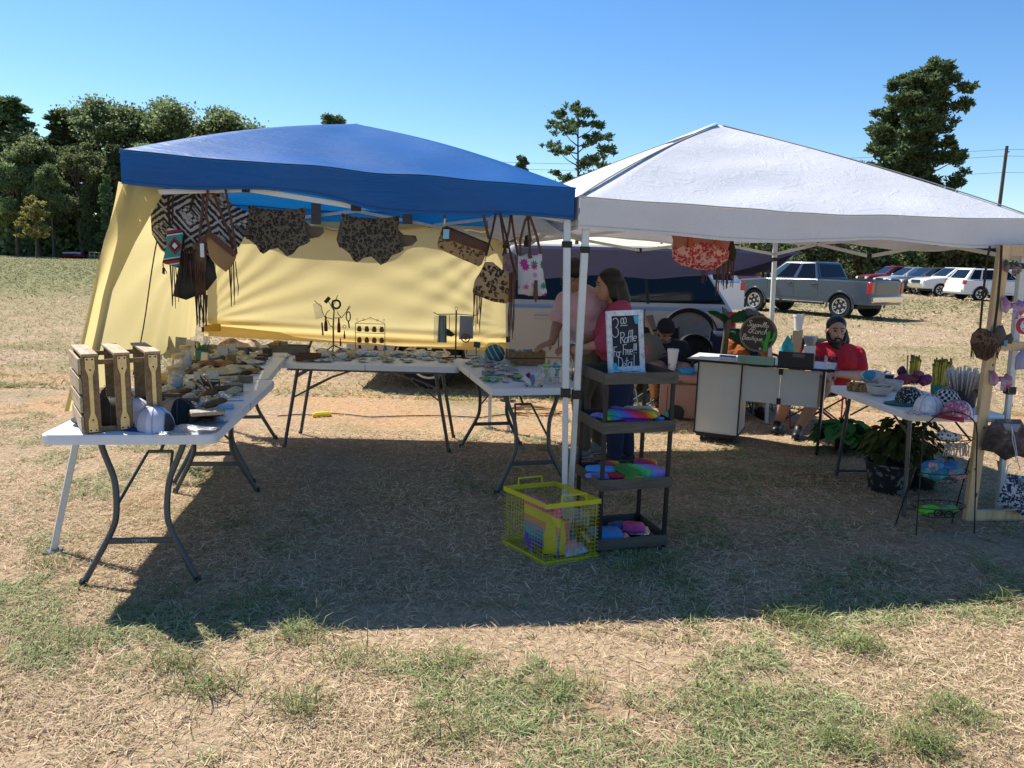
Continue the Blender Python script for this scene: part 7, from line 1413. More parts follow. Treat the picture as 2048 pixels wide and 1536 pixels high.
# ================================================================ vehicles
def paint(name,c,metal=.0,rough=.28):
    return mat(name,c,rough,metal,var=.02,bump=0,spec=.5,rv=0,Coat_Weight=.6,Coat_Roughness=.06)
GLASS=mat('car_glass',(.004,.005,.006),.05,var=.0,bump=0,spec=.35); TYRE=mat('tyre_rubber',(.014,.014,.015),.85,bump=.3,bs=50); ALLOY=mat('alloy_rim',(.55,.55,.54),.3,.85,bump=0); TRIM=mat('black_trim',(.015,.015,.016),.6,bump=0); CHROME=mat('chrome',(.75,.75,.75),.15,1,var=0,bump=0)
REDL=mat('red_lamp',(.42,.012,.015),.2,var=.05,bump=0,Coat_Weight=1.); CLRL=mat('clear_lamp',(.7,.7,.68),.15,var=.1,bump=0,Coat_Weight=1.)
def vehicle(name,label,cat,loc,rz,sp,pm,group=None):
    """front faces local -x, the side towards the camera is -y"""
    o=thing(name,label,cat,loc,rz,group); W=sp['W']; hw=W/2; r=sp['r']; ra=r*1.16; zc=sp['zc']; wx=sp['wx']
    up_=sp['prof']; poly=[(up_[0][0],zc)]+list(up_)+[(up_[-1][0],zc)]
    for x in sorted(wx,reverse=True):
        a0=math.asin(max(-1,min(1,(zc-r)/ra)))
        poly+=[(x+ra*math.cos(a),r+ra*math.sin(a)) for a in [a0+(PI-2*a0)*i/12 for i in range(13)]]
    m=MB(); n=len(poly)
    Ly=[(-hw,.0),(-hw+.09,.055),(hw-.09,.055),(hw,.0)]
    zt=max(p[1] for p in up_)
    def tweak(p,k):
        x,z=p; 
        if k in (0,3): 
            z2=z-.05 if z>zt*.8 else z; x2=x*.985; return (x2,z2)
        return p
    vs=[]; 
    for k,(y,_) in enumerate(Ly): vs+=[(tweak(p,k)[0],y,tweak(p,k)[1]) for p in poly]
    fs=[tuple(range(n)),tuple(reversed([3*n+i for i in range(n)]))]
    for k in range(3): fs+=[(k*n+i,(k+1)*n+i,(k+1)*n+(i+1)%n,k*n+(i+1)%n) for i in range(n)]
    m.add(vs,fs); body=m.build('body',pm,o,ang=35,merge=True)
    # dark floor and wheel housings
    m=MB(); m.box((0,0,zc+.06),(sp['L']*.86,W*.8,.10)); 
    for x in wx: m.box((x,0,r*1.45),(ra*2.05,W*.74,ra*1.1))
    m.build('underbody',TRIM,o)
    xb0,xt0,xt1,xb1,zb,zr=sp['cab']; yb,yt=hw*.93,hw*.74
    P={'fl':V((xb0,-yb,zb-.03)),'fr':V((xb0,yb,zb-.03)),'bl':V((xb1,-yb,zb-.03)),'br':V((xb1,yb,zb-.03)),'tfl':V((xt0,-yt,zr)),'tfr':V((xt0,yt,zr)),'tbl':V((xt1,-yt,zr)),'tbr':V((xt1,yt,zr))}
    m=MB(); K=['fl','fr','br','bl','tfl','tfr','tbr','tbl']; m.add([P[k] for k in K],[(4,5,6,7),(0,4,7,3),(1,2,6,5),(0,1,5,4),(3,7,6,2)]); cab=m.build('cab' if cat=='truck' else 'cabin',pm,o,bev=.07,seg=3)
    def quad(a,b,c,d,u0,u1,v0,v1,off=.005,nm='window',mt=GLASS,sk0=0,sk1=0):
        a,b,c,d=P[a],P[b],P[c],P[d]; f=lambda u,v:a.lerp(b,u).lerp(d.lerp(c,u),v); nrm=(b-a).cross(d-a).normalized(); q=[f(u0,v0),f(u1,v0),f(u1+sk1,v1),f(u0+sk0,v1)]
        mm=MB(); mm.add([p+nrm*off for p in q]+[p-nrm*.02 for p in q],[(0,1,2,3),(7,6,5,4)]+[(i,i+4,(i+1)%4+4,(i+1)%4) for i in range(4)]); return mm.build(nm,mt,o,bev=.012)
    for (u0,u1) in sp['win']:
        quad('fl','bl','tbl','tfl',u0,u1,.10,.90); quad('br','fr','tfr','tbr',1-u1,1-u0,.10,.90)
    if sp.get('dark_pillars'):
        for (u0,u1) in zip([w[1] for w in sp['win'][:-1]],[w[0] for w in sp['win'][1:]]): quad('fl','bl','tbl','tfl',u0-.004,u1+.004,.08,.92,.003,'window_pillar',TRIM)
    quad('fr','fl','tfl','tfr',.06,.94,.08,.92,nm='windshield'); quad('bl','br','tbr','tbl',.08,.92,.15,.88,nm='rear_window')
    for i,x in enumerate(wx):
        for s in (-1,1):
            wn=MB(); R0=MX.Translation((x,s*(hw-.115),r))@MX.Rotation(R(90),4,'X'); wn.lathe([(r*.60,-.10),(r*.93,-.11),(r,-.085),(r,.085),(r*.93,.11),(r*.60,.10)],n=28,T=R0); wh=wn.build('wheel',TYRE,o)
            m=MB(); f=s*.095; rr=r*.62
            T=MX.Translation((x,s*(hw-.02),r))@MX.Rotation(R(90)*1,4,'X')
            m.tube([V((x+rr*math.cos(a),s*(hw-.02),r+rr*math.sin(a))) for a in [2*PI*k/28 for k in range(29)]],.022,6)
            ns=sp.get('spokes',6)
            for k in range(ns):
                a=2*PI*k/ns+.3; c,d=math.cos(a),math.sin(a)
                for da in ((-.16,.16) if sp.get('split') else (0,)):
                    m.bar((x+.05*c,s*(hw-.035),r+.05*d),(x+rr*math.cos(a+da),s*(hw-.022),r+rr*math.sin(a+da)),.05 if not sp.get('split') else .032,.03,up=(0,1,0))
            m.ell((x,s*(hw-.028),r),(.06,.02,.06),10,6); m.build('rim',ALLOY,wh)
            m=MB(); m.lathe([(0.0,0),(rr,0)],n=24,T=MX.Translation((x,s*(hw-.06),r))@MX.Rotation(R(90),4,'X')); m.build('brake_disc',TRIM,wh)
            m=MB(); m.tube([V((x+ra*1.02*math.cos(a),s*(hw-.005),r+ra*1.02*math.sin(a))) for a in [-.15+(PI+.3)*k/16 for k in range(17)]],.035 if sp.get('flare') else .015,6); m.build('wheel_arch',pm if sp.get('flare') else TRIM,o)
    m=MB()
    for x in sp['seams']:
        for s in (-1,1): m.box((x,s*(hw-.001),(zc+zb)/2+.06),(.010,.006,zb-zc-.16))
    for s in (-1,1): m.box(((sp['seams'][0]+sp['seams'][-1])/2,s*(hw-.001),zc+.12),(sp['seams'][-1]-sp['seams'][0],.006,.010))
    m.build('door_seams',TRIM,body)
    for x in sp['handles']:
        for s in (-1,1): m=MB(); m.box((x,s*(hw+.012),zb-.15),(.20,.03,.035)); m.build('door_handle',sp.get('hm',TRIM),o,bev=.01)
    for s in (-1,1):
        m=MB(); m.box((xb0+.28,s*(hw+.08),zb+.07),(.12,.18,.15)); m.build('side_mirror',sp.get('mm',TRIM),o,bev=.03)
        zl=sp['zl']; m=MB(); m.box((up_[1][0]+.10,s*(hw-.19),zl),(.22,.34,.17)); m.build('headlight',CLRL,o,bev=.03)
        xr=sp['rear']; m=MB(); m.box((xr-.05,s*(hw-.075),sp['zt']),(.16,.17,sp['ht'])); m.build('taillight',REDL,o,bev=.02)
    m=MB(); m.box((sp['rear']+.02,0,zc+.17),(.16,W*.94,.20)); m.build('rear_bumper',sp.get('bm',pm),o,bev=.03); m=MB(); m.box((up_[0][0]-.02,0,zc+.16),(.16,W*.94,.22)); m.build('front_bumper',sp.get('bm',pm),o,bev=.03)
    m=MB(); m.box((up_[1][0]-.005,0,sp['zl']),(.05,W*.52,.20)); m.build('grille',TRIM,o,bev=.01)
    if sp.get('bed'):
        x0,x1,z=sp['bed']; m=MB(); m.box(((x0+x1)/2,0,z+.002),(x1-x0,W*.82,.012)); m.build('bed_opening',TRIM,o); m=MB(); 
        for s in (-1,1): m.box(((x0+x1)/2,s*W*.44,z+.012),(x1-x0+.02,.07,.03))
        m.build('bed_rail',TRIM,body)
        m=MB(); m.box((sp['rear']+.012,0,sp['zt']-.02),(.02,W*.70,.42)); m.build('tailgate',pm,o,bev=.01)
    if sp.get('step'): 
        for s in (-1,1): m=MB(); m.tube([(wx[0]+.55,s*(hw-.02),zc-.02),(wx[1]-.55,s*(hw-.02),zc-.02)],.045,8); m.build('side_step',TRIM,o)
    return o
PICK=dict(L=5.3,W=1.86,r=.38,zc=.46,wx=(-1.62,1.58),prof=[(-2.62,.55),(-2.66,.80),(-2.55,1.0),(-2.2,1.09),(-1.25,1.17),(.80,1.20),(.84,1.20),(2.52,1.20),(2.58,1.15),(2.58,.62)],cab=(-1.38,-.62,.52,.78,1.18,1.74),win=[(.22,.535),(.60,.94)],seams=(-1.12,-.10,.78),handles=(-.28,.62),zl=.86,zt=.98,ht=.36,rear=2.56,bed=(.88,2.50,1.20),flare=1,split=1,spokes=6,bm=CHROME,step=1)
SUV=dict(L=4.7,W=1.88,r=.36,zc=.34,wx=(-1.45,1.35),prof=[(-2.30,.55),(-2.34,.78),(-2.22,.94),(-1.9,1.02),(-1.1,1.10),(2.15,1.12),(2.28,1.0),(2.30,.55)],cab=(-1.25,-.35,1.75,2.2,1.10,1.70),win=[(.17,.46),(.49,.74),(.77,.94)],seams=(-.95,.08,1.05),handles=(-.12,.88),zl=.82,zt=.98,ht=.22,rear=2.26,spokes=5,split=1,bm=None,mm=None)
def suvspec(pm,**k): d=dict(SUV); d['bm']=pm; d['mm']=pm; d['hm']=pm; d.update(k); return d
GREYP=paint('steel_grey_paint',(.06,.083,.108),.4,.3); WHITEP=paint('white_paint',(.68,.68,.68)); SILV=paint('silver_paint',(.50,.52,.54),.6,.3); REDP=paint('dark_red_paint',(.16,.012,.016)); BLKP=paint('black_paint',(.018,.019,.022)); DGREY=paint('dark_grey_paint',(.09,.095,.10),.4)
SHADE_BEIGE=paint('shaded_beige_paint',(.40,.37,.33))  # beige taken darker, so the deep shade on the van is in its paint
a=G(1690,637); b=G(1503,621); d=(a-b); cen=b+d*.505; n=V((-d.y,d.x,0)).normalized(); cen=cen+n*.80
vehicle('pickup_truck','steel grey four door pickup truck parked on the grass beyond the desk','truck',(cen.x,cen.y,0),math.atan2(d.y,d.x),PICK,GREYP)
VAN=dict(dark_pillars=1,L=4.75,W=1.95,r=.36,zc=.30,wx=(-1.45,1.40),prof=[(-2.36,.55),(-2.40,.78),(-2.26,.95),(-1.9,1.02),(-1.2,1.06),(2.12,1.07),(2.26,.9),(2.28,.5)],cab=(-1.45,-.45,1.72,2.22,1.06,1.78),win=[(.16,.432),(.438,.712),(.718,.985)],seams=(-1.0,.10,1.12),handles=(-.10,.92),zl=.80,zt=.93,ht=.2,rear=2.2,spokes=5,bm=WHITEP,mm=WHITEP,hm=WHITEP)
vehicle('family_van','pale beige family van, paint darkened for shade, with dark windows parked close behind the stall','van',(.42,10.18,0),R(1.5),dict(VAN,bm=SHADE_BEIGE,mm=SHADE_BEIGE,hm=SHADE_BEIGE),SHADE_BEIGE)
def park(label,u_end,y,end,sp,pm,rz=0,cat='car',name='parked_car'):
    """u_end: pixel column of the end named ('front'/'rear'); faces left unless rz"""
    x=Yd(u_end,560,y).x; L=sp['L']/2; sgn={('front',0):1,('rear',0):-1,('front',180):-1,('rear',180):1}[(end,rz)]
    return vehicle(name,label,cat,(x+sgn*L,y,0),R(rz),sp,pm,'cars parked across the field')
park('white wagon seen from behind its left rear corner between the two pine boards',1906,42,'rear',suvspec(WHITEP),WHITEP,180)
park('white car at the far right behind the hanging bows',2012,42.5,'rear',suvspec(WHITEP),WHITEP,180)
park('white pickup truck facing left among the parked cars',1832,47,'front',dict(PICK,bm=CHROME),WHITEP,0,'truck','parked_truck')
park('silver wagon facing left at the left end of the parked row',1758,53,'front',suvspec(SILV),SILV)
park('black wagon half hidden behind the white pickup',1842,55,'front',suvspec(BLKP),BLKP)
park('dark grey car half hidden between the silver wagon and the white pickup',1790,50,'front',suvspec(DGREY),DGREY)
park('dark red pickup truck parked beyond the grey pickup bed',1722,57,'front',dict(PICK,bm=REDP),REDP,0,'truck','parked_truck')
park('red truck whose roof shows above the silver wagon',1800,64,'front',dict(PICK,bm=REDP),paint('bright_red_paint',(.4,.03,.03)),0,'truck','parked_truck')
park('white car with a black bumper behind the front of the grey pickup',1478,22.5,'rear',suvspec(TRIM,mm=WHITEP,hm=WHITEP),WHITEP)
park('dark red car whose hood shows above the grey pickup hood',1512,36,'rear',suvspec(REDP),REDP)
# red boat trailer and pipe rail at the edge of the wood
p=G(148,517); bt=thing('covered_boat','small dark red boat under a pale cover on the far left field','boat',(p.x,p.y,0)); s=p.y/F
m=MB(); m.puffy([(-23*s,8*s),(20*s,10*s),(26*s,2*s),(14*s,0),(-22*s,0)],1.6,pw=.3); m.build('hull',col('boat_red',(.16,.012,.03),.5),bt); m=MB(); m.puffy([(-24*s,7.5*s),(-20*s,12*s),(8*s,13*s),(22*s,10*s),(26*s,2*s),(18*s,8*s)],1.8,pw=.4); m.build('cover',col('boat_cover',(.5,.5,.52),.8),bt)
pr=thing('pipe_rail','low pale rail fence beside the covered boat','fence',(p.x+27*s,p.y+.5,0)); m=MB(); m.tube([(0,0,13*s),(48*s,0,12*s)],.06,5); m.build('top_rail',WOODL,pr); m=MB(); m.tube([(0,0,6*s),(48*s,0,6*s)],.06,5); m.build('lower_rail',WOODL,pr)
for i in range(6): m=MB(); m.tube([(i*9.5*s,0,0),(i*9.5*s,0,12.5*s)],.07,5); m.build('post',WOODL,pr)
# ================================================================ people
SKIN_A=mat('skin_tan',(.30,.165,.105),.5,var=.08,bump=.05,Subsurface_Weight=.08); SKIN_B=mat('skin_light',(.42,.245,.17),.5,var=.08,bump=.05,Subsurface_Weight=.08); HAIR=mat('black_hair',(.008,.007,.007),.45,var=.3,vs=40,bump=.5,bs=90)
class Flesh:
    def __init__(s): s.m=MB()
    def cone(s,a,b,ra,rb,n=12):
        a,b=V(a),V(b); s.m.tube([a,a.lerp(b,.5),b],[ra,(ra+rb)/2,rb],n); s.m.ell(a,(ra,)*3,12,8); s.m.ell(b,(rb,)*3,12,8); return s
    def chain(s,pts,rs):
        for i in range(len(pts)-1): s.cone(pts[i],pts[i+1],rs[i],rs[i+1])
        return s
    def ell(s,c,r,rot=None): s.m.ell(c,r,18,12,rot=rot); return s
    def build(s,name,m,parent,vox=.009,sm=5,org=None):
        o=s.m.build(name,m,None,smooth=False)
        md=o.modifiers.new('r','REMESH'); md.mode='VOXEL'; md.voxel_size=vox; md2=o.modifiers.new('s','SMOOTH'); md2.factor=.5; md2.iterations=sm
        me=bpy.data.meshes.new_from_object(o.evaluated_get(bpy.context.evaluated_depsgraph_get())); bpy.data.objects.remove(o)
        me.polygons.foreach_set('use_smooth',[True]*len(me.polygons)); me.materials.clear(); me.materials.append(m); me.name=name
        if parent is not None: me.transform(MX.Translation(-parent.location))
        return link(name,me,parent)
def frame(f,u):
    f=V(f).normalized(); u=V(u); r=f.cross(u).normalized(); u=r.cross(f).normalized(); return MX((r,f,u)).transposed()
def head(fl,c,f,u,k=1.0):
    M=frame(f,u); at=lambda x,y,z:V(c)+M@V((x,y,z))*k
    fl.ell(at(0,-.012,.025),(.074*k,.092*k,.095*k),M); fl.ell(at(0,.022,-.045),(.056*k,.066*k,.068*k),M); fl.ell(at(0,.045,-.082),(.034*k,.034*k,.026*k),M)
    fl.cone(at(0,.080,.012),at(0,.104,-.026),.009*k,.015*k); 
    for s in (-1,1): fl.ell(at(s*.013,.092,-.030),(.009*k,)*3); fl.ell(at(s*.076,-.012,-.008),(.010*k,.019*k,.030*k),M); fl.ell(at(s*.032,.070,-.022),(.022*k,.018*k,.020*k),M)
    fl.ell(at(0,.076,.034),(.050*k,.012*k,.011*k),M); fl.ell(at(0,.087,-.060),(.022*k,.010*k,.008*k),M); fl.ell(at(0,.084,-.069),(.019*k,.010*k,.007*k),M)
    return M,at
def face_parts(o,at,M,k,skin,closed=False):
    L=o.location
    for s in (-1,1):
        m=MB(); m.ell(at(s*.031,.0795,.016)-L,(.0115*k,.006*k,(.0035 if closed else .0065)*k),10,6,rot=M); m.build('eye',mat('eye_dark',(.02,.013,.010),.2),o); m=MB(); m.tube([at(s*.013,.088,.038)-L,at(s*.03,.088,.043)-L,at(s*.05,.076,.036)-L],.0042*k,5); m.build('eyebrow',HAIR,o)
    m=MB(); m.ell(at(0,.095,-.0645)-L,(.021*k,.004*k,.004*k),10,6,rot=M); m.build('mouth',mat('lips',(.26,.085,.075),.5),o)
def hand(fl,w,d,n,k=1.0,curl=.5,side=1):
    """w wrist, d pointing direction, n back-of-hand normal"""
    d=V(d).normalized(); n=(V(n)-d*V(n).dot(d)).normalized(); x=d.cross(n)*side
    M=MX((x,d,n)).transposed(); w=V(w); fl.cone(w,w+d*.02,.024*k,.026*k); fl.ell(w+d*.055*k,(.040*k,.050*k,.016*k),M)
    for i,(ox,L) in enumerate(((-.031,.066),(-.0105,.078),(.0105,.073),(.031,.056))):
        b=w+d*.092*k+x*ox*k; c1=curl*(.8+.12*i); p1=b+(d*math.cos(c1)-n*math.sin(c1)+x*ox*1.6)*L*.5*k; p2=p1+(d*math.cos(c1*2)-n*math.sin(c1*2)+x*ox*.8)*L*.5*k; fl.cone(b-d*.02*k,p1,.0095*k,.0085*k,8); fl.cone(p1,p2,.0085*k,.0068*k,8)
    b=w+d*.03*k-x*.034*k; p1=b+(d*.6-x*.7-n*.35).normalized()*.036*k; p2=p1+(d*.85-x*.25-n*.4).normalized()*.032*k; fl.cone(b+x*.012*k,p1,.013*k,.0105*k,8); fl.cone(p1,p2,.0105*k,.008*k,8)
def shoe(o,ankle,d,m,k=1.0,sole=None):
    d=V((d[0],d[1],0)).normalized(); a=V(ankle); g=V((a.x,a.y,0)); f=Flesh(); f.cone(g+V((0,0,.055))-d*.03,g+V((0,0,.040))+d*.16*k,.046*k,.038*k); f.ell(g+d*.03+V((0,0,.075)),(.045,.06,.05),frame(d,(0,0,1))); q=f.build('shoe',m,o,.008,4); 
    mb=MB(); x=V((-d.y,d.x,0)); 
    mb.puffy([(-.085*k,-.042),(.10*k,-.048),(.185*k,-.036),(.205*k,0),(.185*k,.036),(.10*k,.048),(-.085*k,.042)],.026,pw=.1); L=o.location
    mb.v=[tuple(g+d*p[0]+x*p[2]+V((0,0,.014+p[1]))-L) for p in mb.v]; mb.build('sole',sole or col('sole_rubber',(.5,.5,.48),.7),q); return q
def torso(fl,hip,chest,neck,r,wid,sh,k=1.0,belly=0,f=(0,-1,0)):
    """r: right unit vector of the body"""
    hip,chest,neck=V(hip),V(chest),V(neck); M=frame(f,(chest-hip).normalized()); 
    fl.ell(hip,(.17*wid,.125*k+belly*.5,.14),M); fl.ell(hip.lerp(chest,.5)+V(f)*belly*.45,(.155*wid+belly*.35,.115*k+belly*.7,.19),M); fl.ell(chest,(.175*wid,.125*k+belly*.3,.17),M); fl.ell(chest.lerp(neck,.55),(.15*wid,.085*k,.09),M)
# ---------- man in the pink shirt, bending over the centre table
def person_pink():
    y=6.02; Pp=lambda u,v,dy=0:Yd(u,v,y+dy)
    foot=G(1172,917); o=thing('person','person in a pale pink t-shirt and tan trousers bending over the centre table','person',(foot.x,foot.y,0)); f=V((-.80,-.55,0)).normalized(); r=f.cross(V((0,0,1)))
    hip=V((.60,6.16,.93)); chest=Pp(1167,640,.02); neck=Pp(1166,578,-.02); hc=Pp(1149,553,-.06); hf=V((-.68,-.50,-.62)); hu=V((-.42,-.30,.9))
    ns=Pp(1194,606,.02)+V((0,-.06,0)); fs=Pp(1131,602,.10)
    fl=Flesh(); M,at=head(fl,hc,hf,hu,1.08); fl.cone(neck+V((0,0,-.03)),hc+V((.02,.01,-.05)),.062,.058); torso(fl,hip,chest,neck,r,1.05,0,1,.03,f)
    ne=Pp(1197,676,-.10); nw=Pp(1150,692,-.30); fe=Pp(1113,652,.0); fw=Pp(1104,684,-.22)
    fl.chain([ns,ne,nw],[.062,.046,.03]); fl.chain([fs,fe,fw],[.06,.045,.03]); hand(fl,nw,(-1,-.25,-.15),(.1,-.3,1),1,.45,-1); hand(fl,fw,(-.8,-.45,-.25),(0,-.2,1),1,.35,1)
    kn=[(.56,6.12,.49),(.70,6.24,.49)]; an=[V((foot.x-.03,foot.y,.09)),V((.74,6.26,.09))]
    for i in range(2): fl.chain([hip+r*(.09 if i else -.09),kn[i],an[i]],[.095,.062,.042])
    fl.build('body',SKIN_A,o); face_parts(o,at,M,1.08,SKIN_A,True)
    c=Flesh(); torso(c,hip+V((0,0,.02)),chest,neck+V((0,0,-.035)),r,1.16,0,1.13,.045,f); c.chain([ns,ns.lerp(ne,.62)],[.098,.088]); c.chain([fs,fs.lerp(fe,.66)],[.083,.078]); c.cone(chest.lerp(neck,.7),ns,.115,.098); c.ell(chest.lerp(neck,.45),(.21,.165,.15),frame(f,(chest-hip).normalized())); c.cone(chest.lerp(neck,.75),fs,.08,.078); c.build('tshirt',mat('pink_cotton',(.52,.33,.37),.85,var=.12,vs=9,bump=.9,bs=9,bd=.03),o,.011,4)
    t=Flesh(); 
    t.ell(hip+V((0,0,-.03)),(.185,.145,.14),frame(f,(0,0,1)))
    for i in range(2): t.chain([hip+r*(.09 if i else -.09),kn[i],an[i]+V((0,0,.03))],[.112,.082,.068])
    t.build('trousers',col('tan_trousers',(.15,.12,.085),.85,bump=.5,bs=14,bd=.02),o,.011,4)
    for a in an: shoe(o,a,(-.85,-.5),col('grey_shoe',(.28,.28,.29),.8),1.05)
    h=Flesh(); h.ell(at(0,-.022,.045),(.086*1.08,.098*1.08,.090*1.08),M); h.ell(at(0,-.06,.0),(.078,.05,.08),M); h.build('hair',HAIR,o,.009,3); L=o.location
    m=MB(); 
    for s in (-1,1): m.tube([at(s*.033+.022*math.cos(a),.098,.012+.017*math.sin(a))-L for a in [2*PI*i/14 for i in range(15)]],.0022,5); m.tube([at(s*.056,.096,.016)-L,at(s*.082,.0,.016)-L],.002,4)
    m.build('glasses',BLACK,o)
person_pink()
def person_magenta():
    y=5.82; Pp=lambda u,v,dy=0:Yd(u,v,y+dy); foot=G(1228,938)
    o=thing('person','person with long black hair in a magenta top and dark jeans standing behind the cart','person',(foot.x,foot.y,0)); f=V((-.97,-.2,0)).normalized(); r=f.cross(V((0,0,1)))
    hip=V((.84,5.86,.90)); chest=Pp(1236,655,.03); neck=Pp(1237,602,.02); hc=Pp(1216,571,.0); hf=V((-.97,-.12,-.18)); hu=V((-.12,0,1))
    ns=Pp(1242,622,-.14); fs=Pp(1228,622,.17); ne=Pp(1218,684,-.22); nw=Pp(1176,694,-.20); fe=Pp(1205,690,.1); fw=Pp(1165,690,.0)
    fl=Flesh(); M,at=head(fl,hc,hf,hu,1.0); fl.cone(neck+V((0,0,-.03)),hc+V((.02,0,-.05)),.052,.05); torso(fl,hip,chest,neck,r,.92,0,1.05,.05,f)
    fl.chain([ns,ne,nw],[.058,.046,.029]); fl.chain([fs,fe,fw],[.056,.044,.029]); hand(fl,nw,(-1,-.05,-.05),(0,-.5,1),.92,.7,-1); hand(fl,fw,(-1,-.1,.0),(0,.3,1),.92,.6,1)
    kn=[(.80,5.78,.47),(.88,5.95,.47)]; an=[V((foot.x,foot.y,.09)),V((.93,5.97,.09))]
    for i in range(2): fl.chain([hip+r*(.08 if i else -.08),kn[i],an[i]],[.10,.062,.042])
    fl.build('body',SKIN_B,o); face_parts(o,at,M,1.0,SKIN_B,True)
    c=Flesh(); torso(c,hip+V((0,0,.03)),chest,neck+V((0,0,-.04)),r,1.08,0,1.22,.065,f); c.ell(hip+V((0,0,.02)),(.2,.19,.14),frame(f,(0,0,1))); c.chain([ns,ne,ne.lerp(nw,.25)],[.085,.088,.075]); c.chain([fs,fe,fe.lerp(fw,.25)],[.08,.085,.07]); c.cone(chest.lerp(neck,.75),ns,.075,.075); c.cone(chest.lerp(neck,.75),fs,.075,.075); c.build('blouse',mat('magenta_cotton',(.34,.045,.115),.85,var=.15,vs=9,bump=.9,bs=9,bd=.03),o,.011,4)
    t=Flesh(); t.ell(hip+V((0,0,-.03)),(.185,.165,.14),frame(f,(0,0,1)))
    for i in range(2): t.chain([hip+r*(.08 if i else -.08),kn[i],an[i]+V((0,0,.02))],[.115,.082,.062])
    t.build('jeans',col('dark_denim',(.012,.020,.060),.85,var=.3,bump=.5,bs=16,bd=.02),o,.011,4)
    for a in an: shoe(o,a,(-1,-.2),BLACK,.9,BLACK)
    h=Flesh(); h.ell(at(0,-.028,.042),(.088,.098,.095),M); h.ell(at(0,-.055,-.02),(.085,.062,.09),M); h.chain([at(0,-.06,-.02),at(.0,-.085,-.12),at(0,-.10,-.17)],[.085,.075,.04]); h.chain([at(-.06,-.02,.0),at(-.075,-.02,-.08),at(-.07,-.03,-.14)],[.04,.035,.02]); h.build('hair',HAIR,o,.009,3)
    p=nw.lerp(fw,.5)+V((-.10,0,.03)); m=MB(); m.box((0,0,0),(.11,.15,.004)); q=m.build('paper_card',KW,None,p,rz=.2); q.rotation_euler=(.1,.25,.2); tag(q,'small white card held by the person in magenta','card')
person_magenta()
def seated(name_label,loc,f,hip,chest,neck,hc,hf,hu,sh,el,wr,hd,kn,an,skin,wid,belly,parts,k=1.0,closed=False,curl=.5):
    o=thing('person',name_label,'person',(loc[0],loc[1],0)); f=V(f).normalized(); r=f.cross(V((0,0,1))); fl=Flesh(); M,at=head(fl,hc,hf,hu,k); fl.cone(V(neck)+V((0,0,-.03)),V(hc)+V((0,0,-.05*k)),.06*wid,.056*wid); torso(fl,hip,chest,neck,r,wid,0,1.05,belly,f)
    for i in range(2): 
        fl.chain([sh[i],el[i],wr[i]],[.062*wid,.050*wid,.031]); hand(fl,wr[i],hd[i],(0,-.2,1),1,curl,1 if i else -1); fl.chain([V(hip)+r*(.10 if i else -.10),kn[i],an[i]],[.105*wid,.072*wid,.045])
    fl.build('body',skin,o); face_parts(o,at,M,k,skin,closed); return o,f,r,M,at
def shirt(o,name,m,f,r,hip,chest,neck,sh,el,wid,belly,sl=.6):
    c=Flesh(); torso(c,V(hip)+V((0,0,.02)),chest,V(neck)+V((0,0,-.035)),r,wid*1.10,0,1.2,belly*1.1,f)
    for i in range(2): c.chain([sh[i],V(sh[i]).lerp(V(el[i]),sl)],[.085*wid,.082*wid]); c.cone(V(chest).lerp(V(neck),.72),sh[i],.085*wid,.08*wid)
    return c.build(name,m,o,.011,4)
def shorts(o,name,m,f,r,hip,kn,wid,t=.8):
    s=Flesh(); s.ell(V(hip),(.2*wid,.16*wid,.13),frame(f,(0,0,1)))
    for i in range(2): a=V(hip)+r*(.10 if i else -.10); s.chain([a,a.lerp(V(kn[i]),t)],[.125*wid,.108*wid])
    return s.build(name,m,o,.011,4)
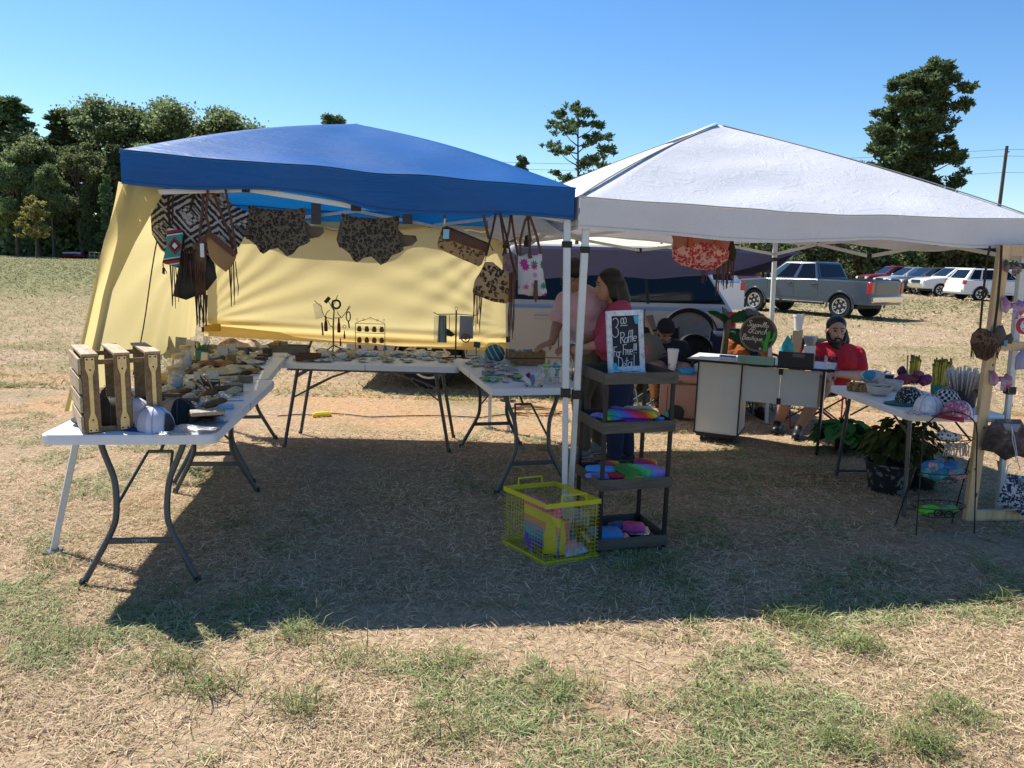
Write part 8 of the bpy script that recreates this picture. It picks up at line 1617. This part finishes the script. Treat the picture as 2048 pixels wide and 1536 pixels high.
# bearded man in red
def person_red():
    y=7.42; Pp=lambda u,v,dy=0:Yd(u,v,y+dy); hip=V((3.06,7.55,.46)); chest=Pp(1672,722,.0); neck=Pp(1674,690,.0); hc=Pp(1673,664,-.03); f=(-.25,-.97,0)
    sh=[Pp(1624,707,.0),Pp(1711,710,.03)]; el=[Pp(1614,752,-.12),Pp(1720,752,-.12)]; wr=[Pp(1632,745,-.36),Pp(1672,748,-.36)]
    an=[G(1557,866,0)+V((.02,.08,.09)),G(1600,878,0)+V((.01,.08,.09))]; kn=[V((2.62,7.12,.50)),V((2.90,7.05,.52))]
    o,f,r,M,at=seated('person with a dark beard in a red t-shirt seated behind the desk',(hip.x,hip.y),f,hip,chest,neck,hc,(-.18,-.98,.0),(0,0,1),sh,el,wr,[(.6,-.6,-.1),(-.9,-.3,-.1)],kn,an,SKIN_B,1.10,.08,None,1.08)
    sm=shirt(o,'tshirt',mat('red_cotton',(.42,.012,.025),.85,var=.14,vs=8,bump=.9,bs=9,bd=.03),f,r,hip,chest,neck,sh,el,1.12,.09); L=o.location
    shorts(o,'shorts',col('grey_shorts',(.08,.08,.085),.85,bump=.4),f,r,hip,kn,1.1)
    for a in an: shoe(o,a,(-.45,-.9),BLACK,1.1,BLACK)
    h=Flesh(); h.ell(at(0,-.036,.060),(.094,.104,.092),M); h.ell(at(0,-.065,.0),(.088,.055,.09),M); h.chain([at(-.07,-.05,-.0),at(-.095,-.06,-.08),at(-.10,-.06,-.13)],[.04,.042,.02]); h.build('hair',HAIR,o,.009,3)
    b=Flesh(); b.ell(at(0,.035,-.088),(.062,.058,.052),M); b.ell(at(0,.05,-.125),(.045,.04,.04),M)
    for s in (-1,1): b.chain([at(s*.074,.0,.0),at(s*.070,.02,-.05),at(s*.045,.05,-.085)],[.014,.022,.03]); b.chain([at(s*.03,.088,-.056),at(s*.008,.098,-.048)],[.009,.009])
    b.build('beard',HAIR,o,.008,2)
    # dark lettering and white figure on the chest, too small to read
    m=MB(); cc=Pp(1655,718,-.30)
    bp=sm.data; 
    from mathutils.bvhtree import BVHTree
    bv=BVHTree.FromPolygons([v.co for v in bp.vertices],[p.vertices[:] for p in bp.polygons])
    def proj(u,v):
        h=bv.ray_cast(V((0,0,H))-L,ray(u,v).normalized()); return h[0]
    for i,(a,c) in enumerate([(1632,1637),(1640,1645),(1657,1662),(1664,1669),(1671,1675)]):
        q=[proj(*x) for x in ((a,712+ (a-1632)*.02),(c,712+(c-1632)*.02),(c,721),(a,721))]
        if all(q): m.add([p+V((0,-.004,0)) for p in q],[(3,2,1,0)])
    if m.v: m.build('print',col('navy_print',(.02,.02,.06),.8),o)
    m=MB(); q=[proj(*x) for x in ((1648,723),(1650,709),(1655,714),(1654,726))]
    if all(q): m.add([p+V((0,-.004,0)) for p in q],[(3,2,1,0)]); m.build('print_figure',col('white_print_b',(.6,.6,.6),.8),o)
    return hip
hr=person_red()
def camp_chair(label,c,rz,fm,sm,arms=True):
    o=thing('folding_chair',label,'camp chair',(c[0],c[1],0),rz); w,d=.27,.24
    m=MB(); m.grid(lambda s,t:((s-.5)*2*w,(t-.5)*2*d,.42-.05*math.sin(PI*s)),10,6); q=m.build('seat',sm,o); q.modifiers.new('t','SOLIDIFY').thickness=.008
    m=MB(); m.grid(lambda s,t:((s-.5)*2*w*.98,d+.02+.09*t+.03*math.sin(PI*s),.44+.42*t),10,6); q=m.build('backrest',sm,o); q.modifiers.new('t','SOLIDIFY').thickness=.008
    for s in (-1,1):
        for (a,b) in (((s*w,-d,.012),(-s*w*.1+ s*.02,-d*1.0,.22)),((s*w,-d,.012),(s*w,d,.42)),((s*w,d,.012),(s*w,-d,.42)),((s*w,d,.012),(s*w,d+.11,.88))): m=MB(); m.tube([a,b],.009,7); m.build('leg',fm,o)
        for yy in (-d,d): m=MB(); m.tube([(s*w,yy,.012),(-s*w,yy,.40)],.009,7); m.build('leg',fm,o)
        if arms: m=MB(); m.box((s*(w+.01),0,.62),(.05,d*2,.02)); m.build('armrest',sm,o,bev=.006); m=MB(); m.tube([(s*w,-d,.42),(s*w,-d,.61)],.009,7); m.build('arm_post',fm,o)
    return o
camp_chair('red framed folding chair under the person in the red shirt',(hr.x+.02,hr.y+.06),R(-14),col('red_frame',(.30,.015,.02),.4),FAB)
# seated person in black with a phone
def person_black():
    y=8.3; Pp=lambda u,v,dy=0:Yd(u,v,y+dy); hip=Pp(1322,760,.05); hip.z=.46; chest=Pp(1330,712,.0); neck=Pp(1330,684,.0); hc=Pp(1331,664,-.06); f=(.1,-1,0)
    sh=[Pp(1300,697,.02),Pp(1362,697,.02)]; el=[Pp(1296,738,-.05),Pp(1374,732,-.05)]; wr=[Pp(1330,738,-.28),Pp(1348,736,-.28)]
    kn=[Pp(1304,768,-.42),Pp(1366,768,-.40)]; an=[G(1310,812,0)+V((0,.06,.09)),G(1368,812,0)+V((0,.1,.09))]
    for q in kn: q.z=.50
    o,f,r,M,at=seated('person in black with a dark beanie looking down at a phone','' or (hip.x,hip.y),f,hip,chest,neck,hc,(.05,-.8,-.6),(0,-.5,.85),sh,el,wr,[(.5,-.7,.1),(-.5,-.7,.1)],kn,an,SKIN_A,1.1,.06,None,1.05,True,.8)
    shirt(o,'tshirt',col('black_cotton',(.010,.010,.012),.85,bump=.8,bs=9,bd=.03),f,r,hip,chest,neck,sh,el,1.14,.07); shorts(o,'shorts',col('black_shorts',(.008,.008,.010),.85),f,r,hip,kn,1.1,.55)
    for a in an: shoe(o,a,(.0,-1),col('sandal_brown',(.16,.10,.075),.7),.95,BLACK)
    h=Flesh(); h.ell(at(0,-.02,.055),(.094,.108,.085),M); h.ell(at(0,-.06,.0),(.09,.06,.085),M); h.build('beanie',col('black_knit',(.010,.010,.011),.9,bump=.5,bs=90),o,.009,3)
    m=MB(); m.box((0,0,0),(.075,.008,.15),rot=MX.Rotation(R(50),3,'X')); tag(m.build('phone',BLACK,None,wr[0].lerp(wr[1],.5)+V((0,-.1,.02)),bev=.003),'black phone held by the person in the beanie','phone')
    m=MB(); L=o.location
    for i in range(3): c=Pp(1338,708+i*7,-.27)-L; m.box(c,(.13-.02*i,.004,.018))
    m.build('shirt_print',col('maroon_print',(.09,.015,.02),.8),o); return hip
hb=person_black(); camp_chair('black folding chair under the person looking at a phone',(hb.x,hb.y+.05),R(3),GREY_STEEL,FAB)
def person_cap():
    y=8.45; Pp=lambda u,v,dy=0:Yd(u,v,y+dy); hip=Pp(1490,760,.05); hip.z=.46; chest=Pp(1490,706,.0); neck=Pp(1495,664,.0); hc=Pp(1500,637,-.03); f=(.25,-1,0); sh=[Pp(1466,690,.0),Pp(1526,690,.02)]; el=[Pp(1462,735,-.05),Pp(1532,735,-.05)]; wr=[Pp(1485,748,-.28),Pp(1510,748,-.28)]; kn=[Pp(1470,768,-.42),Pp(1522,768,-.40)]
    for q in kn: q.z=.5
    an=[V((kn[0].x,kn[0].y-.02,.09)),V((kn[1].x,kn[1].y-.02,.09))]
    o,f,r,M,at=seated('person in a grey ball cap and orange shirt half hidden by the round sign',(hip.x,hip.y),f,hip,chest,neck,hc,(.3,-.95,-.05),(0,0,1),sh,el,wr,[(.5,-.7,.1),(-.5,-.7,.1)],kn,an,SKIN_A,1.05,.05,None,1.02)
    shirt(o,'tshirt',col('orange_cotton',(.52,.14,.03),.85,bump=.8,bs=9,bd=.03),f,r,hip,chest,neck,sh,el,1.08,.06); shorts(o,'shorts',col('navy_shorts',(.01,.015,.04),.85),f,r,hip,kn,1.1,.9)
    for a in an: shoe(o,a,(.1,-1),BLACK,1,BLACK)
    h=Flesh(); h.ell(at(0,-.014,.055),(.086,.102,.075),M); h.build('cap_crown',col('grey_cap',(.10,.105,.11),.8),o,.008,3); m=MB(); L=o.location
    def br(s,t): a=lerp(-1.1,1.1,s); rr=.088+.065*t*math.cos(a/1.1*PI/2)**.6; return at(rr*math.sin(a)*.95,rr*math.cos(a)*1.05,.045-.02*t-.012*abs(a))-L
    m.grid(br,12,4); q=m.build('cap_brim',col('navy_brim',(.02,.022,.035),.8),o); q.modifiers.new('t','SOLIDIFY').thickness=.004
    return hip
hcp=person_cap(); camp_chair('navy folding chair under the person in the grey cap',(hcp.x,hcp.y+.05),R(6),GREY_STEEL,col('navy_camp_fabric',(.012,.02,.06),.8))
o=camp_chair('navy folding chair with draped cloth left of the person in the cap',Yd(1448,740,8.1).xy,R(-30),GREY_STEEL,MATS['navy_camp_fabric'])
# grey tote hanging beside the seated person
h=Hang('canvas_tote','grey canvas tote with tan strap hanging left of the person in the beanie','bag',1305,660,8.1,None,10); h.puff('bag_body',[(1286,668),(1312,662),(1326,690),(1338,715),(1320,735),(1288,742)],.12,col('grey_canvas',(.11,.105,.10),.85),0,.015); h.ribbon('strap',[(1287,635),(1296,655),(1302,668)],.025,col('tan_strap',(.3,.18,.1),.7),-.06); h.plate('flap',[(1291,632),(1305,629),(1312,658),(1298,660)],.01,MATS['grey_canvas'],-.02)
